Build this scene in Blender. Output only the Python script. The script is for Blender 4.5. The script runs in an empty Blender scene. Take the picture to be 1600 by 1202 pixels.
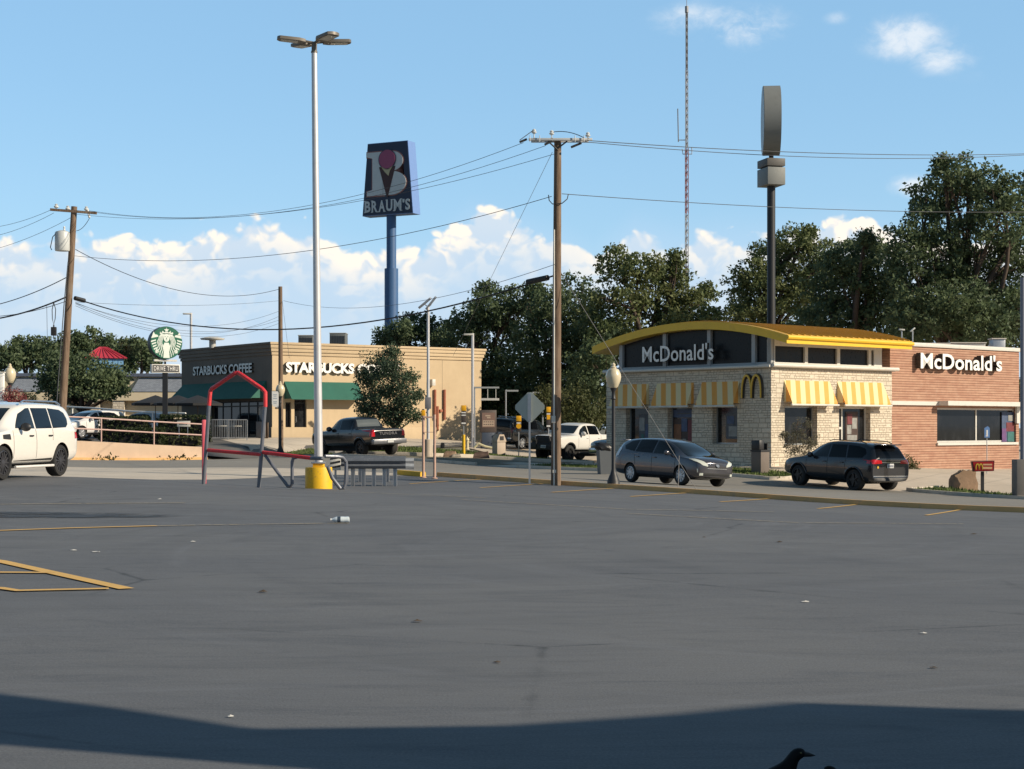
import bpy, bmesh, math, random
import numpy as np
from mathutils import Vector, Matrix
from mathutils.bvhtree import BVHTree
R = math.radians
S = bpy.context.scene
COL = S.collection
random.seed(7); rng = np.random.default_rng(11)

# ------------------------------------------------------------ camera
F = 2600.0; CX = 800.0; HY = 668.0; CH = 1.7       # focal length in photo pixels, horizon row, eye height
cd = bpy.data.cameras.new('camera'); cam = bpy.data.objects.new('camera', cd); COL.objects.link(cam)
cam.location = (0, 0, CH); cam.rotation_euler = (R(90), 0, 0)
cd.sensor_width = 36; cd.lens = F/1600*36; cd.shift_y = (HY-601)/1600
cd.clip_start = 0.1; cd.clip_end = 5000
S.camera = cam
# ------------------------------------------------------------ light
SUN_AZ = -20.0; SUN_EL = 27.0                       # azimuth counted from +X towards +Y
sv = Vector((math.cos(R(SUN_AZ))*math.cos(R(SUN_EL)), math.sin(R(SUN_AZ))*math.cos(R(SUN_EL)), math.sin(R(SUN_EL))))
ld = bpy.data.lights.new('sun', 'SUN'); sun = bpy.data.objects.new('sun', ld); COL.objects.link(sun)
ld.energy = 5.0; ld.angle = R(0.5); ld.color = (1.0, 0.87, 0.68)
sun.rotation_euler = sv.to_track_quat('Z', 'Y').to_euler()
S.view_settings.view_transform = 'Standard'; S.view_settings.look = 'None'
S.view_settings.exposure = 0.17; S.view_settings.gamma = 1.0
S.render.engine = 'CYCLES'
try:
    S.cycles.max_bounces = 5; S.cycles.transparent_max_bounces = 8
except Exception: pass

w = bpy.data.worlds.new("World"); S.world = w; w.use_nodes = True
nt = w.node_tree; nt.nodes.clear()
def nd(t, **k):
    n = nt.nodes.new(t)
    for a, b in k.items(): setattr(n, a, b)
    return n
def setin(n, i, v):
    if v is None: return
    if hasattr(v, 'is_linked') or hasattr(v, 'links'): nt.links.new(v, n.inputs[i])
    else: n.inputs[i].default_value = v
def mth(op, a, b=None, c=None, clamp=False):
    n = nd('ShaderNodeMath', operation=op, use_clamp=clamp)
    setin(n, 0, a); setin(n, 1, b); setin(n, 2, c)
    return n.outputs[0]
def mixc(f, a, b):
    n = nd('ShaderNodeMix', data_type='RGBA')
    setin(n, 0, f); setin(n, 6, a); setin(n, 7, b)
    return n.outputs[2]
def sstep(x, lo, hi):
    n = nd('ShaderNodeMapRange', interpolation_type='SMOOTHSTEP')
    setin(n, 0, x); n.inputs[1].default_value = lo; n.inputs[2].default_value = hi
    return n.outputs[0]
sky = nd('ShaderNodeTexSky', sky_type='NISHITA', sun_disc=False)
sky.sun_elevation = R(SUN_EL); sky.sun_rotation = R(90-SUN_AZ)
sky.air_density = 1.0; sky.dust_density = 0.35; sky.ozone_density = 2.0; sky.altitude = 100
tc = nd('ShaderNodeTexCoord'); sp = nd('ShaderNodeSeparateXYZ'); nt.links.new(tc.outputs['Generated'], sp.inputs[0])
az = mth('ARCTAN2', sp.outputs[0], sp.outputs[1])            # 0 along +Y
el = mth('ARCSINE', sp.outputs[2])
def A(px): return math.atan((px-CX)/F)
def E(py, px=800): return math.atan((HY-py)/math.hypot(F, px-CX))
# cumulus bank: height of its top against azimuth
tops = [(-3.14,.06),(-2.2,.11),(-1.4,.07),(-.8,.12),(-.45,.09)] + [(A(x), E(y, x)) for x, y in
        [(0,352),(60,340),(130,352),(200,360),(260,352),(330,334),(430,322),(490,335),(560,366),(640,372),(690,322),(745,304),(810,324),(885,345),(915,372),(950,350),
         (1000,322),(1060,338),(1150,326),(1230,334),(1290,310),(1340,322),(1400,332),(1500,345),(1600,350)]] + [(.5,.1),(.9,.13),(1.5,.07),(2.3,.12),(3.14,.06)]
fc = nd('ShaderNodeFloatCurve'); cv = fc.mapping.curves[0]
fc.mapping.use_clip = False
for i, (a, e) in enumerate(tops):
    p = ((a+math.pi)/(2*math.pi), e*4)
    if i == 0: cv.points[0].location = p
    elif i == 1: cv.points[1].location = p
    else: cv.points.new(*p)
fc.mapping.update()
setin(fc, 1, mth('MULTIPLY_ADD', az, 1/(2*math.pi), .5))
vtop = mth('MULTIPLY', fc.outputs[0], .25)
def noise(vec, sc, det, rough=.5, typ='FBM', dist=0.0):
    n = nd('ShaderNodeTexNoise', noise_dimensions='3D'); setin(n, 0, vec)
    n.inputs['Scale'].default_value = sc; n.inputs['Detail'].default_value = det; n.inputs['Roughness'].default_value = rough
    n.inputs['Distortion'].default_value = dist
    return n.outputs[0]
def offs(v, o, s=(1, 1, 1)):
    n = nd('ShaderNodeMapping'); setin(n, 0, v); n.inputs['Location'].default_value = o; n.inputs['Scale'].default_value = s
    return n.outputs[0]
def vor(v, sc, det=1.0):
    n = nd('ShaderNodeTexVoronoi', feature='F1'); setin(n, 0, v)
    n.inputs['Scale'].default_value = sc; n.inputs['Detail'].default_value = det; n.inputs['Roughness'].default_value = .6
    return n.outputs[0]
G = tc.outputs['Generated']
nz = nd('ShaderNodeTexNoise'); setin(nz, 0, G); nz.inputs['Scale'].default_value = 38; nz.inputs['Detail'].default_value = 3
sc_ = nd('ShaderNodeVectorMath', operation='MULTIPLY_ADD'); setin(sc_, 0, nz.outputs[1]); sc_.inputs[1].default_value = (.022,)*3; setin(sc_, 2, G); GW = sc_.outputs[0]
def puff(v):                                                 # billowing height field of the cloud surface
    return mth('MULTIPLY_ADD', vor(offs(v, (0, 0, 0), (1, 1, 1.3)), 23, 3.0), -1.0, .75)
p0 = puff(GW); p1 = puff(offs(GW, (.0035, 0, .0065)))
n_b = noise(G, 8, 5, .6)
dep = mth('SUBTRACT', vtop, el)                              # below the top of the bank
body = mth('ADD', mth('ADD', mth('MULTIPLY', dep, 110), .62), mth('ADD', mth('MULTIPLY', mth('SUBTRACT', p0, .34), 2.2), mth('MULTIPLY', mth('SUBTRACT', n_b, .5), 2.4)))
edge = sstep(body, .0, .60)
soft = sstep(mth('SUBTRACT', dep, -.004), .0, .03)
n_f = noise(GW, 60, 4, .6)
lit = sstep(mth('ADD', mth('SUBTRACT', p0, p1), mth('MULTIPLY', mth('SUBTRACT', n_f, .5), .45)), -.20, .20)
crest = sstep(dep, .052, .004)
patch = sstep(n_b, .30, .66)
lit2 = mth('MULTIPLY', mth('MULTIPLY_ADD', lit, .72, .28), mth('MULTIPLY_ADD', crest, .85, .05))
lit2 = mth('ADD', lit2, mth('MULTIPLY', mth('MULTIPLY', patch, lit), mth('MULTIPLY_ADD', crest, .30, .22)), clamp=True)
dens = mth('MULTIPLY', edge, mth('ADD', mth('MULTIPLY_ADD', patch, .22, .70), mth('MULTIPLY', crest, .2)), clamp=True)
ccol = mixc(mth('POWER', lit2, 1.15), (.51, .65, .80, 1), (.98, .90, .79, 1))
# thin high scraps
def blob(px, py, rx, ry):
    a = mth('DIVIDE', mth('SUBTRACT', az, A(px)), rx/F); b = mth('DIVIDE', mth('SUBTRACT', el, E(py, px)), ry/F)
    return mth('EXPONENT', mth('MULTIPLY', mth('ADD', mth('MULTIPLY', a, a), mth('MULTIPLY', b, b)), -1.0))
bl = None
for px, py, rx, ry, k in [(1085,28,75,26,.8),(1165,42,70,34,1.0),(1420,58,62,34,1.25),(1470,88,50,26,1.0),(1310,28,24,12,.6),(1425,291,32,17,1.1),(1500,120,60,20,.25)]:
    b = mth('MULTIPLY', blob(px, py, rx, ry), k)
    bl = b if bl is None else mth('MAXIMUM', bl, b)
wn = noise(offs(GW, (3, 1, 2), (1, 1, 1.5)), 26, 7, .62)
scr = sstep(mth('MULTIPLY', bl, mth('MULTIPLY_ADD', wn, 2.6, -.62)), .12, .85)
scr = mth('MULTIPLY', scr, .80)
# cirrus veil low over the horizon, so the sky whitens a little
SKY_TINT = (1.06, 1.12, 1.14, 1)
skyc = nd('ShaderNodeMix', data_type='RGBA', blend_type='MULTIPLY'); skyc.inputs[0].default_value = 1
nt.links.new(sky.outputs[0], skyc.inputs[6]); skyc.inputs[7].default_value = SKY_TINT
SKY_STR = 0.13
skys = nd('ShaderNodeVectorMath', operation='SCALE'); nt.links.new(skyc.outputs[2], skys.inputs[0]); skys.inputs['Scale'].default_value = SKY_STR
veil = mixc(.62, skys.outputs[0], (.27, .52, .775, 1))
veil = mixc(mth('MULTIPLY', sstep(el, .22, .03), .22), veil, (.50, .72, .90, 1))
c1 = mixc(mth('MULTIPLY', soft, .35), veil, (.52, .66, .84, 1))
c2 = mixc(dens, c1, ccol)
c3 = mixc(scr, c2, (.80, .84, .88, 1))
dim = mth('MULTIPLY', mth('MULTIPLY_ADD', sstep(el, .28, .75), -.58, 1), mth('MULTIPLY_ADD', sstep(mth('ABSOLUTE', az), .45, 1.2), -.42, 1))
dimv = nd('ShaderNodeVectorMath', operation='SCALE'); nt.links.new(c3, dimv.inputs[0]); nt.links.new(dim, dimv.inputs['Scale']); c3 = dimv.outputs[0]
below = mixc(sstep(el, .0, -.02), c3, (.12, .13, .13, 1))
w.cycles.sampling_method = 'MANUAL'; w.cycles.sample_map_resolution = 128
bg = nd('ShaderNodeBackground'); setin(bg, 0, below); bg.inputs[1].default_value = 1.0
out = nd('ShaderNodeOutputWorld'); nt.links.new(bg.outputs[0], out.inputs[0])

# ------------------------------------------------------------ helpers
def tag(o, label=None, cat=None, group=None, kind=None):
    if label: o['label'] = label
    if cat: o['category'] = cat
    if group: o['group'] = group
    if kind: o['kind'] = kind
    return o
def empty(name, loc=(0, 0, 0), rz=0.0, label=None, cat=None, group=None):
    o = bpy.data.objects.new(name, None); COL.objects.link(o); o.location = loc; o.rotation_euler = (0, 0, rz)
    o.empty_display_size = .2
    return tag(o, label, cat, group)
def link(name, me, mats=None, parent=None, smooth=False, angle=None):
    o = bpy.data.objects.new(name, me); COL.objects.link(o)
    if mats:
        for m in (mats if isinstance(mats, (list, tuple)) else [mats]):
            me.materials.append(m)
    if parent: o.parent = parent
    if smooth or angle is not None:
        me.polygons.foreach_set('use_smooth', [True]*len(me.polygons))
        if angle is not None: me.set_sharp_from_angle(angle=R(angle))
    return o
def children(o): return [c for c in bpy.data.objects if c.parent == o]
def copy_tree(o, parent=None):
    c = o.copy(); COL.objects.link(c); c.parent = parent
    for ch in children(o): copy_tree(ch, c)
    return c
class MB:
    """collects shapes, then links them as ONE mesh object"""
    def __init__(s): s.v = []; s.f = []; s.mi = []
    def add(s, vs, fs, mi=0, M=None):
        b = len(s.v)
        s.v += [tuple(M @ Vector(p)) if M else tuple(p) for p in vs]
        s.f += [tuple(b+i for i in f) for f in fs]; s.mi += [mi]*len(fs); return s
    def box(s, x0, x1, y0, y1, z0, z1, mi=0, M=None, bev=0.0):
        if bev > 0:
            bm = bmesh.new(); bmesh.ops.create_cube(bm, size=1)
            for v in bm.verts: v.co = Vector(((x0+x1)/2+v.co.x*(x1-x0), (y0+y1)/2+v.co.y*(y1-y0), (z0+z1)/2+v.co.z*(z1-z0)))
            bmesh.ops.bevel(bm, geom=bm.edges[:], offset=bev, segments=2, affect='EDGES', profile=.5)
            s.addbm(bm, mi, M); return s
        return s.add([(x0,y0,z0),(x1,y0,z0),(x1,y1,z0),(x0,y1,z0),(x0,y0,z1),(x1,y0,z1),(x1,y1,z1),(x0,y1,z1)],
              [(0,3,2,1),(4,5,6,7),(0,1,5,4),(1,2,6,5),(2,3,7,6),(3,0,4,7)], mi, M)
    def addbm(s, bm, mi=0, M=None):
        bm.verts.index_update()
        s.add([v.co for v in bm.verts], [[v.index for v in f.verts] for f in bm.faces], mi, M); bm.free(); return s
    def lathe(s, prof, n=16, mi=0, M=None, ang=0):            # profile of (radius, z)
        vs = []; fs = []
        for r, z in prof:
            for k in range(n):
                a = 2*math.pi*k/n+ang; vs.append((r*math.cos(a), r*math.sin(a), z))
        for i in range(len(prof)-1):
            for k in range(n):
                k2 = (k+1) % n; fs.append((i*n+k, i*n+k2, (i+1)*n+k2, (i+1)*n+k))
        fs.append(tuple(range(n))[::-1]); fs.append(tuple((len(prof)-1)*n+k for k in range(n)))
        return s.add(vs, fs, mi, M)
    def tube(s, pts, r, n=8, mi=0, M=None, r2=None):
        pts = [Vector(p) for p in pts]; vs = []; fs = []; up0 = None
        for i, p in enumerate(pts):
            d = (pts[min(i+1, len(pts)-1)]-pts[max(i-1, 0)]).normalized()
            if up0 is None: up0 = Vector((0, 0, 1)) if abs(d.z) < .9 else Vector((1, 0, 0))
            a = d.cross(up0)
            if a.length < 1e-4: a = d.orthogonal()
            a.normalize(); b = a.cross(d).normalized(); up0 = b
            rr = r if r2 is None else r+(r2-r)*i/(len(pts)-1)
            for k in range(n):
                t = 2*math.pi*k/n; vs.append(p+a*rr*math.cos(t)+b*rr*math.sin(t))
        for i in range(len(pts)-1):
            for k in range(n):
                k2 = (k+1) % n; fs.append((i*n+k, i*n+k2, (i+1)*n+k2, (i+1)*n+k))
        fs.append(tuple(range(n))[::-1]); fs.append(tuple((len(pts)-1)*n+k for k in range(n)))
        return s.add(vs, fs, mi, M)
    def prism(s, poly, h0, h1, axis='z', mi=0, M=None):       # polygon extruded along an axis
        def mk(a, b, h):
            return (a, b, h) if axis == 'z' else ((a, h, b) if axis == 'y' else (h, a, b))
        n = len(poly); vs = [mk(a, b, h0) for a, b in poly]+[mk(a, b, h1) for a, b in poly]
        fs = [tuple(range(n))[::-1], tuple(range(n, 2*n))]+[(i, (i+1) % n, n+(i+1) % n, n+i) for i in range(n)]
        return s.add(vs, fs, mi, M)
    def mesh(s, name):
        me = bpy.data.meshes.new(name); me.from_pydata(s.v, [], s.f); me.validate()
        if any(s.mi) and len(me.polygons) == len(s.mi): me.polygons.foreach_set('material_index', s.mi)
        bm = bmesh.new(); bm.from_mesh(me); bmesh.ops.recalc_face_normals(bm, faces=bm.faces); bm.to_mesh(me); bm.free()
        me.update(); return me
    def build(s, name, mats, parent=None, angle=35, loc=None):
        if loc is not None:                                    # top-level: keep the origin at the thing's own base
            s.v = [(a-loc[0], b-loc[1], c-loc[2]) for a, b, c in s.v]
        o = link(name, s.mesh(name), mats, parent, angle=angle)
        if loc is not None: o.location = loc
        return o
def sag(a, b, dip, n=24):
    a = Vector(a); b = Vector(b); return [a.lerp(b, i/n)-Vector((0, 0, dip*4*(i/n)*(1-i/n))) for i in range(n+1)]

# ------------------------------------------------------------ materials
MATS = {}
class NB:
    def __init__(s, name):
        s.m = bpy.data.materials.new(name); s.m.use_nodes = True; s.t = s.m.node_tree
        s.b = s.t.nodes['Principled BSDF']; s.tc = s.n('ShaderNodeTexCoord')
    def n(s, t, **k):
        x = s.t.nodes.new(t)
        for a, b in k.items(): setattr(x, a, b)
        return x
    def i(s, node, key, v):
        if v is None: return
        if isinstance(v, bpy.types.NodeSocket): s.t.links.new(v, node.inputs[key])
        else: node.inputs[key].default_value = v
    def math(s, op, a, b=None, c=None, clamp=False):
        x = s.n('ShaderNodeMath', operation=op, use_clamp=clamp); s.i(x, 0, a); s.i(x, 1, b); s.i(x, 2, c); return x.outputs[0]
    def mix(s, f, a, b, mode='MIX'):
        x = s.n('ShaderNodeMix', data_type='RGBA', blend_type=mode); s.i(x, 0, f); s.i(x, 6, a); s.i(x, 7, b); return x.outputs[2]
    def noise(s, sc, det=4, rough=.55, vec=None, dist=0):
        x = s.n('ShaderNodeTexNoise'); s.i(x, 0, vec or s.tc.outputs['Object']); s.i(x, 'Scale', sc); s.i(x, 'Detail', det); s.i(x, 'Roughness', rough); s.i(x, 'Distortion', dist); return x.outputs[0]
    def map(s, scale=(1, 1, 1), rot=(0, 0, 0), loc=(0, 0, 0), vec=None):
        x = s.n('ShaderNodeMapping'); s.i(x, 0, vec or s.tc.outputs['Object']); s.i(x, 'Scale', scale); s.i(x, 'Rotation', rot); s.i(x, 'Location', loc); return x.outputs[0]
    def ramp(s, v, lo, hi):
        x = s.n('ShaderNodeMapRange', interpolation_type='SMOOTHSTEP'); s.i(x, 0, v); s.i(x, 1, lo); s.i(x, 2, hi); return x.outputs[0]
    def bump(s, h, st=.3, dist=.02):
        x = s.n('ShaderNodeBump'); s.i(x, 'Height', h); s.i(x, 'Strength', st); s.i(x, 'Distance', dist); s.t.links.new(x.outputs[0], s.b.inputs['Normal'])
    def sep(s, vec=None):
        x = s.n('ShaderNodeSeparateXYZ'); s.i(x, 0, vec or s.tc.outputs['Object']); return x.outputs
def c4(c): return (c[0], c[1], c[2], 1)
def mat(name, col, rough=.6, metal=0.0, var=.12, scale=3.0, dirt=None, bump=0.0, bscale=40, spec=None, coat=0.0, emit=None):
    if name in MATS: return MATS[name]
    b = NB(name); col = c4(col)
    dk = c4([x*(1-var) for x in col[:3]]); lt = c4([min(1, x*(1+var)) for x in col[:3]])
    c = b.mix(b.noise(scale, 5, .6), dk, lt)
    if dirt: c = b.mix(b.math('MULTIPLY', b.ramp(b.noise(scale*2.7, 6, .7), .52, .75), dirt[1]), c, c4(dirt[0]))
    b.i(b.b, 'Base Color', c)
    b.i(b.b, 'Roughness', b.math('MULTIPLY_ADD', b.noise(scale*3, 3), .2, rough-.1) if rough > .15 else rough)
    b.i(b.b, 'Metallic', metal)
    if coat: b.i(b.b, 'Coat Weight', coat); b.i(b.b, 'Coat Roughness', .04)
    if spec is not None: b.i(b.b, 'Specular IOR Level', spec)
    if bump: b.bump(b.noise(bscale, 4, .6), bump)
    if emit: b.i(b.b, 'Emission Color', c4(emit[0])); b.i(b.b, 'Emission Strength', emit[1])
    MATS[name] = b.m; return b.m

# ------------------------------------------------------------ the lie of the land
def P(px, py, d): return Vector(((px-CX)/F*d, d, CH-(py-HY)/F*d))
def rbf(pts, c=10.0, base=0.0):
    Q = np.array([(p[0], p[1]) for p in pts]); z = np.array([p[2] for p in pts])-base
    ph = lambda r: 1/np.sqrt(1+(r/c)**2)
    A_ = ph(np.linalg.norm(Q[:, None]-Q[None], axis=2)); wt = np.linalg.solve(A_+np.eye(len(Q))*1e-3, z)
    return lambda x, y: base+float(ph(np.hypot(Q[:, 0]-x, Q[:, 1]-y)) @ wt)
def pp(px, py, d): v = P(px, py, d); return (v.x, v.y, v.z)
low_pts = [(x, y, 0) for x in (-16, -5, 5, 16) for y in (-14, 0, 9)] + [(0,20,.0),(-12,24,.1),(9,22,-.08),(22,20,-.2),(0,35,0),(-10,36,.22),(9,32,-.2),(28,26,-.5),
    pp(680,744,54),pp(848,756,51),pp(1075,770,47.8),pp(1325,788,44.1),pp(1600,801,40.9),pp(498,764,46),pp(318,757,45.5),pp(88,745,43.3),pp(0,745,43),(-24,45,.4),
    pp(300,744,53),pp(480,743,54),pp(318,731,61.8),pp(110,730,67.3),pp(480,733,58),(-30,70,.1),
    pp(322,718.5,85.5),pp(110,719,80.6),pp(0,719,76),pp(700,724,78),pp(958,740,69),pp(1050,757,58.5),pp(1325,766,60),pp(1142,745,66),pp(1238,754,64),
    pp(560,722,76),pp(600,713,84),pp(700,715,85),pp(860,724,90),pp(1205,729,70),pp(1500,733,78.6),pp(1535,757,65),pp(1600,770,63),(30,70,-.6),(0,110,.2),(14,100,.1),(40,95,-.3),(0,140,.3),(-40,140,.4),(60,140,0)]
hi_pts = [pp(425,683.5,102),pp(285,684,112),pp(757,688,111.5),pp(324,700,86.6),pp(110,690,81.9),(-20,94,.95),(-38,104,.95),(-20,120,1.1),(-40,130,1.1),(-70,130,1.1),(-8,92,.55),(-3,90,.25),(-12,96,.85),
          (2,100,.35),(6,92,-.1),(10,110,.2),(-60,200,1.2),(0,200,.9)]
lowf = rbf(low_pts, 9.0, 0.0); hif = rbf(hi_pts, 12.0, .7)
N2 = Vector((.69, .72)); C2 = 51.0
def ss(a, b, x):
    t = min(1, max(0, (x-a)/(b-a))); return t*t*(3-2*t)
def gz(x, y):
    e = N2.x*x+N2.y*y-C2
    e = min(e, -.645*(x+15.9)+.763*(y-86)) if x < -9 else e
    zl = lowf(x, y)
    if e < 0.05 or x > 8: return zl
    wd = .35+11*ss(-15.9, -9, x)
    k = ss(.1, wd, e)*(1-ss(-6, 8, x))
    return zl if k == 0 else zl*(1-k)+hif(x, y)*k
def gp(px, d, dz=0.0):
    x = (px-CX)/F*d; return Vector((x, d, gz(x, d)+dz))
def nl(t): return Vector((.94+.755*t, 51-.656*t))              # kerb line on our side of the street
def fl(t): return Vector((8.9+.722*t, 66-.692*t))              # kerb line across the street
def sheet(name, poly, m, dz, step=1.5, kind='structure', label=None, cat=None):
    bm = bmesh.new(); f = bm.faces.new([bm.verts.new((a, b, 0)) for a, b in poly])
    xs = [p[0] for p in poly]; ys = [p[1] for p in poly]
    for ax, lo, hi in ((0, min(xs), max(xs)), (1, min(ys), max(ys))):
        k = math.ceil(lo/step)*step
        while k < hi:
            co = [0, 0, 0]; co[ax] = k; no = [0, 0, 0]; no[ax] = 1
            bmesh.ops.bisect_plane(bm, geom=bm.verts[:]+bm.edges[:]+bm.faces[:], plane_co=co, plane_no=no); k += step
    bmesh.ops.triangulate(bm, faces=[f for f in bm.faces if len(f.verts) > 4])
    for v in bm.verts: v.co.z = gz(v.co.x, v.co.y)+dz
    bmesh.ops.recalc_face_normals(bm, faces=bm.faces)
    if sum(f.normal.z for f in bm.faces) < 0: bmesh.ops.reverse_faces(bm, faces=bm.faces)
    me = bpy.data.meshes.new(name); bm.to_mesh(me); bm.free()
    o = link(name, me, m, smooth=True); return tag(o, label, cat, kind=kind)
def strip(path, wd, h0, h1, step=.7):                          # raised strip (kerb) that follows the land, as an MB
    mb = MB(); pts = []
    for a, b in zip(path[:-1], path[1:]):
        a = Vector(a); b = Vector(b); n = max(1, int((b-a).length/step))
        pts += [a.lerp(b, i/n) for i in range(n)]
    pts.append(Vector(path[-1])); vs = []; fs = []
    for i, p in enumerate(pts):
        d = (pts[min(i+1, len(pts)-1)]-pts[max(i-1, 0)]).normalized(); nn = Vector((-d.y, d.x))*wd/2
        z = gz(p.x, p.y); q = nn*.8
        vs += [(p.x-nn.x, p.y-nn.y, z+h0), (p.x-nn.x, p.y-nn.y, z+h1*.8), (p.x-q.x, p.y-q.y, z+h1), (p.x+q.x, p.y+q.y, z+h1), (p.x+nn.x, p.y+nn.y, z+h1*.8), (p.x+nn.x, p.y+nn.y, z+h0)]
    for i in range(len(pts)-1):
        for k in range(5): fs.append((i*6+k, i*6+k+1, (i+1)*6+k+1, (i+1)*6+k))
    fs.append(tuple(range(6))); fs.append(tuple((len(pts)-1)*6+k for k in range(6)))
    return mb.add(vs, fs)

def text_mesh(txt, size, extrude, offset=0.0, align='CENTER', space=1.0, shear=0.0):
    cu = bpy.data.curves.new('t', 'FONT'); cu.body = txt; cu.size = size; cu.extrude = extrude; cu.offset = offset
    cu.align_x = align; cu.space_character = space; cu.shear = shear; cu.resolution_u = 3
    o = bpy.data.objects.new('t', cu); COL.objects.link(o)
    dg = bpy.context.evaluated_depsgraph_get(); me = bpy.data.meshes.new_from_object(o.evaluated_get(dg))
    bpy.data.objects.remove(o); bpy.data.curves.remove(cu); return me
def text(name, txt, m, parent, M, width, height, depth, bold=0.0, space=1.0, side=None):
    """letters in the XY plane of matrix M, centred, fitted to width x height; the front is +Z"""
    me = text_mesh(txt, 1.0, .5, bold, space=space)
    v = np.empty(len(me.vertices)*3); me.vertices.foreach_get('co', v); v = v.reshape(-1, 3)
    lo, hi = v.min(0), v.max(0); v = (v-(lo+hi)/2)/np.maximum(hi-lo, 1e-6)*np.array([width, height, depth])
    v[:, 2] += depth/2
    me.vertices.foreach_set('co', v.ravel()); me.transform(M)
    me.materials.append(m)
    if side is not None:
        me.materials.append(side); nz = (M.to_3x3() @ Vector((0, 0, 1))).normalized()
        for p in me.polygons: p.material_index = 0 if p.normal.dot(nz) > .6 else 1
    me.update()
    o = bpy.data.objects.new(name, me); COL.objects.link(o); o.parent = parent; return o
# ------------------------------------------------------------ ground materials
def asphalt(name, base, light, tar, streak=.5, rough=.82, wave=True):
    b = NB(name)
    n1 = b.noise(.11, 5, .6); n2 = b.noise(.9, 6, .7, vec=b.map((.5, 1.6, 1), (0, 0, .35)), dist=1.2); n3 = b.noise(55, 3, .7)
    n4 = b.noise(9, 6, .75, vec=b.map((.35, 1.3, 1), (0, 0, -.25)))
    c = b.mix(b.ramp(n1, .3, .7), c4(base), c4(light))
    c = b.mix(b.math('MULTIPLY', b.ramp(n2, .45, .72), streak), c, c4(tar))
    c = b.mix(b.math('MULTIPLY', b.ramp(n4, .38, .75), .45), c, c4([x*1.35 for x in base]))
    c = b.mix(b.ramp(n3, .3, .8), b.mix(.25, c, (.008, .009, .011, 1)), b.mix(.14, c, (.36, .35, .33, 1)))
    if wave:                                                    # long curved tyre sweeps
        for (qx, qy, ka) in ((-6, 33, 1.0), (9, 24, .8)):
            sx = b.sep(b.map((1, 1, 1), loc=(-qx, -qy, 0))); rr = b.math('SQRT', b.math('ADD', b.math('MULTIPLY', sx[0], sx[0]), b.math('MULTIPLY', sx[1], sx[1])))
            th = b.math('ARCTAN2', sx[1], sx[0]); cb = b.n('ShaderNodeCombineXYZ'); b.i(cb, 0, b.math('MULTIPLY', rr, 1.1)); b.i(cb, 1, b.math('MULTIPLY', th, 1.4))
            sw = b.ramp(b.noise(1.0, 5, .62, vec=cb.outputs[0]), .50, .72); c = b.mix(b.math('MULTIPLY', sw, .30*ka), c, c4([x*.55 for x in base]))
            sw = b.ramp(b.noise(1.7, 4, .6, vec=cb.outputs[0]), .55, .75); c = b.mix(b.math('MULTIPLY', sw, .28*ka), c, c4([x*1.7 for x in base]))
    # dusty scuffs and old drips
    sp = b.ramp(b.noise(2.3, 8, .8, vec=b.map((.6, 2.4, 1), (0, 0, .2), (7, 3, 0))), .64, .76)
    c = b.mix(b.math('MULTIPLY', sp, .32), c, (.26, .235, .20, 1))
    if wave:
        dk = b.ramp(b.noise(.42, 6, .7, vec=b.map((.6, 2.2, 1), (0, 0, -.15), (2, 9, 0))), .56, .70)
        c = b.mix(b.math('MULTIPLY', dk, .30), c, c4([x*.45 for x in base]))
        vr = b.n('ShaderNodeTexVoronoi', feature='DISTANCE_TO_EDGE'); b.i(vr, 'Vector', b.map((.16, .2, 1), (0, 0, .3))); b.i(vr, 'Scale', 1)
        cr = b.math('MULTIPLY', b.math('SUBTRACT', 1, b.ramp(b.math('ADD', vr.outputs[0], b.math('MULTIPLY', b.noise(2, 5, .7), .035)), .014, .026)), b.ramp(b.noise(.3, 2), .45, .6))
        c = b.mix(b.math('MULTIPLY', cr, .6), c, (.015, .016, .018, 1))
    b.i(b.b, 'Base Color', c); b.i(b.b, 'Roughness', b.math('MULTIPLY_ADD', n2, .16, rough-.08)); b.i(b.b, 'Specular IOR Level', .35)
    h = b.math('ADD', b.math('MULTIPLY', n3, .35), b.math('MULTIPLY', n4, .8)); b.bump(h, .55, .012)
    return b.m
M_lot = asphalt('lot_asphalt', (.116, .122, .136), (.164, .167, .172), (.084, .092, .108), .7)
M_road = asphalt('road_asphalt', (.25, .23, .20), (.30, .28, .245), (.19, .18, .165), .4, wave=False)
M_far = asphalt('far_asphalt', (.12, .115, .11), (.16, .15, .14), (.09, .09, .09), .4, wave=False)
def concrete(name, a, b_, seam=3.2, rot=.6):
    b = NB(name); n1 = b.noise(.5, 6, .65); n2 = b.noise(30, 3, .6)
    c = b.mix(b.ramp(n1, .3, .72), c4(a), c4(b_)); c = b.mix(b.ramp(n2, .3, .8), b.mix(.15, c, (.05, .045, .04, 1)), c)
    br = b.n('ShaderNodeTexBrick'); b.i(br, 'Vector', b.map((1/seam,)*3, (0, 0, rot))); b.i(br, 'Scale', 1); b.i(br, 'Mortar Size', .008)
    br.offset = 0; br.inputs['Brick Width'].default_value = 1; br.inputs['Row Height'].default_value = 1
    c = b.mix(b.math('MULTIPLY', br.outputs['Fac'], .5), c, (.08, .07, .06, 1))
    st = b.ramp(b.noise(1.4, 6, .7, vec=b.map((.4, 1.5, 1))), .55, .75); c = b.mix(b.math('MULTIPLY', st, .35), c, (.14, .12, .10, 1))
    b.i(b.b, 'Base Color', c); b.i(b.b, 'Roughness', .85); b.bump(n2, .2, .01); return b.m
M_conc = concrete('concrete', (.54, .47, .385), (.64, .56, .46))
M_conc2 = concrete('concrete_tan', (.56, .47, .37), (.66, .56, .45), 2.4)
M_kerb = mat('kerb_concrete', (.58, .51, .42), .85, var=.25, scale=1.5, dirt=((.15, .12, .09), .6), bump=.3)
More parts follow.
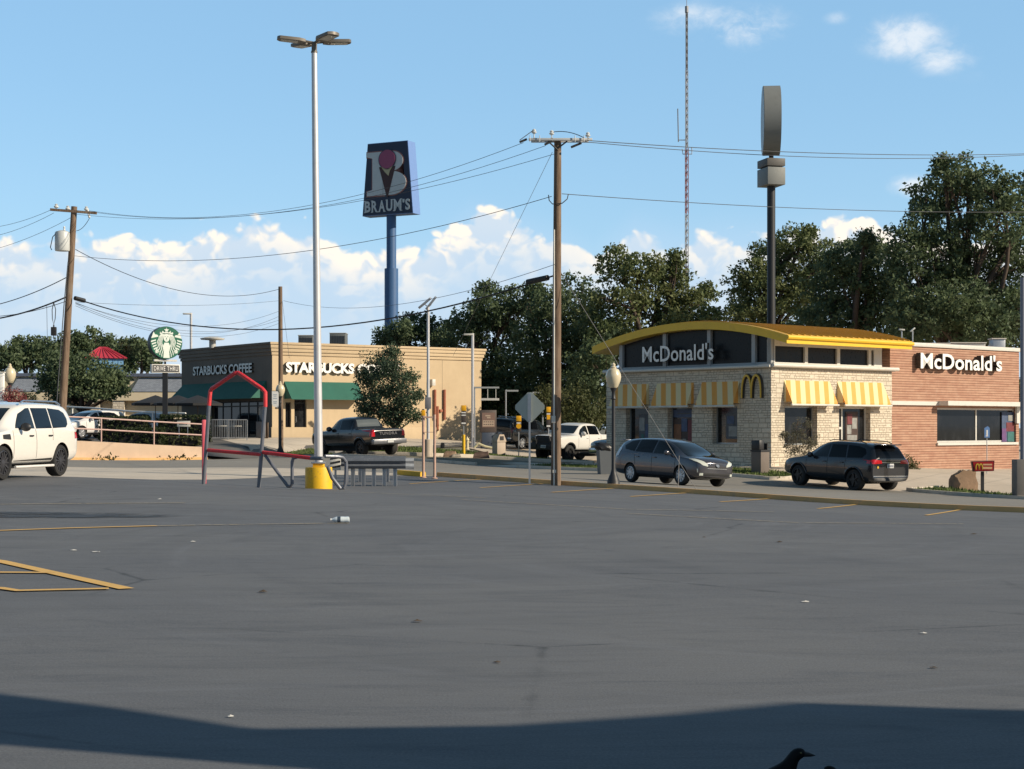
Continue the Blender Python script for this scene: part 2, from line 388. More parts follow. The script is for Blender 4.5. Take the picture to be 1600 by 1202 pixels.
M_ykerb = mat('worn_yellow_kerb', (.64, .38, .15), .7, var=.3, scale=1.2, dirt=((.33, .27, .19), .9), bump=.3)
M_ybright = mat('yellow_kerb_paint', (.72, .42, .02), .6, var=.15, scale=2, dirt=((.35, .25, .10), .6))
M_ground = mat('dry_ground', (.15, .14, .10), .95, var=.3, scale=.3)
def paint(name, col, wear=.5):
    b = NB(name); n = b.noise(6, 7, .75, vec=b.map((1, 1, 1)))
    b.i(b.b, 'Base Color', b.mix(b.noise(1.2, 4), c4(col), c4([x*.75 for x in col]))); b.i(b.b, 'Roughness', .75)
    b.i(b.b, 'Alpha', b.ramp(n, wear-.12, wear+.03)); return b.m
M_line = paint('yellow_line_paint', (.78, .47, .13), .34)
M_line2 = paint('faded_line_paint', (.42, .34, .22), .50)
M_wline = paint('white_line_paint', (.6, .58, .52), .45)
def grassmat():
    b = NB('turf'); n = b.noise(3, 6, .7); n2 = b.noise(.4, 3)
    c = b.mix(b.ramp(n, .3, .7), (.045, .075, .015, 1), (.11, .13, .035, 1)); c = b.mix(b.math('MULTIPLY', b.ramp(n2, .45, .7), .5), c, (.17, .15, .06, 1))
    b.i(b.b, 'Base Color', c); b.i(b.b, 'Roughness', .9); b.bump(b.noise(40, 3), .8, .05); return b.m
M_turf = grassmat()
M_blade = mat('grass_blades', (.085, .12, .025), .8, var=.35, scale=2)

# ------------------------------------------------------------ ground sheets
def ground():
    xs = sorted(set([-3000, -1200, -500, -250, -150, -110]+list(range(-90, 91, 2))+[110, 150, 250, 500, 1200, 3000]))
    ys = sorted(set([-3000, -800, -200, -80, -50]+list(range(-40, 171, 2))+[190, 230, 300, 500, 1200, 3500]))
    v = []
    for y in ys:
        for x in xs:
            far = ss(120, 600, math.hypot(x, y-40)); v.append((x, y, gz(x, y)*(1-far)+far*0-.05))
    n = len(xs); f = [(j*n+i, j*n+i+1, (j+1)*n+i+1, (j+1)*n+i) for j in range(len(ys)-1) for i in range(n-1)]
    me = bpy.data.meshes.new('ground'); me.from_pydata(v, [], f); o = link('ground', me, M_ground, smooth=True); tag(o, kind='structure')
ground()
def xy(v): return (v[0], v[1])
lot = [(-46,-20),(46,-20)]+[xy(nl(58)), xy(nl(-4.5)), (-6.6,54.2), (-12.4,47.2), (-46,34)]
sheet('parking_lot', lot, M_lot, .0, 1.5)
# concrete apron between the lot and the street on the left
sheet('driveway_apron', [(-46,34),(-12.4,47.2),(-6.6,54.2),xy(nl(-4.5)),xy(nl(-5.2)),xy(nl(-36)),(-46,66)], M_conc, .004, 1.5)
street = [xy(nl(60)), xy(nl(-36)), (-40,64), (-28.2,75.4), (-15.9,85.8), (-14.5,87.2), xy(fl(-30)), xy(fl(50))]
sheet('street', street, M_road, .004, 1.5)
n2 = Vector((.692, .722))
def fo(t, e): q = fl(t)+n2*e; return (q.x, q.y)                # a point e metres beyond the far kerb
# across the street, right: restaurant forecourt; left: the upper lot
sheet('restaurant_forecourt', [fo(50, 0), fo(-14, 0), fo(-14, 8), (-3,100),(0,140),(60,150),(80,80)], M_conc2, -.004, 2)
sheet('upper_lot', [fo(-20, .42), fo(-30,.42), (-15.9,86.35), (-60,49.3), (-120,60), (-120,140),(-60,150),(10,145),(-3,100),(-6.5,91)], M_far, -.006, 2)
sheet('upper_driveway', [fo(-26,0), fo(-30.5,0), (-17,97),(-14.2,101.5),(-2,110.5),(2,108),(-5,98)], M_conc, .008, 1)
sheet('sidewalk', [fo(-2.2,1.9), fo(-15,1.9), fo(-15,3.4), fo(-2.2,3.4)], M_conc, .01, 1)

def grass_bed(poly, m=M_turf, dz=.10, blades=1500, nm='lawn'):
    o = sheet(nm, poly, m, dz, .8)
    xs = [p[0] for p in poly]; ys = [p[1] for p in poly]; v = []; f = []
    def inside(x, y):
        r = False; j = len(poly)-1
        for i in range(len(poly)):
            a, b = poly[i], poly[j]
            if (a[1] > y) != (b[1] > y) and x < (b[0]-a[0])*(y-a[1])/(b[1]-a[1])+a[0]: r = not r
            j = i
        return r
    k = 0
    while k < blades:
        x = random.uniform(min(xs), max(xs)); y = random.uniform(min(ys), max(ys))
        if not inside(x, y): continue
        z = gz(x, y)+dz; a = random.uniform(0, 6.28); h = random.uniform(.04, .11); c, s_ = math.cos(a)*.03, math.sin(a)*.03
        b0 = len(v); v += [(x-c, y-s_, z-.02), (x+c, y+s_, z-.02), (x+random.uniform(-.04, .04), y+random.uniform(-.04, .04), z+h)]; f.append((b0, b0+1, b0+2)); k += 1
    me = bpy.data.meshes.new('grass'); me.from_pydata(v, [], f); g = link('grass', me, M_blade); tag(g, kind='stuff')
    return o
def island(t0, t1, e0, e1): return [fo(t1, e0), fo(t0, e0), fo(t0, e1), fo(t1, e1)]
grass_bed(island(-11.5, -5.2, .2, 1.9), blades=2500)                          # by the lamp post across the street
grass_bed(island(-4.9, 1.9, .2, 1.9), blades=3500)                             # in front of the stone corner
grass_bed(island(7.6, 26, .2, 2.6), blades=4500)                               # right, with the rock
grass_bed([(-10.5,88.5),(-4.2,87.5),(-1.6,89),(1.5,88.2),(3.9,86.6),(4.1,88.5),(1.6,91.5),(-2.5,93.5),(-9.5,93.2)], blades=6000)
grass_bed([(-12.9,90),(-10.8,88.9),(-9.8,93.2),(-11.5,95)], blades=1200)

kerbs = [
 ([nl(-4.4), nl(0), nl(20), nl(58)], M_ykerb, 'street_kerb', 'long low kerb with worn yellow paint between the near lot and the street'),
 ([Vector(fo(-12, 0)), Vector(fo(-5.2, 0)), Vector(fo(-4.9, 0)), Vector(fo(1.6, 0)), Vector(fo(2.0, .5)), Vector(fo(2.1, 2))], M_kerb, 'island_kerb', 'pale concrete kerb along the grass before the stone corner of the restaurant'),
 ([Vector(fo(24, 0)), Vector(fo(8, 0)), Vector(fo(7.4, .5)), Vector(fo(7.4, 2.6))], M_kerb, 'island_kerb', 'grey kerb around the grass island with the brown rock at right'),
 ([Vector((-11,88)), Vector((-4.3,86.6)), Vector((-1.6,88)), Vector((1.5,87.2)), Vector((4.2,85.6))], M_kerb, 'island_kerb', 'pale concrete kerb along the grass strip before the tan coffee building'),
 ([Vector(fo(-14.5, -.1)), Vector(fo(-19, -.2)), Vector(fo(-23,.0)), Vector(fo(-25,.3))], M_kerb, 'street_kerb', 'far street kerb behind the two rusty posts'),
]
for path, m, nm, lab in kerbs:
    p0 = path[0]; z0 = gz(p0.x, p0.y); mb = strip(path, .16, -.1, .13)
    o = mb.build(nm, m, angle=50, loc=(p0.x, p0.y, z0)); tag(o, lab, 'kerb')
# short bright yellow kerb at the end of the lot
mb = MB(); a = gp(623, 54.6); b_ = gp(661, 53.6)
mb2 = strip([Vector((a.x, a.y)), Vector((b_.x, b_.y))], .22, -.05, .15); o = mb2.build('yellow_kerb', M_ybright, loc=tuple(a)); tag(o, 'short bright yellow kerb beside the guard rail end and the rusty posts', 'kerb')

# ------------------------------------------------------------ painted lines
def line(path, wd, m=M_line, dz=.010, step=.6):
    mb = MB(); pts = []
    for a, b in zip(path[:-1], path[1:]):
        a = Vector(a); b = Vector(b); n = max(1, int((b-a).length/step)); pts += [a.lerp(b, i/n) for i in range(n)]
    pts.append(Vector(path[-1])); vs = []
    for i, p in enumerate(pts):
        d = (pts[min(i+1, len(pts)-1)]-pts[max(i-1, 0)]).normalized(); nn = Vector((-d.y, d.x))*wd/2
        for q in (p-nn, p+nn): vs.append((q.x, q.y, gz(q.x, q.y)+dz))
    mb.add(vs, [(2*i, 2*i+1, 2*i+3, 2*i+2) for i in range(len(pts)-1)])
    o = mb.build('painted_line', m, angle=None); tag(o, kind='structure'); return o
def GP(px, py):                                                 # where the view ray through a pixel meets the land
    lo, hi = 3.0, 120.0; d = 3.0
    while d < 120:
        x = (px-CX)/F*d
        if CH-(py-HY)/F*d <= gz(x, d): break
        d += .25
    return Vector(((px-CX)/F*d, d))
for (x1, y1), (x0, y0) in [((752,750),(640,757)),((848,757),(750,763)),((958,764),(862,770)),((1075,771),(985,777)),((1205,780),(1125,785)),((1347,788),(1278,796)),((1503,797),(1447,806))]:
    line([GP(x0, y0), GP(x1, y1)], .10, M_line, .012)
line([GP(0, 789), GP(120, 789), GP(290, 787)], .10, M_line2, .012)
line([GP(-200, 836), GP(0, 831), GP(110, 826), GP(245, 824)], .15, M_line, .012)
line([GP(245, 824), GP(420, 821), GP(545, 819)], .11, M_line2, .012)
line([GP(-300, 838), GP(0, 879), GP(198, 923)], .17, M_line, .012)
line([GP(-260, 898), GP(0, 897.5), GP(84, 899)], .14, M_line, .014)
line([GP(-160, 918), GP(0, 922), GP(28, 925), GP(170, 922.5)], .14, M_line, .014)
line([GP(720, 782), GP(980, 797), GP(1210, 801)], .10, M_line2, .012)
line([GP(980, 803), GP(1250, 818), GP(1505, 820)], .10, M_line2, .012)
line([GP(560, 770), GP(760, 779)], .10, M_line2, .012)
line([Vector((-14.5,62)), Vector((-8.5,57.6))], .10, M_wline, .014)
line([Vector((-24,86)), Vector((-12,74))], .12, M_wline, .014)
# dark oily smear at the left and pebbles and scraps
M_oil = mat('oil_stain', (.020, .018, .015), .5, var=.4, scale=6)
def patch_alpha():
    b = NB('oil_smear'); n = b.noise(2.2, 6, .7, vec=b.map((.5, 1, 1))); b.i(b.b, 'Base Color', b.mix(b.noise(9, 4), (.018, .016, .014, 1), (.05, .04, .03, 1))); b.i(b.b, 'Roughness', .6)
    g = b.n('ShaderNodeTexGradient', gradient_type='SPHERICAL'); b.i(g, 0, b.map((.30, 1.0, 1)))
    b.i(b.b, 'Alpha', b.math('MULTIPLY', b.ramp(n, .40, .56), b.ramp(g.outputs[0], .0, .35))); return b.m
c = GP(20, 806); o = sheet('oil_stain', [(c.x-4, c.y-1.2), (c.x+3.2, c.y-1.2), (c.x+3.2, c.y+1.2), (c.x-4, c.y+1.2)], patch_alpha(), .009, .5)
me = o.data; me.transform(Matrix.Translation((-c.x, -c.y, 0))); o.location = (c.x, c.y, 0)
# ------------------------------------------------------------ building materials
def stonemat():
    b = NB('ashlar_stone'); v = b.tc.outputs['Object']
    # u runs along either wall (x+y), rows in z
    s = b.sep(); u = b.math('SUBTRACT', s[0], s[1]); cb = b.n('ShaderNodeCombineXYZ'); b.i(cb, 0, u); b.i(cb, 1, s[2]); vec = cb.outputs[0]
    def brick(w, h, off, sc=1, mort=.018, freq=2):
        x = b.n('ShaderNodeTexBrick', offset=off, offset_frequency=freq, squash=.62, squash_frequency=3); b.i(x, 'Vector', vec)
        b.i(x, 'Scale', sc); b.i(x, 'Mortar Size', mort); b.i(x, 'Mortar Smooth', .25); x.inputs['Brick Width'].default_value = w; x.inputs['Row Height'].default_value = h
        b.i(x, 'Color1', (.76, .67, .54, 1)); b.i(x, 'Color2', (.62, .55, .44, 1)); b.i(x, 'Mortar', (.40, .34, .26, 1)); return x
    a = brick(.52, .21, .37); c = brick(.31, .105, .61)
    pick = b.ramp(b.noise(1.9, 2, .5, vec=b.n('ShaderNodeVectorMath', operation='SNAP').outputs[0]) if False else b.noise(1.3, 1), .47, .5)
    col = b.mix(pick, a.outputs[0], c.outputs[0]); f = b.math('ADD', b.math('MULTIPLY', a.outputs[1], b.math('SUBTRACT', 1, pick)), b.math('MULTIPLY', c.outputs[1], pick))
    col = b.mix(b.ramp(b.noise(7, 6, .7), .3, .8), b.mix(.3, col, (.30, .25, .19, 1)), col)
    b.i(b.b, 'Base Color', col); b.i(b.b, 'Roughness', .9)
    b.bump(b.math('ADD', b.math('MULTIPLY', b.math('SUBTRACT', 1, f), 1.2), b.noise(5, 6, .7)), .7, .05); return b.m
def ribmat():
    b = NB('ribbed_red_brick'); s = b.sep(); z = s[2]
    fr = b.math('FRACT', b.math('MULTIPLY', z, 1/.115)); g = b.ramp(b.math('ABSOLUTE', b.math('SUBTRACT', fr, .5)), .34, .47)
    row = b.math('FLOOR', b.math('MULTIPLY', z, 1/.115)); cb = b.n('ShaderNodeCombineXYZ'); b.i(cb, 0, b.math('MULTIPLY', s[0], .7)); b.i(cb, 1, b.math('MULTIPLY', row, 3.7)); 
    n = b.noise(1.6, 3, .6, vec=cb.outputs[0]); c = b.mix(b.ramp(n, .3, .7), (.36, .185, .125, 1), (.46, .27, .185, 1))
    c = b.mix(b.math('MULTIPLY', g, .6), c, (.13, .055, .035, 1)); c = b.mix(b.math('MULTIPLY', b.ramp(b.noise(3, 6, .7), .5, .75), .3), c, (.55, .38, .28, 1))
    b.i(b.b, 'Base Color', c); b.i(b.b, 'Roughness', .85); b.bump(b.math('ADD', b.math('SUBTRACT', 1, g), b.math('MULTIPLY', b.noise(14, 4), .3)), .7, .03); return b.m
def stripemat():
    b = NB('striped_awning_canvas'); s = b.sep(); fr = b.math('FRACT', b.math('MULTIPLY', b.math('SUBTRACT', s[0], s[1]), 1/.62))
    f = b.ramp(fr, .49, .51); f = b.math('MULTIPLY', f, b.math('SUBTRACT', 1, b.ramp(fr, .98, 1.0)))
    c = b.mix(f, (.78, .64, .34, 1), (.80, .33, .035, 1)); c = b.mix(b.math('MULTIPLY', b.noise(3, 5, .7), .25), c, (.55, .45, .3, 1))
    b.i(b.b, 'Base Color', c); b.i(b.b, 'Roughness', .7); return b.m
def stucco(name, a, b2):
    b = NB(name); n = b.noise(.5, 6, .65); c = b.mix(b.ramp(n, .3, .7), c4(a), c4(b2))
    st = b.ramp(b.noise(1.2, 6, .7, vec=b.map((2.2, 2.2, .25))), .52, .78); c = b.mix(b.math('MULTIPLY', st, .28), c, c4([x*.6 for x in a]))
    b.i(b.b, 'Base Color', c); b.i(b.b, 'Roughness', .9); b.bump(b.noise(24, 4, .7), .25, .01); return b.m
M_stone = stonemat(); M_rib = ribmat(); M_stripe = stripemat()
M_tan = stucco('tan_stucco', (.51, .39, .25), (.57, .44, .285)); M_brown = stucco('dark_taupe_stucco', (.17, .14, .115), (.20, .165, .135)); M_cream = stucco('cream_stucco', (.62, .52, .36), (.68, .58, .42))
M_glass = mat('dark_glass', (.012, .013, .015), .30, var=.1, spec=.25)
def glassroom(name, base, lo=.02):
    b = NB(name); n = b.noise(1.6, 5, .7, vec=b.map((1.4, 1.4, .5))); b.i(b.b, 'Base Color', b.mix(b.ramp(n, .45, .75), c4(base), c4([x*2+lo*.3 for x in base]))); b.i(b.b, 'Roughness', .05); b.i(b.b, 'Specular IOR Level', .6); return b.m
M_glass2 = glassroom('shop_glass', (.010, .011, .013))
M_trim = mat('pale_metal_trim', (.62, .60, .55), .45, var=.08, scale=2, dirt=((.35, .32, .28), .5))
M_trimg = mat('grey_metal_trim', (.36, .37, .37), .45, var=.1, scale=2)
M_yel = mat('yellow_roof_metal', (.80, .49, .03), .38, var=.08, scale=1.2, dirt=((.5, .32, .05), .35))
M_yroof = mat('yellow_standing_seam', (.62, .34, .035), .42, var=.15, scale=1)
M_white = mat('white_letter_face', (.86, .84, .80), .4, var=.03)
M_lside = mat('dark_letter_return', (.05, .045, .04), .5)
M_green = mat('green_awning_canvas', (.018, .115, .085), .7, var=.18, scale=1.5)
M_black = mat('black_paint', (.016, .016, .018), .45, var=.2)
M_blackm = mat('black_metal', (.022, .023, .027), .5, var=.2)
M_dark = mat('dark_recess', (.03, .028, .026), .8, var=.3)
M_alu = mat('aluminium_frame', (.42, .43, .43), .35, metal=.6, var=.08)
M_steel = mat('galvanised_steel', (.42, .44, .47), .42, metal=.75, var=.2, scale=6, dirt=((.28, .26, .24), .5))
M_rust = mat('rusty_red_pipe', (.34, .12, .07), .75, var=.3, scale=5)
M_rbrick = mat('dark_red_brick', (.22, .09, .055), .85, var=.3, scale=9)
M_hvac = mat('roof_unit_metal', (.40, .40, .38), .5, var=.15, scale=2)
M_hvacd = mat('roof_unit_dark', (.13, .14, .14), .6, var=.2, scale=2)
M_gold = mat('golden_arch', (.66, .42, .05), .4, var=.05)
M_curt = mat('pink_panel', (.55, .30, .32), .7, var=.2)

# ------------------------------------------------------------ restaurant with the arched yellow roof
TH = R(40); MC = Vector((10.9, 70)); MZ = gz(10.9, 70)
def fr_(corner, th):
    c, s = math.cos(th), math.sin(th)
    def u_of(px): q = (px-CX)/F; return (q*corner.y-corner.x)/(c-q*s)      # along the right wall
    def v_of(px): q = (px-CX)/F; return (corner.x-q*corner.y)/(s+q*c)      # along the left wall
    def zu(py, u): d = corner.y+u*s; return CH+(HY-py)/F*d
    def zv(py, v): d = corner.y+v*c; return CH+(HY-py)/F*d
    return u_of, v_of, zu, zv
mu, mv, mzu, mzv = fr_(MC, TH)
rest = empty('restaurant', (MC.x, MC.y, 0), TH, 'stone and red ribbed restaurant with arched yellow roof and striped awnings', 'restaurant')
ZB = -1.2; U1 = 8.2; V1 = 10.1; ZC = 4.22
def wall_open(mb, axis, a0, a1, z0, z1, opens, t0, t1, mi=0):
    """a wall from a0 to a1 with rectangular openings (o0,o1,oz0,oz1); t0..t1 thickness across"""
    def bx(p0, p1, q0, q1):
        if p1-p0 < 1e-4 or q1-q0 < 1e-4: return
        if axis == 'x': mb.box(p0, p1, t0, t1, q0, q1, mi)
        else: mb.box(t0, t1, p0, p1, q0, q1, mi)
    cur = a0
    for o0, o1, oz0, oz1 in sorted(opens):
        bx(cur, o0, z0, z1); bx(o0, o1, z0, oz0); bx(o0, o1, oz1, z1); cur = o1
    bx(cur, a1, z0, z1)
winL = [(mv(1013), mv(978), .75, 2.62), (mv(1081), mv(1043), .75, 2.62), (mv(1152), mv(1113), .98, 2.62)]
winR = [(mu(1226), mu(1277), .95, 2.6), (mu(1311), mu(1360), 0.0, 2.6)]
mb = MB(); wall_open(mb, 'x', 0, U1, ZB, ZC, winR, 0, .42); wall_open(mb, 'y', .42, V1, ZB, ZC, winL, 0, .42)
mb.box(.42, U1, V1-.42, V1, ZB, ZC); mb.box(U1-.42, U1, .42, V1-.42, ZB, ZC)
mb.build('stone_wall', M_stone, rest, angle=30)
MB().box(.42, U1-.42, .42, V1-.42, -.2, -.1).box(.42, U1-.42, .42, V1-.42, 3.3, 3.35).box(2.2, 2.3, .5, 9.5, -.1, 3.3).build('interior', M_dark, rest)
mb = MB(); mb.box(-.14, U1+.1, -.14, V1+.1, ZC, ZC+.16, bev=.015); mb.build('parapet_cap', M_trimg, rest)
mb = MB(); mb.tube([(-.12, -.20, ZC+.1), (U1+.2, -.20, ZC+.1)], .085, 10); mb.tube([(-.20, -.12, ZC+.06), (-.20, V1, ZC+.06)], .06, 10); mb.build('parapet_rail', M_trim, rest)
# windows
def window(axis, a0, a1, z0, z1, parent, off=.30, fw=.06, mull=(), trans=(), glass=M_glass2, frame=M_alu, name='window', nx=1):
    fr = MB(); t0, t1 = off-.04, off+.05
    def bx(p0, p1, q0, q1, tt0=t0, tt1=t1, m=fr):
        if axis == 'x': m.box(p0, p1, tt0, tt1, q0, q1)
        else: m.box(tt0, tt1, p0, p1, q0, q1)
    bx(a0, a0+fw, z0, z1); bx(a1-fw, a1, z0, z1); bx(a0+fw, a1-fw, z1-fw, z1); bx(a0+fw, a1-fw, z0, z0+fw)
    for m_ in mull: bx(m_-fw/2, m_+fw/2, z0+fw, z1-fw, t0+.005, t1-.005)
    for z_ in trans: bx(a0+fw, a1-fw, z_-fw/2, z_+fw/2, t0+.01, t1-.01)
    o = fr.build(name, frame, parent)
    g = MB(); bx(a0+fw*.5, a1-fw*.5, z0+fw*.5, z1-fw*.5, off, off+.012, g); g.build('pane', glass, o); return o
for o0, o1, a, b in winL:
    w_ = window('y', o0, o1, a, b, rest)
MB().box(.14, .34, winL[2][0]+.02, winL[2][1]-.02, -.2, .90).build('brick_panel', M_rbrick, rest)
MB().box(.08, .40, winL[2][0], winL[2][1], .90, .975).build('window_sill', M_trim, rest)
window('x', winR[0][0], winR[0][1], .95, 2.6, rest)
MB().box(winR[0][0]+.01, winR[0][1]-.01, .14, .34, -.3, .88).build('brick_panel', M_rbrick, rest)
MB().box(winR[0][0], winR[0][1], .06, .40, .88, .945).build('window_sill', M_trim, rest)
dd = window('x', winR[1][0], winR[1][1], 0.02, 2.6, rest, mull=(mu(1323),), trans=(), fw=.075, name='entrance', frame=M_trim)
MB().box(winR[1][0]+.08, mu(1323)-.04, .25, .36, 1.62, 1.72).build('transom', M_trim, dd)
# posters behind the glass: abstract drinks and meals
def poster(axis, a0, a1, z0, z1, parent, off, cols, base=None):
    mb = MB(); ms = []
    def bx(p0, p1, q0, q1, t, mi):
        if axis == 'x': mb.box(p0, p1, t, t+.01, q0, q1, mi)
        else: mb.box(t, t+.01, p0, p1, q0, q1, mi)
    ms.append(base or cols[0]); bx(a0, a1, z0, z1, off, 0)
    for k, (fa, fb, fc_, fd, m_) in enumerate(cols[1:]):
        if m_ not in ms: ms.append(m_)
        bx(a0+(a1-a0)*fa, a0+(a1-a0)*fb, z0+(z1-z0)*fc_, z0+(z1-z0)*fd, off-.012-.003*k, ms.index(m_))
    return mb.build('window_poster', ms, parent)
pc = lambda n, c: mat('poster_'+n, tuple(x*.45+.01 for x in c), .5, var=.6, scale=5)
P_r, P_b, P_w, P_g, P_o, P_p, P_dk, P_tl = pc('red', (.30, .03, .04)), pc('blue', (.10, .16, .32)), pc('white', (.55, .55, .52)), pc('grey', (.15, .16, .19)), pc('orange', (.45, .16, .05)), pc('purple', (.25, .10, .35)), pc('brown', (.10, .045, .03)), pc('teal', (.05, .28, .26))
poster('y', winL[1][0]+.1, winL[1][1]-.1, .8, 2.1, rest, .27, [P_dk, (.05, .30, .1, .95, P_r), (.62, .95, 0, .8, P_o), (.33, .60, .55, 1, P_b), (.38, .55, .1, .3, P_w)])
poster('y', winL[1][0]+.1, winL[1][1]-.1, 2.15, 2.5, rest, .27, [P_b, (.2, .8, .4, .55, P_g)])
poster('y', winL[0][0]+.05, winL[0][0]+(winL[0][1]-winL[0][0])*.6, .8, 2.3, rest, .27, [P_g, (.1, .5, .1, .7, P_b), (.55, .95, .5, .9, P_w), (.6, .8, 0, .4, P_tl)])
poster('y', winL[2][0]+.1, winL[2][0]+.9, 1.2, 2.3, rest, .27, [P_g, (.2, .8, .1, .5, P_w), (.4, .9, .6, .9, P_b)])
poster('x', mu(1329), mu(1348), .4, 2.4, rest, .27, [P_dk, (.1, .45, .5, .7, P_w), (.5, .9, .62, .86, P_w), (.1, .9, .25, .48, P_w), (.3, .6, 0, .2, P_g), (.1, .5, .72, .95, P_r)])
# white letters half hidden in the shop panes
def wallM(axis, a, z, off, rest_th=None):
    """matrix of a letter plane on the right wall (axis x, outward -y) or left wall (axis y, outward -x)"""
    if axis == 'x': return Matrix.Translation((a, -off, z)) @ Matrix(((1,0,0,0),(0,0,-1,0),(0,1,0,0),(0,0,0,1)))
    return Matrix.Translation((-off, a, z)) @ Matrix(((0,0,-1,0),(-1,0,0,0),(0,1,0,0),(0,0,0,1)))
# awnings
def awning(axis, a0, a1, zt, zb_, out, m, parent, bar=True, name='awning', drop=.10):
    mb = MB(); n = 10
    prof = [(0, zt), (out, zb_), (out, zb_-drop), (out-.02, zb_-drop), (out-.02, zb_-.01), (0, zt-.02)]
    def mk(a, o, z): return (a, -o, z) if axis == 'x' else (-o, a, z)
    poly0 = [mk(a0, o, z) for o, z in prof]; poly1 = [mk(a1, o, z) for o, z in prof]; k = len(prof)
    mb.add(poly0+poly1, [tuple(range(k)), tuple(range(k, 2*k))]+[(i, (i+1) % k, k+(i+1) % k, k+i) for i in range(k)])
    for a in (a0, a1):                                          # closed cheeks
        mb.add([mk(a, 0, zt), mk(a, out-.02, zb_), mk(a, 0, zb_), mk(a+.01, 0, zt), mk(a+.01, out-.02, zb_), mk(a+.01, 0, zb_)], [(0,1,2),(3,5,4),(0,3,4,1),(1,4,5,2),(2,5,3,0)])
    o = mb.build(name, m, parent, angle=20)
    if bar:
        mb = MB(); mb.tube([mk(a0-.06, out+.02, zb_-drop-.02), mk(a1+.06, out+.02, zb_-drop-.02)], .045, 8); mb.build('front_bar', M_trim, o)
    return o
for p0, p1 in ((1014, 962), (1084, 1027), (1156, 1097)): awning('y', mv(p0), mv(p1), 3.68, 2.74, .42, M_stripe, rest)
for p0, p1 in ((1225, 1296), (1308, 1379)): awning('x', mu(p0), mu(p1), 3.70, 2.78, .45, M_stripe, rest)
# clerestory under the vault
def arch_z(v, lo=5.22, rise=.82): t = (v+.9)/(V1+1.7); return lo+rise*4*t*(1-t)*(1-.10*(t-.5))-.05*t
CZ = ZC+.16
mb = MB(); cx0 = .18; n = 24
vs_ = [cx0+ (V1-.5-cx0)*i/n for i in range(n+1)]
poly = [(vs_[0], CZ)]+[(v, arch_z(v)-.03) for v in vs_]+[(vs_[-1], CZ)]
MB().prism(poly, .34, .38, 'x').build('arched_glazing', M_glass, rest)
fr = MB()
for px in (965, 1033, 1102.5, 1172, 1202): v = max(.28, mv(px)); fr.box(.20, .42, v-.10, v+.10, CZ, arch_z(v)-.02)
fr.box(.22, .40, cx0, V1-.5, CZ, CZ+.09)
fr.build('clerestory_mullions', M_trimg, rest)
pr = MB(); bands = [(CZ, CZ+.09), (5.16, 5.42)]
for a, b in bands: pr.box(.20, U1-.45, .20, .40, a, b)
xs_ = [.20, mu(1213)-.0, mu(1262), mu(1313), mu(1362)]
pr.box(.2, .32, .2, .4, CZ, 5.2)
for px in (1212, 1263.5, 1314, 1363): u = mu(px)+.1; pr.box(u-.10, u+.10, .205, .395, CZ+.09, 5.16)
pr.box(U1-1.0, U1-.45, .21, .39, CZ+.09, 5.16)
pr.build('clerestory_frame', M_trim, rest)
MB().box(.3, U1-.5, .30, .32, CZ+.05, 5.2).build('clerestory_glass', M_glass, rest)
MB().box(U1-.5, U1-.42, .4, V1-.5, CZ, 5.6).box(.4, U1-.5, V1-.6, V1-.5, CZ, 5.2).build('clerestory_wall', M_trimg, rest)
# the vaulted roof
RX0, RX1 = -.12, 8.35
mb = MB(); n = 28; vv = [-.9+(V1+1.75)*i/n for i in range(n+1)]
prof_b = [(v, arch_z(v)) for v in vv]; prof_t = [(v, arch_z(v)+.34) for v in vv][::-1]
mb.prism(prof_b+prof_t, RX0, RX1, 'x'); ro = mb.build('arched_roof', M_yel, rest, angle=40)
mb = MB()
for i in range(n):                                              # roof skin with standing seams
    a, b = vv[i], vv[i+1]; za, zb2 = arch_z(a)+.345, arch_z(b)+.345
    mb.add([(RX0+.05, a, za), (RX1-.05, a, za), (RX1-.05, b, zb2), (RX0+.05, b, zb2)], [(0,1,2,3)])
    k = RX0+.4
    while k < RX1: mb.add([(k, a, za), (k+.025, a, za), (k+.025, b, zb2), (k, b, zb2), (k, a, za+.05), (k+.025, a, za+.05), (k+.025, b, zb2+.05), (k, b, zb2+.05)], [(0,4,7,3),(4,5,6,7),(1,2,6,5),(0,1,5,4)]); k += .40
mb.build('seamed_roofing', M_yroof, ro)
MB().box(RX0, RX1+.05, -.96, -.90, arch_z(-.9)-.02, arch_z(-.9)+.34).tube([(RX0-.02, -1.0, arch_z(-.9)+.24), (RX1+.06, -1.0, arch_z(-.9)+.22)], .09, 8).build('gutter', M_yel, ro)
# brick wing
UB = mu(1595)
wo = (mu(1467), UB-.25, .98, 2.62)
mb = MB(); wall_open(mb, 'x', U1, UB, ZB, 5.42, [wo], .10, .45); mb.box(UB-.35, UB, .45, 12, ZB, 5.42); mb.box(U1, UB-.35, 11.6, 12, ZB, 5.42); mb.box(U1, U1+.3, .45, 11.6, ZC, 5.42)
mb.build('ribbed_wall', M_rib, rest)
MB().box(U1-.3, UB+.06, .02, .55, 5.42, 5.60, bev=.01).build('coping', M_trim, rest)
MB().box(U1+.02, mu(1466), .0, .10, 2.72, 2.90).box(mu(1466), UB+.1, -.55, .12, 2.72, 2.93).build('band_canopy', M_trim, rest)
ww = window('x', wo[0], wo[1], wo[2], wo[3], rest, off=.26, fw=.09, mull=(mu(1531.5),), frame=M_trim)
MB().box(wo[0]-.06, wo[1]+.06, .0, .35, .86, .98).build('window_sill', M_trim, rest)
MB().box(UB-.34, UB-.02, -.01, .10, 1.9, 2.72).build('corner_block', M_trim, rest)
poster('x', mu(1571), mu(1590), 1.0, 2.45, rest, .20, [P_b, (.0, .35, .0, .45, P_p), (.35, 1, .35, .65, P_r), (.45, 1, .0, .33, P_tl), (.5, .9, .7, .9, P_w)])
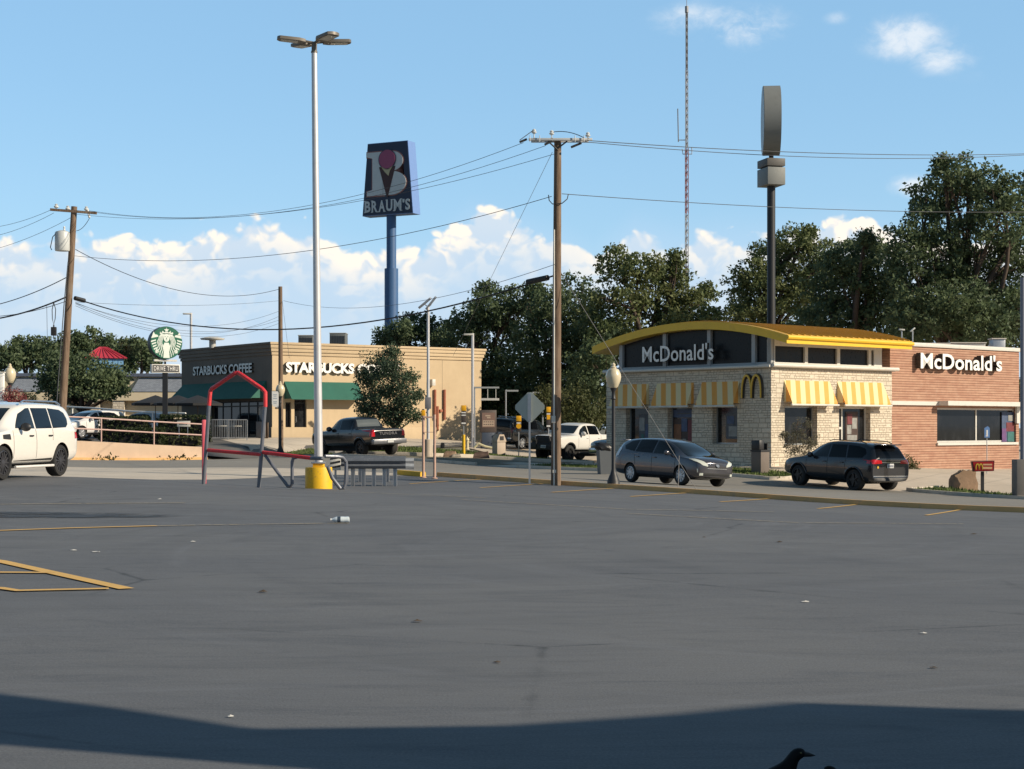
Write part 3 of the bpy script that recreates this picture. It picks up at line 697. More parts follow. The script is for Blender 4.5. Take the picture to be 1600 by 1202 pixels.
MB().box(U1+.5, UB-1, 1.2, 11, 3.2, 3.25).box(U1+.5, UB-1, 1.6, 1.7, .0, 3.1).build('interior', M_dark, rest)
MB().box(U1+.3, UB-.35, .45, 11.6, 5.1, 5.2).build('flat_roof', M_hvac, rest)
# signs on the building
Ms = wallM('y', (mv(1008)+mv(1120))/2, mzv(551.5, mv(1064)), .06)
text('sign_letters', "McDonald's", M_white, rest, Ms, (mv(1008)-mv(1119)), .74, .14, .012, 1.02, M_lside)
Ms = wallM('x', (mu(1432)+mu(1559))/2, mzu(566, mu(1495)), -.02)
text('sign_letters', "McDonald's", M_white, rest, Ms, mu(1559)-mu(1432), .76, .26, .02, 1.02, M_lside)
def arches(mb, w, h, t, dep, M, mi=0):
    """two golden arches side by side, each a tall narrow loop that tapers"""
    for sx in (-1, 1):
        pts = []
        for i in range(19):
            a = math.pi*i/18; x = -math.cos(a); y = math.sin(a)**.62
            pts.append((sx*w/4+x*w/4*(.97), y*h))
        vs = []; fs = []
        for i, (x, y) in enumerate(pts):
            p = Vector(pts[max(i-1, 0)]); q = Vector(pts[min(i+1, 18)]); d = (q-p).normalized(); nn = Vector((-d.y, d.x)); tt = t*(.62+.38*math.sin(math.pi*i/18))*(1 if y > .02 else .9)
            for dz in (0, dep):
                vs += [(x+nn.x*tt/2, y+nn.y*tt/2, dz), (x-nn.x*tt/2, y-nn.y*tt/2, dz)]
        for i in range(18):
            b = i*4; fs += [(b, b+1, b+5, b+4), (b+2, b+6, b+7, b+3), (b, b+4, b+6, b+2), (b+1, b+3, b+7, b+5)]
        fs += [(0, 2, 3, 1), (72, 73, 75, 74)]
        mb.add(vs, fs, mi, M)
va = mv(1177.5); zA = mzv(622, va)
mb = MB(); arches(mb, 1.08, .96, .08, .05, wallM('y', va, zA, .14)); arches(mb, 1.10, .98, .12, .12, wallM('y', va, zA-.01, .01), 1); mb.build('arches_logo', [M_gold, M_lside], rest)
# roof kit on the brick wing: things of their own
def boxthing(name, px0, px1, py0, py1, d, depth, m, lab, cat, group=None, ang=0, bev=.03, extra=None, zb=None):
    a = P(px0, py1, d); b = P(px1, py0, d); w_ = b.x-a.x
    e = empty(name, ((a.x+b.x)/2, d+depth/2, zb if zb is not None else a.z), R(ang), lab, cat, group); h = b.z-e.location.z
    MB().box(-w_/2, w_/2, -depth/2, depth/2, 0, h, bev=bev).build('casing', m, e)
    if extra: extra(e, w_, depth, h)
    return e
def lou(e, w_, dp, h):
    mb = MB(); n = 9
    for k in range(n): x = -w_*.42+w_*.84*k/(n-1); mb.box(x-.02, x+.02, -dp/2-.03, -dp/2-.002, h*.12, h*.88)
    mb.build('louvre', M_blackm, e); MB().box(-w_/2-.03, w_/2+.03, -dp/2-.04, dp/2+.04, h, h+.04).build('lid', M_hvac, e)
def cap_(e, w_, dp, h): MB().box(-w_/2-.05, w_/2+.05, -dp/2-.05, dp/2+.05, h, h+.05).build('lid', M_trim, e)
boxthing('roof_unit', 1486, 1540, 536.5, 546, 88, 2, M_hvac, 'long pale roof unit on the ribbed wing right of the sign letters', 'roof unit', extra=cap_, zb=5.2)
boxthing('roof_unit', 1432, 1484, 537.5, 546, 88, 2, M_hvacd, 'low grey roof unit on the ribbed wing behind the sign letters', 'roof unit', extra=cap_, zb=5.2)
boxthing('roof_vent', 1551, 1571, 530, 548, 86, .7, M_steel, 'square shiny metal vent box on the ribbed wing roof', 'vent', extra=cap_, zb=5.2)
def clamp(px, py, d, lab, flip):
    b = P(px, py, d); e = empty('roof_floodlight', (b.x, b.y, 5.2), 0, lab, 'floodlight', 'floodlights on the restaurant roof')
    h = b.z-5.2; MB().tube([(0,0,0),(0,0,h)], .03, 8).build('post', M_steel, e)
    Mx = Matrix.Translation((0, 0, h+.05)) @ Matrix.Rotation(R(flip), 4, 'Y'); MB().box(-.14, .14, -.08, .08, -.03, .04, M=Mx, bev=.01).build('lamp_head', M_trim, e)
clamp(1409, 517, 84, 'small roof floodlight tilted flat, left of the pair behind the yellow roof', 5); clamp(1426, 517, 84, 'small roof floodlight tilted up steeply, right of the pair behind the yellow roof', -40)

# ------------------------------------------------------------ coffee shop
TS = R(36); SC = Vector((-14.7, 102)); su, sv_, szu, szv = fr_(SC, TS); SZ = 1.09; SH = 6.95
cof = empty('coffee_shop', (SC.x, SC.y, 0), TS, 'tan stucco coffee shop with green awnings and stepped cornice', 'coffee shop')
SU = su(752); SV = sv_(284)
dL = (sv_(412), sv_(331), SZ-.05, 3.35); oR = [(su(446), su(455), 1.55, 3.25), (su(460), su(479), SZ, 3.45)]
mb = MB(); wall_open(mb, 'x', 0, SU, -.5, SH-.2, oR, 0, .3); wall_open(mb, 'y', .3, SV, -.5, SH-.2, [dL], 0, .3); mb.box(SU-.3, SU, .3, SV, -.5, SH-.2); mb.box(.3, SU-.3, SV-.3, SV, -.5, SH-.2)
mb.build('stucco_wall', M_tan, cof)
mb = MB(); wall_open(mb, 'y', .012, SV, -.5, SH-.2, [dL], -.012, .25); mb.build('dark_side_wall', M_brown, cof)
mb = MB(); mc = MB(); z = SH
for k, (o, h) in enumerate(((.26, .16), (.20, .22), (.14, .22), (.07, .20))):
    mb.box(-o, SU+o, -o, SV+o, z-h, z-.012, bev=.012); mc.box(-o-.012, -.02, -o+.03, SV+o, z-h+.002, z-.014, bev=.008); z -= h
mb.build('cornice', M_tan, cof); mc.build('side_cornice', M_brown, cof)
MB().box(.2, SU-.2, .2, SV-.2, SH-.25, SH+.012).build('flat_roof', M_hvac, cof)
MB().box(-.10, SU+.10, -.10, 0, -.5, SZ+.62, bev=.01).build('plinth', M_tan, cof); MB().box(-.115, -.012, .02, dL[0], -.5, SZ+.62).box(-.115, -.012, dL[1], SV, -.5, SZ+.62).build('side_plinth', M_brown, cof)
awning('x', su(443)+.05, su(558), szu(597, 3), szu(624, 3), .95, M_green, cof, bar=False, drop=.04)
awning('y', sv_(417)+.0, sv_(286)-.1, szv(597, 5), szv(626, 5)+.1, 1.1, M_green, cof, bar=False, drop=.04)
window('x', *oR[0], cof, off=.18, fw=.07, frame=M_blackm)
dr = window('x', oR[1][0], oR[1][1], oR[1][2], oR[1][3], cof, off=.18, fw=.09, trans=(SZ+2.12,), frame=M_blackm, name='door')
MB().tube([(oR[1][0]+.14, .10, SZ+.9), (oR[1][0]+.14, .04, SZ+.95), (oR[1][0]+.14, .04, SZ+1.25), (oR[1][0]+.14, .10, SZ+1.3)], .02, 8).build('handle', M_steel, dr)
MB().box(oR[1][0]+.1, oR[1][1]-.1, .12, .16, SZ+.06, SZ+.24).build('kick_plate', M_steel, dr)
k = 6; vs2 = [dL[0]+(dL[1]-dL[0])*i/k for i in range(1, k)]
window('y', dL[0], dL[1], dL[2], dL[3], cof, off=.22, fw=.08, mull=vs2, trans=(SZ+1.95,), frame=M_blackm, name='storefront_glazing')
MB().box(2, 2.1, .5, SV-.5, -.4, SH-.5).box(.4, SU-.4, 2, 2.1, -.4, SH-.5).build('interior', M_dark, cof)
text('sign_letters', 'STARBUCKS COFFEE', M_white, cof, wallM('y', (sv_(305)+sv_(397))/2, szv(577.5, sv_(352)), .05), sv_(305)-sv_(397), .60, .12, .03, 1.0, M_lside)
text('sign_letters', 'STARBUCKS COFFEE', M_white, cof, wallM('x', (su(444)+su(621))/2, szu(576, su(530)), .04), su(621)-su(444), .66, .20, .045, .98, M_lside)
# pipes, meter boxes and lamp on the long wall
def wbox(px0, px1, py0, py1, off, m, nm):
    a, b = su(px0), su(px1); MB().box(a, b, -off, -.003, szu(py1, a), szu(py0, a), bev=.01).build(nm, m, cof)
for px, y0, y1 in ((678.5, 609, 655), (693.5, 609, 656), (682.5, 635, 673)):
    u = su(px); MB().tube([(u, -.10, szu(y0, u)), (u, -.10, szu(y1, u))], .085, 8).build('wall_pipe', M_rust, cof)
wbox(671, 676, 593, 603, .35, M_trim, 'wall_lamp'); wbox(686, 690, 640, 644, .15, M_rust, 'pipe_valve')
for k in range(1, 5): MB().box(SU*k/5-.008, SU*k/5+.008, -.006, .004, SZ+.64, SH-.82).build('control_joint', M_brown, cof)
# roof units
boxthing('roof_unit', 466, 489, 524.5, 534, 112, 1.5, M_hvacd, 'dark louvred air conditioner on the coffee shop roof, left one behind the silver lamp pole', 'air conditioner', 'roof air conditioners', extra=lou, zb=SH-.1)
boxthing('roof_unit', 515, 540, 521, 534, 114, 1.5, M_hvacd, 'dark louvred air conditioner on the coffee shop roof, right of the silver lamp pole', 'air conditioner', 'roof air conditioners', extra=lou, zb=SH-.1)
b_ = P(332, 531, 108); e = empty('roof_fan', (b_.x, b_.y, SH-.1), 0, 'pale disc shaped exhaust fan on the shaded left roof of the coffee shop', 'vent')
MB().lathe([(.22,0),(.22,b_.z-SH+.1)], 12).build('stem', M_hvac, e); MB().lathe([(.1,-.05),(.75,0),(.8,.08),(.3,.2)], 20, M=Matrix.Translation((0,0,b_.z-SH+.1))).build('hood', M_trim, e)

# ------------------------------------------------------------ far low shops at the left
def strip_mall():
    d = 132; e = empty('shop_row', (-30, d, 0), R(4), 'long low cream shop row with grey mansard roof panels, half hidden by trees at left', 'shop')
    gx = lambda px: (px-CX)/F*d+30; zz = lambda py: CH+(HY-py)/F*d
    x0, x1 = gx(-60), gx(330)
    slate = NB('slate_shingle'); s = slate.noise(3, 5, .7, vec=slate.map((1, 1, 2.5))); br = slate.n('ShaderNodeTexBrick'); slate.i(br, 'Vector', slate.map((1, 1, 1), (R(90), 0, 0))); slate.i(br, 'Scale', 3.0)
    slate.i(br, 'Color1', (.16, .18, .22, 1)); slate.i(br, 'Color2', (.24, .27, .32, 1)); slate.i(br, 'Mortar', (.07, .08, .10, 1)); slate.i(slate.b, 'Base Color', slate.mix(.35, br.outputs[0], slate.mix(s, (.08, .09, .12, 1), (.35, .39, .45, 1)))); slate.i(slate.b, 'Roughness', .85)
    MB().box(x0, x1, 1.2, 10, 0, zz(588)).build('upper_wall', M_cream, e)
    MB().box(x0, x1, .9, 10.2, zz(588), zz(583)).build('coping', mat('blue_grey_coping', (.10, .12, .17), .5), e)
    MB().box(x0, x1, .3, 1.2, zz(626), zz(613)).build('fascia', M_cream, e)
    for a, b in ((gx(16), gx(150)), (gx(204), gx(330))):
        mb = MB(); mb.add([(a, .25, zz(612)), (b, .25, zz(612)), (b, 1.15, zz(590)), (a+.5, 1.15, zz(590)), (a, 1.15, zz(612)), (b, 1.15, zz(612))], [(0,1,2,3),(0,3,4),(1,5,2),(3,2,5,4),(0,4,5,1)]); mb.build('mansard_roof', slate.m, e)
    MB().box(x0, x1, 2.4, 2.6, 0, zz(624)).build('shop_front', mat('brown_shop_front', (.13, .09, .07), .8, var=.4, scale=1.5), e)
    for px in (146, 184): MB().box(gx(px)-.45, gx(px)+.45, .4, 1.2, 0, zz(618)).build('stone_pier', M_stone, e)
    for px in (60, 90, 160, 172, 215, 250): MB().box(gx(px)-.35, gx(px)+.35, 2.3, 2.38, 1.2, zz(632)).build('window', M_glass2, e)
strip_mall()
def red_roof():
    d = 146; b = P(160, 572, d); e = empty('red_roofed_building', (b.x, d, .5), R(20), 'building with a small red metal hip roof over blue windows behind the trees', 'building')
    zz = lambda py: CH+(HY-py)/F*d-.5; w_ = 1.6
    red = mat('red_roof_metal', (.45, .04, .06), .4, var=.1); blue = mat('blue_window_wall', (.05, .14, .30), .3, var=.2)
    MB().box(-w_, w_, -w_, w_, zz(640), zz(561)).build('blue_wall', blue, e)
    mb = MB(); o = w_+.3; z0, z1 = zz(561), zz(543)
    mb.add([(-o,-o,z0),(o,-o,z0),(o,o,z0),(-o,o,z0),(-.35,0,z1),(.35,0,z1)], [(0,1,5,4),(1,2,5),(2,3,4,5),(3,0,4),(0,3,2,1)]); r = mb.build('red_roof', red, e)
    mb = MB()
    for i in range(9):
        x = -o+2*o*(i+.5)/9; mb.tube([(x, -o, z0+.03), (x*.14, -.02, z1+.02)], .05, 5); mb.tube([(o, x, z0+.03), (.36, x*.05, z1+.02)], .05, 5)
    mb.build('roof_seam', red, r)
    mb = MB()
    for i in range(7): x = -w_+2*w_*(i+.5)/7; mb.box(x-.2, x+.2, -w_-.03, -w_, zz(571), zz(562.5)); mb.box(w_, w_+.03, x-.2, x+.2, zz(571), zz(562.5))
    mb.build('window', mat('pale_blue_pane', (.16, .32, .5), .2), e)
red_roof()
def store_behind():                                             # unseen; parapet outline shaped to throw the shade over the foreground
    e = empty('unseen_store', (8.0, 5.0, 0), 0, 'unseen tan store building beside the viewer, parapet shaped to shade the foreground', 'store')
    pts = [(0, 0), (0, 8.6), (3.7, 8.6), (2.5, 7.0), (1.8, 6.25), (1.5, 5.95), (3.2, 6.1), (5.2, 6.65), (7.2, 7.3), (7.6, 6.95), (9, 6.5), (16, 5.2), (16, 0)]
    MB().prism([(x-.0, z) for x, z in pts], 0, .4, 'y').build('shade_wall', M_tan, e)
    MB().box(.2, 16, -9, 0, 0, 4.4).build('side_wall', M_cream, e)
store_behind()
# ------------------------------------------------------------ poles and signs
def woodmat():
    b = NB('weathered_pole_wood'); n = b.noise(3, 6, .7, vec=b.map((6, 6, .35))); n2 = b.noise(1.2, 3)
    c = b.mix(b.ramp(n, .3, .7), (.10, .062, .040, 1), (.235, .165, .115, 1)); c = b.mix(b.math('MULTIPLY', b.ramp(n2, .5, .75), .5), c, (.28, .23, .18, 1))
    b.i(b.b, 'Base Color', c); b.i(b.b, 'Roughness', .9); b.bump(n, .6, .02); return b.m
M_wood = woodmat()
M_ins = mat('pale_insulator', (.66, .68, .68), .3, var=.05)
M_cable = mat('black_cable', (.018, .018, .02), .6)
M_wire = mat('grey_wire', (.08, .085, .095), .5, metal=.3)
M_silver = mat('silver_pole_paint', (.62, .61, .62), .42, metal=.35, var=.08, scale=1.5, dirt=((.42, .38, .34), .3))
M_dsteel = mat('dull_blue_steel', (.15,.165,.19), .5, metal=.35, var=.3, scale=5, dirt=((.34,.35,.36), .6)); M_bronze = mat('bronze_fixture', (.17, .15, .125), .5, metal=.2, var=.2)
M_lens = mat('lamp_lens', (.5, .48, .42), .3, var=.1)
M_yel2 = mat('chipped_yellow_paint', (.80, .47, .012), .5, var=.08, scale=4, dirt=((.30, .20, .08), .75))
def solid_cyl(e, name, prof, n, m): return MB().lathe(prof, n).build(name, m, e, angle=40)

def utility_pole(px_b, d, top, lean, r0, r1, label, arm=None, group='wooden utility poles'):
    g = gp(px_b, d); e = empty('utility_pole', g, 0, label, 'utility pole', group)
    h = CH+(HY-top)/F*d-g.z; lx = lean/F*d
    pts = [(lx*t, 0, -.2+(h+.2)*t) for t in [i/12 for i in range(13)]]
    MB().tube(pts, r0, 14, r2=r1).build('pole', M_wood, e)
    return e, g, h, lx
up, ug, uh, ul = utility_pole(868.5, 50.2, 217, 3, .155, .11, 'tall brown wooden utility pole standing on the near kerb in the middle')
# crossarm with insulators
za = uh-.14; L_ = lambda px: (px-868.5)/F*50.2; Zp = lambda py: CH+(HY-py)/F*50.2-ug.z
armM = Matrix.Translation((ul, 0, 0))
a = MB().box(L_(826)-ul, L_(925)-ul, -.20, -.12, Zp(221.5), Zp(217.5), M=armM, bev=.01); a.box(L_(830)-ul, L_(920)-ul, .12, .20, Zp(221.5), Zp(217.5), M=armM, bev=.01)
for q in (834.5, 862, 918.5): a.tube([(L_(q), -.02, Zp(218)), (L_(q), -.02, Zp(208))], .018, 6).box(L_(q)-.03, L_(q)+.03, -.2, .2, Zp(218.5), Zp(217))
for q in (828, 843, 898, 912): a.tube([(L_(q), -.24, Zp(214)), (L_(q), -.24, Zp(224))], .012, 5)
a.build('crossarm', mat('pale_fibreglass_arm', (.55, .56, .56), .5, var=.15), up)
a = MB(); a.tube([(L_(856), -.15, Zp(222)), (ul, -.13, Zp(236))], .025, 6).tube([(L_(886), -.15, Zp(222)), (ul, -.13, Zp(233))], .025, 6).build('arm_brace', M_blackm, up)
for px, y in ((834.5, 207), (862, 209), (918.5, 212)):
    MB().lathe([(.015, -.04), (.07, 0), (.08, .03), (.04, .05), (.055, .07), (.06, .09), (.02, .12)], 12, M=Matrix.Translation((L_(px), -.02, Zp(y)-.02))).build('insulator', M_ins, up)
for (x0, y0, x1, y1) in ((812, 224, 823, 219), (892, 232, 908, 225), (851, 228, 862, 222)):
    MB().tube([(L_(x0), -.2, Zp(y0)), (L_(x1), -.15, Zp(y1))], .035, 8).build('dead_end_clamp', M_blackm, up)
MB().tube([(L_(833), 0, Zp(204)), (L_(812), -.2, Zp(221))], .012, 5).tube(sag((L_(862), 0, Zp(207)), (L_(920), -.2, Zp(222)), -.12, 10), .012, 5).build('jumper_wire', M_cable, up)
MB().tube([(L_(865.5), -.16, -.1), (L_(865.5), -.16, Zp(360))], .025, 8).box(L_(864.5)-.06, L_(864.5)+.06, -.24, -.12, Zp(661), Zp(650), bev=.01).box(L_(866)-.05, L_(866)+.05, -.22, -.12, Zp(739), Zp(734)).build('conduit', M_trim, up)
MB().tube([(L_(857), 0, Zp(305)), (L_(858), -.1, Zp(314)), (L_(863), -.15, Zp(320)), (L_(869), -.18, Zp(320))], .015, 6).tube([(L_(888), -.05, Zp(304)), (L_(886), -.1, Zp(312)), (L_(878), -.15, Zp(319)), (L_(869), -.16, Zp(320))], .015, 6).build('jumper_loop', M_cable, up)

pa, pag, pah, pal = utility_pole(92, 68, 323, 24, .17, .12, 'leaning wooden utility pole with a grey transformer at the left')
La = lambda px: (px-92)/F*68; Za = lambda py: CH+(HY-py)/F*68-pag.z
MB().box(-.95, .95, -.16, -.06, -.05, .05, M=Matrix.Translation((La(116), 0, Za(331))) @ Matrix.Rotation(R(4.5), 4, 'Y')).build('crossarm', M_wood, pa)
for px, y in ((89, 324), (107, 327), (136, 328)):
    MB().lathe([(.02, -.04), (.09, 0), (.1, .05), (.04, .08), (.07, .12), (.02, .15)], 12, M=Matrix.Translation((La(px), -.1, Za(y)-.02))).build('insulator', M_ins, pa)
MB().tube([(La(138), -.1, Za(329)), (La(141), -.12, Za(341))], .045, 8).build('fuse_cutout', M_ins, pa)
MB().tube(sag((La(141), -.1, Za(341)), (La(120), -.05, Za(361)), .12, 10), .012, 5).build('jumper_wire', M_cable, pa)
tr = MB().lathe([(.28, 0), (.30, .04), (.30, .72), (.27, .78), (.1, .84)], 20, M=Matrix.Translation((La(99), -.15, Za(393)))).build('transformer', mat('transformer_grey', (.52, .54, .54), .4, var=.08), pa)
MB().lathe([(.03, 0), (.05, .05), (.03, .10), (.05, .15), (.02, .2)], 10, M=Matrix.Translation((La(102), -.15, Za(362)))).build('bushing', M_ins, tr)
MB().tube([(La(91), -.3, Za(366)), (La(86), -.35, Za(372)), (La(82.5), -.35, Za(388)), (La(84), -.3, Za(392))], .02, 6).build('drop_lead', M_cable, tr)
MB().tube([(La(89.5), -.15, Za(640)), (La(101.5), -.17, Za(480)), (La(108), -.17, Za(410))], .02, 6).build('ground_wire', M_wire, pa)

pc_, pcg, pch, pcl = utility_pole(439, 92, 448, -1.0, .14, .11, 'thin shorter wooden utility pole before the corner of the coffee shop')
# wires: every span a thing of its own
def wire(name, a, b, dip, r, m, label, group, mids=None, cat='wire'):
    pts = sag(a, b, dip, 28) if mids is None else mids
    o = MB().tube([Vector(p)-Vector(a) for p in pts], r, 6).build(name, m)
    o.location = a; tag(o, label, cat, group); return o
pw = 'power lines'
wire('power_line', P(818,223,50), P(137,329,68), 1.05, 0.0074, M_wire, 'uppermost thin power line sagging from the middle pole to the leaning left pole', pw)
wire('power_line', P(852,228,50.2), P(140,331,68), 1.0, 0.0074, M_wire, 'second thin power line from the middle pole, just under the uppermost', pw)
wire('power_line', P(865.5,241,50.2), P(120,335,68.2), .85, 0.0074, M_wire, 'third thin power line between middle and left poles, starting below the crossarm', pw)
wire('power_line', P(862,307,50), P(117,400,68), .85, 0.0099, M_wire, 'power line crossing the clouds from the middle pole to below the transformer', pw)
wire('power_line', P(922,220,50.2), P(1780,232,70), .35, 0.0124, M_wire, 'upper of the two close power lines running right from the middle crossarm', pw)
wire('power_line', P(916,222,50), P(1780,226,72), .55, 0.0112, M_wire, 'lower of the two close power lines running right from the middle crossarm', pw)
wire('power_line', P(878,303,50.2), P(1800,325,74), .35, 0.0112, M_wire, 'single lower power line running right from the middle pole into the tall tree', pw)
wire('telephone_cable', P(865,431,50), P(117,466,68), 1.45, 0.0248, M_cable, 'thick black telephone cable sagging across the silver lamp pole', 'telephone cables', cat='cable')
wire('telephone_cable', P(868,413,50), P(443,470,92), .8, 0.0087, M_wire, 'thin telephone wire from the middle pole to the short pole by the coffee shop', 'telephone cables', cat='cable')
wire('telephone_cable', P(118,390,68), P(436,452,92), 1.0, 0.0136, M_cable, 'dark service cable curving down from the transformer to the short pole', 'telephone cables', cat='cable')
for k, (y0, y1, dip) in enumerate(((472, 470, .2), (474, 486, .9), (475, 494, 1.1), (473, 500, .9), (478, 505, 1.0))):
    wire('telephone_cable', P(118,y0,68), P(437,y1,92), dip, 0.0081, M_wire, ['faint highest straight wire', 'second sagging wire', 'third sagging wire', 'fourth sagging wire', 'lowest sagging wire'][k]+' of the bundle from the leaning pole to the short pole', 'telephone cables', cat='cable')
for k, (x0, y0, y1, r, t) in enumerate(((82,327,358,.008,'highest'), (84,333,376,.008,'second'), (113,339,400,.008,'third'), (107,432,486,.018,'fourth, slack black'), (104,464,503,.032,'thick black lowest'), (103,471,494,.014,'thin'))):
    wire('power_line', P(x0,y0,68), P(-60,y1,74), .25, r, M_cable if r > .015 else M_wire, t+' wire from the leaning pole out of the left edge', 'wires leaving at left')
o = MB(); p0 = P(856,433,50.2); p1 = P(824,440,50.8); o.tube([Vector((0,0,0)), (p1-p0)*.15, (p1-p0)*.85, p1-p0], .085, 10); ob = o.build('cable_splice_case', M_cable); ob.location = p0-Vector((0,0,.02)); tag(ob, 'black cylindrical splice case hanging on the thick cable by the middle pole', 'splice case')
o = MB(); p0 = P(117,466,67.9); p1 = P(132,470,68.3); o.tube([Vector((0,0,0)), p1-p0], .09, 10); ob = o.build('cable_splice_case', M_cable); ob.location = p0; tag(ob, 'short black splice case on the thick cable beside the leaning pole', 'splice case')
o = MB(); p0 = P(84,480,71); 
o.tube([(.0,0,.2),(.08,0,-.1),(.06,0,-.5),(0,0,-.75),(-.06,0,-.5),(-.07,0,-.1),(0,0,.2)], .018, 6).tube([(0,0,-.75),(0,0,-.9)], .03, 6).box(-.11, .11, -.08, .08, -1.22, -.85, bev=.02).tube([(0,0,-1.2),(.0,0,-1.35)], .02, 6)
ob = o.build('cable_coil_box', M_cable); ob.location = p0; tag(ob, 'black cable coil and box dangling from the wire left of the leaning pole', 'cable box')
wire('hanging_cable', P(73,477,70), P(74,532,70), 0, 0.0087, M_cable, 'single loose cable hanging straight down at the far left', 'loose cables', cat='cable')
# guy wires
M_guy = mat('pale_guy_wire', (.26, .25, .24), .5, metal=.2)
wire('guy_wire', P(863,238,50.2), P(708,556,80), .0, 0.0074, M_guy, 'thin guy wire slanting down left from the middle pole towards the coffee shop', 'guy wires')
a = P(876,425,50.2); b = P(1092,770,47.3); b.z = gz(b.x, b.y)
wire('guy_wire', a, b, .0, 0.0081, M_guy, 'thin guy wire slanting down right across the grey hatchback', 'guy wires')
g1 = gp(1059.5, 48.0); MB().tube([(0,0,0),(.03,0,1.05)], .010, 6).build('stay_rod', M_guy).location = g1
tag(bpy.data.objects['stay_rod'], 'short thin upright rod at the kerb before the front wheel of the grey hatchback', 'rod')
wire('guy_wire', P(441,470,92), P(452,560,88), .0, 0.0074, M_wire, 'short dark wire dropping beside the thin short pole', 'guy wires')

# ------------------------------------------------------------ silver lot lamp
def lot_lamp():
    d = 46; g = gp(498, d); e = empty('parking_lot_lamp', g, 0, 'tall silver lamp pole with four flat heads on a yellow concrete base', 'lamp post')
    s = F/d; h = (g.z-CH)+0; Z = lambda py: CH+(HY-py)/F*d-g.z; lx = (491-498)/s
    b = MB().lathe([(.375, -.1), (.375, .56), (.365, .60)], 28); b.box(-.15, .15, -.15, .15, .60, .70, bev=.01); b.build('concrete_base', M_yel2, e)
    MB().box(-.19, .19, -.19, .19, .70, .745, bev=.008).build('base_plate', M_steel, e)
    n = 14; pts = [(lx*t, 0, .74+(Z(83)-.74)*t) for t in [i/n for i in range(n+1)]]
    MB().tube(pts, .118, 20, r2=.078).build('pole', M_silver, e)
    t = Vector((lx, 0, Z(83))); MB().lathe([(.09, 0), (.09, .05), (.075, .06), (.075, .30)], 12, M=Matrix.Translation(t)).build('pole_cap', M_bronze, e)
    t = t+Vector((0, 0, .24))
    for ang, dz in ((192, .04), (128, .04), (14, .04), (-50, .04)):
        Mx = Matrix.Translation(t+Vector((0,0,dz))) @ Matrix.Rotation(R(ang), 4, 'Z') @ Matrix.Rotation(R(-4), 4, 'Y')
        m = MB(); m.tube([Mx @ Vector((.0,0,0)), Mx @ Vector((.3,0,.02))], .035, 8)
        m.prism([(.25, -.12), (.42, -.21), (.95, -.19), (1.02, -.08), (1.02, .08), (.95, .19), (.42, .21), (.25, .12)], -.025, .055, 'z', M=Mx); hd = m.build('lamp_head', M_bronze, e)
        MB().box(.45, .92, -.15, .15, -.04, -.028, M=Mx).build('lens', M_lens, hd)
lot_lamp()
# slimmer lamp with two heads
def twin_lamp():
    d = 86; g = gp(669, d); e = empty('parking_lot_lamp', g, 0, 'slim silver lamp pole with two tilted heads and concrete pier before the coffee shop', 'lamp post')
    Z = lambda py: CH+(HY-py)/F*d-g.z
    MB().lathe([(.24,-.1),(.24,Z(687)),(.22,Z(686.5))], 20).build('concrete_base', M_conc2, e)
    MB().tube([(0,0,Z(687)),(0,0,Z(478))], .085, 12, r2=.07).build('pole', M_silver, e)
    for a in (-1, 1):
        Mx = Matrix.Translation((a*.16, 0, Z(474))) @ Matrix.Rotation(R(-52 if a > 0 else -40), 4, 'Y'); m = MB().prism([(-.42,-.17),(-.36,-.2),(.36,-.2),(.42,-.12),(.42,.12),(.36,.2),(-.36,.2),(-.42,.17)], -.03, .06, 'z', M=Mx)
        m.tube([(0,0,Z(480)),(a*.16,0,Z(476))], .03, 6); m.build('lamp_head', M_steel, e)
    MB().box(-.16, .16, -.15, -.09, Z(639), Z(621), bev=.01).build('control_box', mat('grey_box', (.20, .20, .22), .6), e)
twin_lamp()
def arm_lamp(px, d, top, arm, lab, basepy=None):
    g = gp(px, d); e = empty('area_light', g, 0, lab, 'lamp post', 'single headed area lights'); Z = lambda py: CH+(HY-py)/F*d-g.z
    MB().tube([(0,0,0),(0,0,Z(top))], .09, 10).build('pole', M_silver if arm else M_blackm, e)
    m = MB().box(arm-.32 if arm < 0 else .05, .05 if arm < 0 else arm+.32, -.12, .12, Z(top)-.12, Z(top)-.02, bev=.02); m.build('lamp_head', M_trim, e)
arm_lamp(738.5, 100, 521, -.22, 'single headed lamp post rising past the right end of the coffee shop')
arm_lamp(298.5, 118, 489, -.25, 'white lamp post sticking up behind the round green sign')
# tall pole at the right edge
g = gp(1598, 58); e = empty('sign_pole', g, 0, 'grey steel pole on a square concrete base at the right edge', 'pole'); Z = lambda py: CH+(HY-py)/F*58-g.z
MB().tube([(0,0,.8),(0,0,Z(434))], .085, 14).build('pole', mat('blue_grey_pole', (.20,.21,.26), .5, var=.15), e)
MB().box(-.3, .3, -.3, .3, -.1, Z(718), bev=.02).build('concrete_base', mat('grey_concrete_block', (.17,.16,.15), .8, var=.2), e)

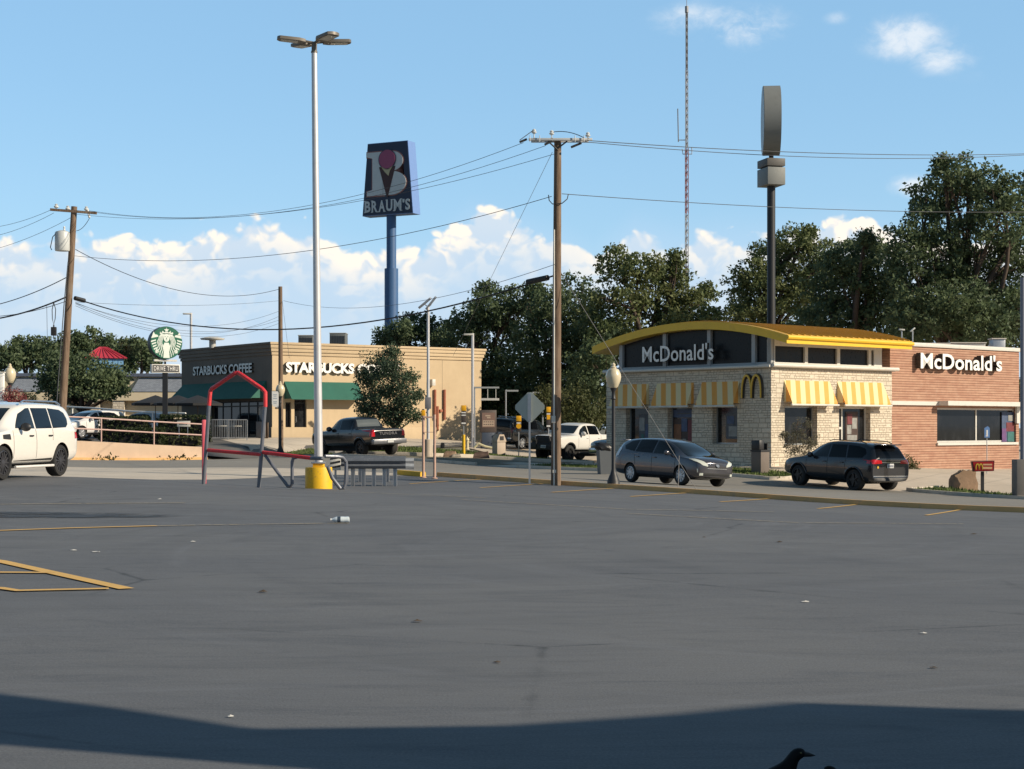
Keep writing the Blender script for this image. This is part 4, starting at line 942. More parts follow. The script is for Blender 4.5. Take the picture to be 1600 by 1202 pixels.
# ------------------------------------------------------------ old town lanterns
M_lamp = mat('warm_white_globe', (.62, .54, .38), .25, var=.12, scale=8, coat=.5)
def lantern():
    e = empty('street_lantern', (0,0,0)); 
    MB().lathe([(.24,-.05),(.24,.05),(.20,.12),(.20,.22),(.13,.40),(.10,.46),(.085,.52),(.065,.6),(.055,2.80),(.085,2.83),(.06,2.88),(.055,3.06),(.09,3.12),(.11,3.18)], 18).build('post', M_blackm, e)
    MB().lathe([(.11,3.18),(.15,3.22),(.225,3.40),(.245,3.52),(.235,3.62),(.17,3.76),(.09,3.80),(.10,3.83),(.06,3.87),(.065,3.92),(.02,3.98)], 22).build('globe', M_lamp, e); return e
ln = lantern(); 
def put_lantern(px, d, sc, lab, dz=0):
    o = ln if ln.location.length < 1e-6 and 'label' not in ln else copy_tree(ln)
    g = gp(px, d); o.location = g; o.scale = (sc,)*3; tag(o, lab, 'street lamp', 'lantern style street lamps'); return o
put_lantern(958.5, 49.4, (757-561)/F*49.4/3.98, 'black lantern post with cream acorn globe on the near kerb before the restaurant')
put_lantern(438, 90.5, (700-583)/F*90.5/3.98, 'black lantern post carrying a white banner before the coffee shop corner')
o3 = put_lantern(15.5, 76, 1.0, 'black lantern post with cream globe above the white suv'); g3 = o3.location; o3.scale = (((CH+(HY-568)/F*76)-g3.z)/3.98,)*3
# banner on the second lantern
d = 90.3; b0 = P(437, 611, d); e = empty('lamp_banner', b0, 0, 'small white banner hanging from the black lantern post at the coffee shop corner', 'banner')
MB().tube([(0,0,0),(-.40,0,0)], .015, 6).build('bracket', M_blackm, e)
MB().prism([(-.42,-.02),(-.06,-.02),(-.06,-.88),(-.10,-.90),(-.36,-.84),(-.42,-.70)], -.01, .01, 'y').build('cloth', M_white, e)
mb = MB()
for k, (z, w_) in enumerate(((-.22,.2),(-.30,.14),(-.42,.22),(-.60,.2),(-.68,.16))): mb.box(-.24-w_/2, -.24+w_/2, -.016, -.011, z, z+.035)
mb.build('printed_pattern', mat('faded_banner_print', (.35,.42,.48), .7), e)
# ------------------------------------------------------------ signs
def ice_sign():
    d = 150; g = gp(611.5, d); e = empty('tall_sign', g, 0, 'tall blue pole sign with a big white B, ice cream cone and the word BRAUM\'S', 'sign')
    Z = lambda py: CH+(HY-py)/F*d-g.z; s = F/d
    blue = mat('blue_sign_pole', (.045,.115,.26), .5, var=.12); navy = mat('navy_sign_face', (.012,.022,.058), .35, var=.15)
    MB().tube([(0,0,0),(0,0,Z(420))], .62, 18).tube([(0,0,Z(420)),(0,0,Z(334))], .44, 18).build('pole', blue, e)
    # cabinet: face turned to the left of the view
    Mx = Matrix.Translation((0, 0, Z(337))) @ Matrix.Rotation(R(-27), 4, 'Z'); w_ = 5.3; H = (337-224)/s*1.0; dp = 1.3
    face = [(-w_/2, 0), (w_/2, 0), (w_/2-.55, H), (-w_/2+.55, H)]
    MB().prism(face, -dp/2, dp/2, 'y', M=Mx).build('cabinet', mat('blue_cabinet', (.16,.27,.55), .4, var=.06), e)
    fc2 = MB().prism([(-w_/2+.06, .06), (w_/2-.06, .06), (w_/2-.60, H-.06), (-w_/2+.60, H-.06)], -dp/2-.05, -dp/2-.003, 'y', M=Mx).build('sign_face', navy, e)
    wh = mat('sign_white', (.62,.65,.65), .5, var=.1)
    def fm(x, z, off): return Mx @ Matrix.Translation((x, -dp/2-.05-off, z)) @ Matrix(((1,0,0,0),(0,0,-1,0),(0,1,0,0),(0,0,0,1)))
    # slab-serif B drawn as outlines
    def slabB(x, z, w2, h2, off, m, nm, grow=0):
        mb = MB(); M2 = fm(x, z, off); g_ = grow; 
        mb.prism([(-w2*.50-g_, -g_),(-w2*.50-g_, .10*h2+g_),(-w2*.36-g_, .14*h2),(-w2*.36-g_, .86*h2),(-w2*.50-g_, .90*h2-g_),(-w2*.50-g_, h2+g_),(-w2*.08+g_, h2+g_),(-w2*.08+g_,-g_)], 0, .04, 'z', M=M2)
        pts = [(w2*.02-g_, -g_)]
        for i in range(13): a = -math.pi/2+math.pi*i/12; pts.append((w2*.14+(w2*.36+g_)*max(0, math.cos(a)), h2*.27+(h2*.27+g_)*math.sin(a)))
        for i in range(1, 13): a = -math.pi/2+math.pi*i/12; pts.append((w2*.12+(w2*.30+g_)*max(0, math.cos(a)), h2*.77+(h2*.23+g_)*math.sin(a)))
        pts.append((w2*.02-g_, h2+g_)); mb.prism(pts, 0, .04, 'z', M=M2); mb.box(-w2*.1, w2*.05, 0, h2, 0, .04, M=M2); mb.build(nm, m, fc2)
    slabB(-.05, H*.27, 4.1, H*.60, 0.0, mat('faded_pink_edge', (.38,.16,.14), .5), 'letter_outline', .09); slabB(-.05, H*.27, 4.1, H*.60, .045, wh, 'letter')
    M2 = fm(.05, 0, .09)
    MB().prism([(-.85, H*.66), (.85, H*.66), (.05, H*.24), (-.05, H*.24)], 0, .03, 'z', M=M2).build('cone', mat('cone_brown', (.075,.035,.035), .6), fc2)
    MB().prism([(-.62, H*.66), (.68, H*.68), (.30, H*.60), (.15, H*.53), (-.2, H*.58)], .032, .06, 'z', M=M2).build('cone_drip', mat('cream_drip', (.52,.46,.28), .6), fc2)
    c = [(.02+.92*math.cos(a), H*.76+.92*math.sin(a)) for a in [2*math.pi*i/28 for i in range(28)]]; MB().prism(c, .03, .06, 'z', M=M2).build('scoop_outline', navy, fc2)
    c = [(.02+.84*math.cos(a), H*.76+.84*math.sin(a)) for a in [2*math.pi*i/28 for i in range(28)]]; MB().prism(c, .062, .09, 'z', M=M2).build('ice_cream_scoop', mat('scoop_pink', (.36,.085,.17), .6), fc2)
    # lettering with small serifs
    wd = [.155,.155,.165,.165,.20,.055,.12]; x = -w_*.46
    for ch, f in zip("BRAUM'S", wd):
        cw = f*w_*.90; t = text('letter', ch, wh, fc2, fm(x+cw/2, H*.125, .0), cw*.82, H*.155 if ch != "'" else H*.05, .04, .03)
        if ch == "'": t.data.transform(Matrix.Translation((0,0,H*.05)))
        if ch in 'BRAUM':
            M3 = fm(x+cw/2, H*.125, .005); mb = MB(); q = H*.155/2
            feet = {'B': [(-.36, -1), (-.36, 1)], 'R': [(-.36,-1), (-.36,1), (.36,-1)], 'A': [(-.36,-1), (.36,-1)], 'U': [(-.34,1), (.34,1)], 'M': [(-.38,-1), (.38,-1), (-.38,1), (.38,1)]}[ch]
            for a, sgn in feet: mb.box(a*cw-.11, a*cw+.11, sgn*q-.035, sgn*q+.035, 0, .04, M=M3)
            mb.build('serif', wh, t)
        x += cw
ice_sign()
def round_sign():
    d = 96; g = gp(258, d); e = empty('drive_thru_sign', g, 0, 'round green siren logo sign above a small DRIVE THRU panel on a dark post', 'sign')
    Z = lambda py: CH+(HY-py)/F*d-g.z; s = F/d; cz = Z(536); r = 25.5/s; TT = R(28)
    MB().box(-.14, .14, -.1, .1, 0, Z(583)).box(-.05, .05, -.05, .05, Z(583), cz).build('post', M_blackm, e)
    grn = mat('logo_green', (.012,.13,.075), .4, var=.1); wt = mat('logo_white', (.72,.78,.72), .5, var=.05)
    Mx = Matrix.Translation((0,0,cz)) @ Matrix.Rotation(TT, 4, 'Z')
    Mf = Mx @ Matrix(((1,0,0,0),(0,0,-1,0),(0,1,0,0),(0,0,0,1)))      # XY = face, +Z to the viewer
    n = 40; ring = [(r*math.cos(2*math.pi*k/n), r*math.sin(2*math.pi*k/n)) for k in range(n)]
    MB().prism(ring, -.34, .25, 'z', M=Mf).build('drum', mat('dark_green_drum', (.02,.035,.045), .5), e)
    fc = MB().prism([(x*.985, y*.985) for x, y in ring], .252, .27, 'z', M=Mf).build('round_face', grn, e)
    mb = MB(); Z0 = .272; q = r
    def P2(poly, z=0, mi=0): mb.prism([(a*q, b*q) for a, b in poly], Z0+z, Z0+z+.012, 'z', mi, Mf)
    st = []                                                            # star
    for k in range(10): a = math.pi/2+math.pi*k/5; rr = .17 if k % 2 == 0 else .075; st.append((rr*math.cos(a), .76+rr*math.sin(a)))
    P2(st)
    P2([(-.40,.50),(-.42,.66),(-.28,.60),(-.26,.74),(-.12,.62),(0,.70),(.12,.62),(.26,.74),(.28,.60),(.42,.66),(.40,.50),(.2,.56),(0,.58),(-.2,.56)])  # crown
    face = [(.19*math.cos(a), .30+.25*math.sin(a)) for a in [2*math.pi*k/20 for k in range(20)]]; P2(face, .004)
    P2([(-.13,.0),(.13,.0),(.22,-.2),(.16,-.45),(.20,-.93),(-.20,-.93),(-.16,-.45),(-.22,-.2)])
    def band(pts, wd):
        L = []; Rr = []
        for i, (x, y) in enumerate(pts):
            p = Vector(pts[max(0, i-1)]); c = Vector(pts[min(len(pts)-1, i+1)]); dd = (c-p).normalized(); nn = Vector((-dd.y, dd.x))*wd/2; L.append((x+nn.x, y+nn.y)); Rr.append((x-nn.x, y-nn.y))
        for i in range(len(pts)-1): P2([L[i], L[i+1], Rr[i+1], Rr[i]])
    for sx in (-1, 1):
        for k in range(4):                                            # wavy hair
            x0 = .20+.075*k; pts = [(sx*x0*.7, .52), (sx*(x0+.02), .36)]
            for i in range(9):
                t = i/8; pts.append((sx*(x0+.05+.05*k*t+.05*math.sin(t*8.5)), .22-t*(1.08-.10*k)))
            band(pts, .048)
        P2([(sx*.50,.36),(sx*.95,.26),(sx*.90,.40),(sx*.80,.66),(sx*.72,.50),(sx*.55,.46)][::sx])   # tail fin
        for k in range(4):
            y = .14-.155*k; P2([(sx*(.66-.02*k), y-.03), (sx*(.97-.06*k), y-.13), (sx*(.97-.06*k), y-.04), (sx*(.66-.02*k), y+.05)][::sx])
        P2([(sx*.50,-.40),(sx*.72,-.50),(sx*.66,-.66),(sx*.44,-.56)][::sx])
    mb.build('siren_logo', wt, fc)
    m2 = MB()
    for a, b, c_, d_ in ((-.12,.35,-.04,.375),(.04,.35,.12,.375),(-.02,.22,.02,.30),(-.05,.16,.05,.18)): m2.box(a*q, c_*q, b*q, d_*q, Z0+.017, Z0+.024, M=Mf)
    m2.build('face_features', grn, fc)
    w2 = 22.5/s; z0, z1 = Z(583), Z(569.5)
    pn = MB().box(-w2, w2, -.16, .16, z0-cz, z1-cz, M=Mx, bev=.02).build('text_panel', M_trim, e)
    MB().box(-w2+.06, w2-.06, -.175, -.162, z0-cz+.06, z1-cz-.06, M=Mx).build('panel_face', mat('dark_grey_panel', (.05,.05,.055), .5), pn)
    text('letters', 'DRIVE THRU', M_white, pn, Mx @ Matrix.Translation((0, -.177, (z0+z1)/2-cz)) @ Matrix(((1,0,0,0),(0,0,-1,0),(0,1,0,0),(0,0,0,1))), w2*1.70, .25, .01, .0, 1.14)
    MB().box(-18/s, 18/s, -.12, .12, Z(565)-cz, Z(562)-cz, M=Mx).build('light_bar', M_trim, e)
round_sign()
def disc_sign():
    d = 120; g = gp(1205, d); e = empty('tall_sign', g, 0, 'tall dark pole with a grey disc sign seen edge-on above a square box', 'sign')
    Z = lambda py: CH+(HY-py)/F*d-g.z; s = F/d
    MB().tube([(0,0,0),(0,0,Z(292))], .30, 16).tube([(0,0,Z(262)),(0,0,Z(235))], .17, 12).build('pole', M_blackm, e)
    gm = mat('weathered_sign_grey', (.20,.21,.205), .6, var=.12, scale=.8, dirt=((.12,.12,.11), .4)); pf = mat('pale_sign_panel', (.33,.38,.42), .5)
    Mx = Matrix.Translation((0, 0, Z(189))) @ Matrix.Rotation(R(-5.5), 4, 'Z'); r = (243-135)/2/s
    c = [(r*.92*math.cos(2*math.pi*k/44), r*math.sin(2*math.pi*k/44)) for k in range(44)]
    dr = MB().prism(c, -.60, .60, 'x', M=Mx).build('disc_cabinet', gm, e, angle=30)
    MB().prism([(a*.97, b*.97) for a, b in c], -.63, -.602, 'x', M=Mx).build('disc_face', pf, dr)
    Mb = Matrix.Rotation(R(15), 4, 'Z'); MB().box(-.70, .70, -.9, .9, Z(262), Z(250), M=Mb, bev=.03).build('upper_box', mat('dark_sign_band', (.10,.095,.09), .6), e)
    MB().box(-.68, .68, -.95, .95, Z(291), Z(264), M=Mb, bev=.02).build('lower_box', gm, e)
disc_sign()
def mast():
    d = 330; g = gp(1073, d); e = empty('radio_mast', (g.x, g.y, 0), 0, 'very tall thin red and white radio mast rising behind the trees', 'radio mast')
    Z = lambda py: CH+(HY-py)/F*d
    rd = mat('mast_red', (.26,.09,.08), .6); wh = mat('mast_white', (.34,.34,.36), .6); gy = mat('mast_grey', (.20,.20,.21), .6)
    def lattice(z0, z1, r, m, nm):
        mb = MB(); c = [(r*math.cos(a), r*math.sin(a)) for a in (R(90), R(210), R(330))]
        for x, y in c: mb.tube([(x, y, z0), (x, y, z1)], .085, 5)
        n = max(2, int((z1-z0)/1.3)); dz = (z1-z0)/n
        for k in range(n):
            for i in range(3): a, b = c[i], c[(i+1) % 3]; mb.tube([(a[0], a[1], z0+k*dz), (b[0], b[1], z0+(k+1)*dz)], .05, 4)
        mb.build(nm, m, e)
    lattice(0, Z(414), .34, gy, 'lower_lattice'); lattice(Z(440), Z(414), .34, rd, 'red_band'); lattice(Z(414), Z(334), .34, wh, 'white_band'); lattice(Z(334), Z(232), .34, rd, 'red_band'); lattice(Z(232), Z(110), .26, wh, 'white_band'); lattice(Z(110), Z(20), .20, gy, 'upper_lattice')
    MB().tube([(0,0,Z(20)),(0,0,Z(10))], .35, 8).tube([(0,0,Z(10)),(0,0,Z(-30))], .06, 5).build('top_antenna', wh, e)
    q = lambda px: (px-1073)/F*d
    MB().tube([(0,0,Z(219)),(q(1060),0,Z(219))], .09, 5).tube([(q(1060),0,Z(222)),(q(1059),0,Z(170))], .11, 5).build('side_antenna', gy, e)
    MB().tube([(q(1066),0,Z(233)),(q(1067),0,Z(241)),(q(1081),0,Z(241)),(q(1081),0,Z(230))], .10, 5).build('dipole', wh, e)
mast()
def diamond():
    d = 51.0; g = gp(827.5, d); e = empty('diamond_sign', g, 0, 'back of a diamond shaped road sign on a thin post by the near kerb', 'road sign'); s = F/d
    Z = lambda py: CH+(HY-py)/F*d-g.z; MB().box(-.03, .03, -.02, .02, -.1, Z(614)).build('post', M_steel, e)
    c = Z(636.5); r = .475; k = .06; pl = [(-r, 0)]
    poly = [(-r, -k), (-r+k*.4, -k*1.6)][:0]
    poly = [(-r+k*.3, k), (-k, r-k*.3), (k, r-k*.3), (r-k*.3, k), (r-k*.3, -k), (k, -r+k*.3), (-k, -r+k*.3), (-r+k*.3, -k)]
    Mx = Matrix.Translation((0, 0, c)) @ Matrix.Rotation(R(-12), 4, 'Z')
    MB().prism(poly, -.045, -.035, 'y', M=Mx @ Matrix.Translation((0,.07,0))).build('plate', mat('bare_aluminium', (.42,.46,.42), .45, metal=.25, var=.12, scale=3), e)
    MB().box(-.055, .055, -.035, -.015, -r+.06, r-.06, M=Mx).build('post_channel', M_steel, e)
diamond()
M_orange = mat('orange_sign', (.85,.42,.01), .5, var=.06)
def order_sign(px, d, top, lab, base_h, wd, lower):
    g = gp(px, d); e = empty('drive_thru_marker', g, 0, lab, 'sign', 'drive thru marker signs'); Z = lambda py: CH+(HY-py)/F*d-g.z; s = F/d
    MB().tube([(0,0,0),(0,0,Z(top)-.3)], .03, 8).build('post', M_steel, e)
    if base_h: MB().lathe([(.085,-.05),(.085,base_h),(.06,base_h+.03)], 14).build('bollard_sleeve', M_yel2, e)
    z = Z(top); MB().box(-wd/2, wd/2, -.09, .09, z-.30, z, bev=.015).build('yellow_cap', M_orange, e)
    b = MB().box(-wd*.48, wd*.48, -.06, .06, z-.30-lower, z-.305, bev=.01).build('text_box', mat('dark_brown_box', (.07,.055,.05), .6), e)
    mb = MB().box(-wd*.42, wd*.42, -.066, -.061, z-.42, z-.36).box(-wd*.42, wd*.42, -.066, -.061, z-.56, z-.50)
    if lower > .6: mb.box(-wd*.42, wd*.42, -.066, -.061, z-.30-lower+.05, z-.30-lower+.13)
    mb.build('printed_line', M_white, b); return e
order_sign(724.5, 89, 633.5, 'yellow capped drive thru marker on a bright yellow bollard before the tan wall', 1.1, .27, .75)
order_sign(661.5, 86.5, 641, 'small yellow capped marker next to the rusty posts', 0, .20, .1)
e = order_sign(810.5, 91, 650, 'orange and white drive thru marker with a yellow dot, left of the diamond sign', 0, .28, .55); 
z_ = CH+(HY-666)/F*91-e.location.z; MB().lathe([(.14, 0), (.14, .02)], 16, M=Matrix.Translation((0,-.07,z_)) @ Matrix.Rotation(R(90), 4, 'X')).build('yellow_dot', M_orange, e)
e = order_sign(857, 92, 636, 'dark drive thru marker with two orange panels beside the wooden pole', 0, .24, .85)
z_ = CH+(HY-652)/F*92-e.location.z; MB().box(-.09, .09, -.08, -.062, z_-.13, z_+.13).build('orange_panel', M_orange, e)
# rusty twin posts
M_pink = mat('rusty_pink_post', (.50,.33,.26), .7, var=.2, scale=4, dirt=((.25,.10,.06), .7))
def post(px, py0, d, py1, r, lab, m=M_pink, grp='rusty posts by the kerb'):
    g = gp(px, d); e = empty('metal_post', g, 0, lab, 'post', grp); h = CH+(HY-py0)/F*d-g.z
    MB().tube([(0,0,-.05),(0,0,h)], r, 10).build('shaft', m, e); MB().lathe([(r*2.2,0),(r*2.2,.02),(r,.04)], 12).build('foot_plate', m, e); return e, h
e1, h1 = post(661.5, 650, 53, 745, .045, 'left rusty post of the pair at the end of the kerb'); e2, h2 = post(679, 648, 52.6, 745, .045, 'right rusty post of the pair at the end of the kerb')
a = e1.location; b = e2.location; o = MB().box(-(b.x-a.x)/2, (b.x-a.x)/2, -.02, .02, -.02, .03).box(-(b.x-a.x)/2, (b.x-a.x)/2, -.012, .012, -.48, -.46).build('cross_rail', M_pink, e1); o.location = ((b.x-a.x)/2, -.06, h1-.05)
# menu board and clearance bars
def menu_board():
    d = 100; g = gp(762.5, d); e = empty('menu_board', g, R(14), 'brown drive thru menu board on a dark pedestal at the end of the coffee shop', 'menu board'); Z = lambda py: CH+(HY-py)/F*d-g.z
    br = mat('brown_board', (.06,.045,.04), .6); MB().box(-.50, .50, -.12, .12, Z(676), Z(641), bev=.02).build('cabinet', br, e)
    f = MB().box(-.40, .40, -.135, -.122, Z(668), Z(645)).build('display', mat('menu_face', (.16,.10,.08), .5), e)
    mb = MB()
    for k, z in enumerate((Z(650), Z(653))): mb.box(-.2+.1*k, .12, -.142, -.136, z-.03, z+.05)
    mb.box(-.36, .36, -.142, -.136, Z(666.5), Z(657)); mb.build('menu_panel', mat('menu_pale', (.34,.26,.20), .5), f)
    mb = MB()
    for j in range(2):
        for i in range(5): mb.box(-.3+.13*i, -.22+.13*i, -.150, -.143, Z(660+4*j), Z(658.8+4*j))
    mb.build('menu_print', br, f)['kind'] = 'stuff'
    MB().box(-.42, .42, -.2, .2, -.1, Z(676), bev=.02).build('pedestal', mat('dark_blue_pedestal', (.035,.05,.08), .5), e)
menu_board()
def clearance(px0, px1, pyt, d, lab, px_post, low=None):
    g = gp(px_post, d); e = empty('clearance_bar', g, 0, lab, 'clearance bar', 'drive thru clearance bars'); Z = lambda py: CH+(HY-py)/F*d-g.z; X = lambda px: (px-px_post)/F*d
    MB().tube([(0,0,0),(0,0,Z(pyt)+.05)], .045, 8).build('post', M_steel, e); MB().box(X(px0), X(px1), -.05, .05, Z(pyt)-.06, Z(pyt)+.04).build('bar', M_trimg, e)
    if low: MB().box(X(px0)+.4, X(px1), -.06, .06, Z(low)-.07, Z(low)+.06).tube([(X(px1)-.2,0,Z(low)),(X(px1)-.2,0,Z(pyt))], .02, 6).tube([(X(px0)+.8,0,Z(low)),(X(px0)+.8,0,Z(pyt))], .02, 6).build('hanging_bar', M_trim, e)
clearance(741, 780, 605.5, 99, 'clearance arm with a hanging lower bar at the tan wall corner', 741.5, 624)
clearance(790, 810, 610.5, 104, 'dark clearance arm between the tan wall and the diamond sign', 790.5)
clearance(832, 849, 613.5, 106, 'clearance arm just left of the wooden pole', 848)
# height of the small red directional sign
def red_sign():
    d = 62; g = gp(1535, d); e = empty('directional_sign', g, 0, 'small red directional sign with a golden M on a dark post by the rock', 'sign'); Z = lambda py: CH+(HY-py)/F*d-g.z
    MB().box(-.055, .055, -.04, .04, -.1, Z(737)).build('post', M_blackm, e); Mx = Matrix.Rotation(R(-6), 4, 'Z')
    rd = mat('sign_red', (.40,.012,.015), .4, var=.1); hw = 17.5/F*d
    b = MB().prism([(-hw, Z(721)), (hw, Z(720)), (hw-.02, Z(736)), (-hw+.07, Z(737))], -.13, .13, 'y', M=Mx).build('cabinet', mat('dark_red_cabinet', (.10,.01,.012), .5), e)
    MB().prism([(-hw+.05, Z(722)), (hw-.04, Z(721.3)), (hw-.06, Z(735)), (-hw+.11, Z(735.5))], -.145, -.132, 'y', M=Mx).build('sign_face', rd, b)
    mb = MB(); arches(mb, .24, .20, .05, .01, Mx @ Matrix.Translation((-.14, -.147, Z(733.5))) @ Matrix(((1,0,0,0),(0,0,-1,0),(0,1,0,0),(0,0,0,1)))); mb.build('arches_logo', M_gold, b)
    MB().box(-.0, hw-.09, -.153, -.147, Z(727.2), Z(724.8), M=Mx).box(-.0, hw-.09, -.153, -.147, Z(733), Z(729.5), M=Mx).build('printed_line', mat('faded_sign_text', (.75,.45,.25), .5), b)
red_sign()
d = 70; g = gp(1542, d); e = empty('parking_sign', g, 0, 'small blue accessible parking sign on a thin post before the ribbed wall', 'sign'); Z = lambda py: CH+(HY-py)/F*d-g.z
MB().tube([(0,0,0),(0,0,Z(668))], .018, 6).build('post', M_steel, e); MB().prism([(-.11, Z(684)), (.11, Z(684)), (.11, Z(669)), (.03, Z(666)), (-.11, Z(669))], -.03, -.02, 'y').build('plate', mat('sign_blue', (.12,.24,.50), .5), e)
MB().box(-.03, .03, -.036, -.031, Z(680), Z(672)).box(-.06, .04, -.036, -.031, Z(682), Z(680.5)).build('white_symbol', M_white, e)

# ------------------------------------------------------------ retaining wall and railings
def wall_left():
    A_ = Vector((-15.9, 86)); B_ = A_+Vector((-.763, -.645))*26; n2 = Vector((-.645, .763)); g0 = lowf(A_.x, A_.y); e = empty('retaining_wall', (A_.x, A_.y, g0), 0, 'long low tan concrete retaining wall with yellow painted foot', 'wall')
    n = 26; vs = []; vf = []; fs = []
    for i in range(n+1):
        p = A_.lerp(B_, i/n); q = n2*.14; z0 = lowf(p.x, p.y)-g0; hh = hif(p.x, p.y)-g0+.05
        for sgn, z in ((-1, z0-.1), (-1, hh), (1, hh), (1, z0-.1)): vs.append((p.x+sgn*q.x-A_.x, p.y+sgn*q.y-A_.y, z))
        for sgn, z in ((-1, z0-.1), (-1, z0+.13), (1, z0+.13), (1, z0-.1)): vf.append((p.x-n2.x*.24+sgn*n2.x*.1-A_.x, p.y-n2.y*.24+sgn*n2.y*.1-A_.y, z))
    for i in range(n):
        for k in range(4): fs.append((i*4+k, i*4+(k+1) % 4, (i+1)*4+(k+1) % 4, (i+1)*4+k))
    fs += [(0,1,2,3), (n*4+3, n*4+2, n*4+1, n*4)]
    MB().add(vs, fs).build('wall_body', stucco('tan_concrete_wall', (.50,.37,.27), (.60,.45,.33)), e); MB().add(vf, fs).build('yellow_foot', M_ykerb, e)
    return A_, B_
WA, WB = wall_left()
M_rail = mat('faded_pink_rail', (.50,.34,.30), .6, var=.2, scale=4)
def railing():
    g0 = hif(WA.x, WA.y); e = empty('railing', (WA.x, WA.y, g0), 0, 'faded pink two-bar pipe railing along the top of the retaining wall', 'railing')
    n = 9; pts = [WA.lerp(WB, i/n) for i in range(n+1)]; H = [hif(p.x, p.y)-g0 for p in pts]
    for f in (1.22, .66): MB().tube([(p.x-WA.x, p.y-WA.y, h+f) for p, h in zip(pts, H)], .038, 8).build('rail', M_rail, e)
    for p, h in zip(pts, H): MB().tube([(p.x-WA.x, p.y-WA.y, h-.05), (p.x-WA.x, p.y-WA.y, h+1.22)], .038, 8).build('post', M_rail, e)
railing()
def white_rail():
    d = 106; pts = [P(x, y, dd) for x, y, dd in ((60, 633, 112), (150, 638, 108), (205, 643, 106), (290, 646, 104))]; g0 = gz(pts[0].x, pts[0].y)
    e = empty('white_barrier', (pts[0].x, pts[0].y, g0), 0, 'white horizontal pipe barrier above the parked cars at left', 'barrier'); o = Vector((pts[0].x, pts[0].y, g0))
    MB().tube([p-o for p in pts], .055, 8).build('rail', M_white, e)
    for i in range(6):
        t = i/5*3; k = min(2, int(t)); p = pts[k].lerp(pts[k+1], t-k)-o; MB().tube([(p.x, p.y, hif(p.x+o.x, p.y+o.y)-g0-.1), p], .045, 8).build('post', M_white, e)
white_rail()
def patio_fence():
    a = P(326, 656, 96); b = P(386, 656, 96.5); g = Vector((a.x, a.y, gz(a.x, a.y))); e = empty('patio_fence', g, 0, 'grey metal picket fence of the coffee shop patio', 'fence')
    h = a.z-g.z; L2 = Vector((b.x-a.x, b.y-a.y)); n = 22; MB().tube([(0,0,h),(L2.x,L2.y,h)], .025, 6).build('top_rail', M_steel, e); MB().tube([(0,0,.12),(L2.x,L2.y,.12)], .02, 6).build('bottom_rail', M_steel, e)
    for i in range(n+1): t = i/n; MB().tube([(L2.x*t, L2.y*t, -.05 if i % 11 == 0 else .12), (L2.x*t, L2.y*t, h)], .03 if i % 11 == 0 else .013, 5).build('picket', M_steel, e)
patio_fence()
# small direction sign in the planting
d = 91; g = gp(287, d); g.z = hif(g.x, g.y); e = empty('direction_sign', g, 0, 'small low white arrow sign on two short legs before the hedge', 'sign'); Z = lambda py: CH+(HY-py)/F*d-g.z
MB().box(-.36, .36, -.03, .03, Z(667), Z(658), bev=.01).build('panel', M_trim, e); MB().box(-.25, .08, -.036, -.031, Z(663.5), Z(661.5)).prism([(.12, Z(664.5)), (.12, Z(660.5)), (.25, Z(662.5))], -.036, -.031, 'y').build('arrow', M_blackm, e)
for x in (-.25, .22): MB().box(x-.02, x+.02, -.02, .02, -.3, Z(667)).build('leg', M_steel, e)

# ------------------------------------------------------------ cart corral, guard rail
M_red = mat('red_pipe_paint', (.62,.035,.045), .45, var=.15, scale=5, dirt=((.7,.25,.22), .5)); M_gpipe = mat('grey_pipe', (.16,.17,.20), .45, metal=.4, var=.25, scale=5)
def corral():
    d0 = 45.4; o = gp(404, 44.2); e = empty('cart_corral_frame', o, 0, 'house-shaped red and grey pipe frame of the shopping cart corral', 'cart corral')
    def Q(px, py, d): return P(px, py, d)-o
    Lf = gp(318, 45.2)-o; Rf = Vector((0,0,0))
    fr = [Lf-Vector((0,0,.05)), Q(322.5,700,45.2), Q(326,640,45.1)]
    MB().tube([Lf-Vector((0,0,.05)), Q(326.5,634,45.15)], .052, 10).build('upright', M_gpipe, e)
    MB().tube([Rf-Vector((0,0,.05)), Q(414,636,44.25)], .052, 10).build('upright', M_gpipe, e)
    MB().tube([Q(326.5,634,45.15), Q(328.5,612,45.15), Q(330.5,608,45.1), Q(352,593.5,44.9), Q(368,583,44.7), Q(372,582.5,44.7), Q(377,585.5,44.6), Q(410,608,44.3), Q(414.5,613,44.25), Q(414.5,636,44.25)], .056, 10).build('roof_hoop', M_red, e)
    MB().tube([Q(325,703.5,45.1), Q(409,710.5,44.2)], .050, 10).build('cross_bar', M_red, e)
    MB().tube([Q(411,707,44.2), Q(486,716,43.4)], .052, 10).build('side_bar', M_red, e); MB().tube([Q(486,716,43.4), Q(504,716.5,43.2)], .052, 10).build('bar_end', M_gpipe, e)
    MB().tube([Q(414,711,44.2), Q(446,755,43.8), Q(449.5,759.5,43.8), Q(454,760.5,43.75), Q(456.5,756,43.7), Q(456.5,722,43.7), Q(458.5,716,43.7), Q(463,715,43.65)], .045, 10).build('side_loop', M_gpipe, e)
    MB().box(-.06, .06, -.05, .05, Lf.z-.02, Q(0,656,45.9).z, M=Matrix.Translation((Q(319,0,45.9).x, Q(0,0,45.9).y, 0)) @ Matrix.Rotation(R(20), 4, 'Z'), bev=.03).build('marker_board', mat('faded_red_board', (.60,.09,.12), .6, var=.15), e)
corral()
def corral2():
    o = gp(536, 43.5); e = empty('corral_end_loop', o, 0, 'bent grey pipe loop of the corral right of the yellow lamp base', 'corral loop'); Q = lambda px, py, d: P(px, py, d)-o
    MB().tube([Q(508,713,43.0), Q(527,713.5,43.2), Q(535,715,43.3), Q(540.5,722,43.4), Q(541,729,43.4), Q(540,755,43.4), Q(537,763,43.4), Q(532,763.5,43.4), Q(519,747,43.3), Q(512,729,43.2)], .050, 10).build('pipe', M_gpipe, e)
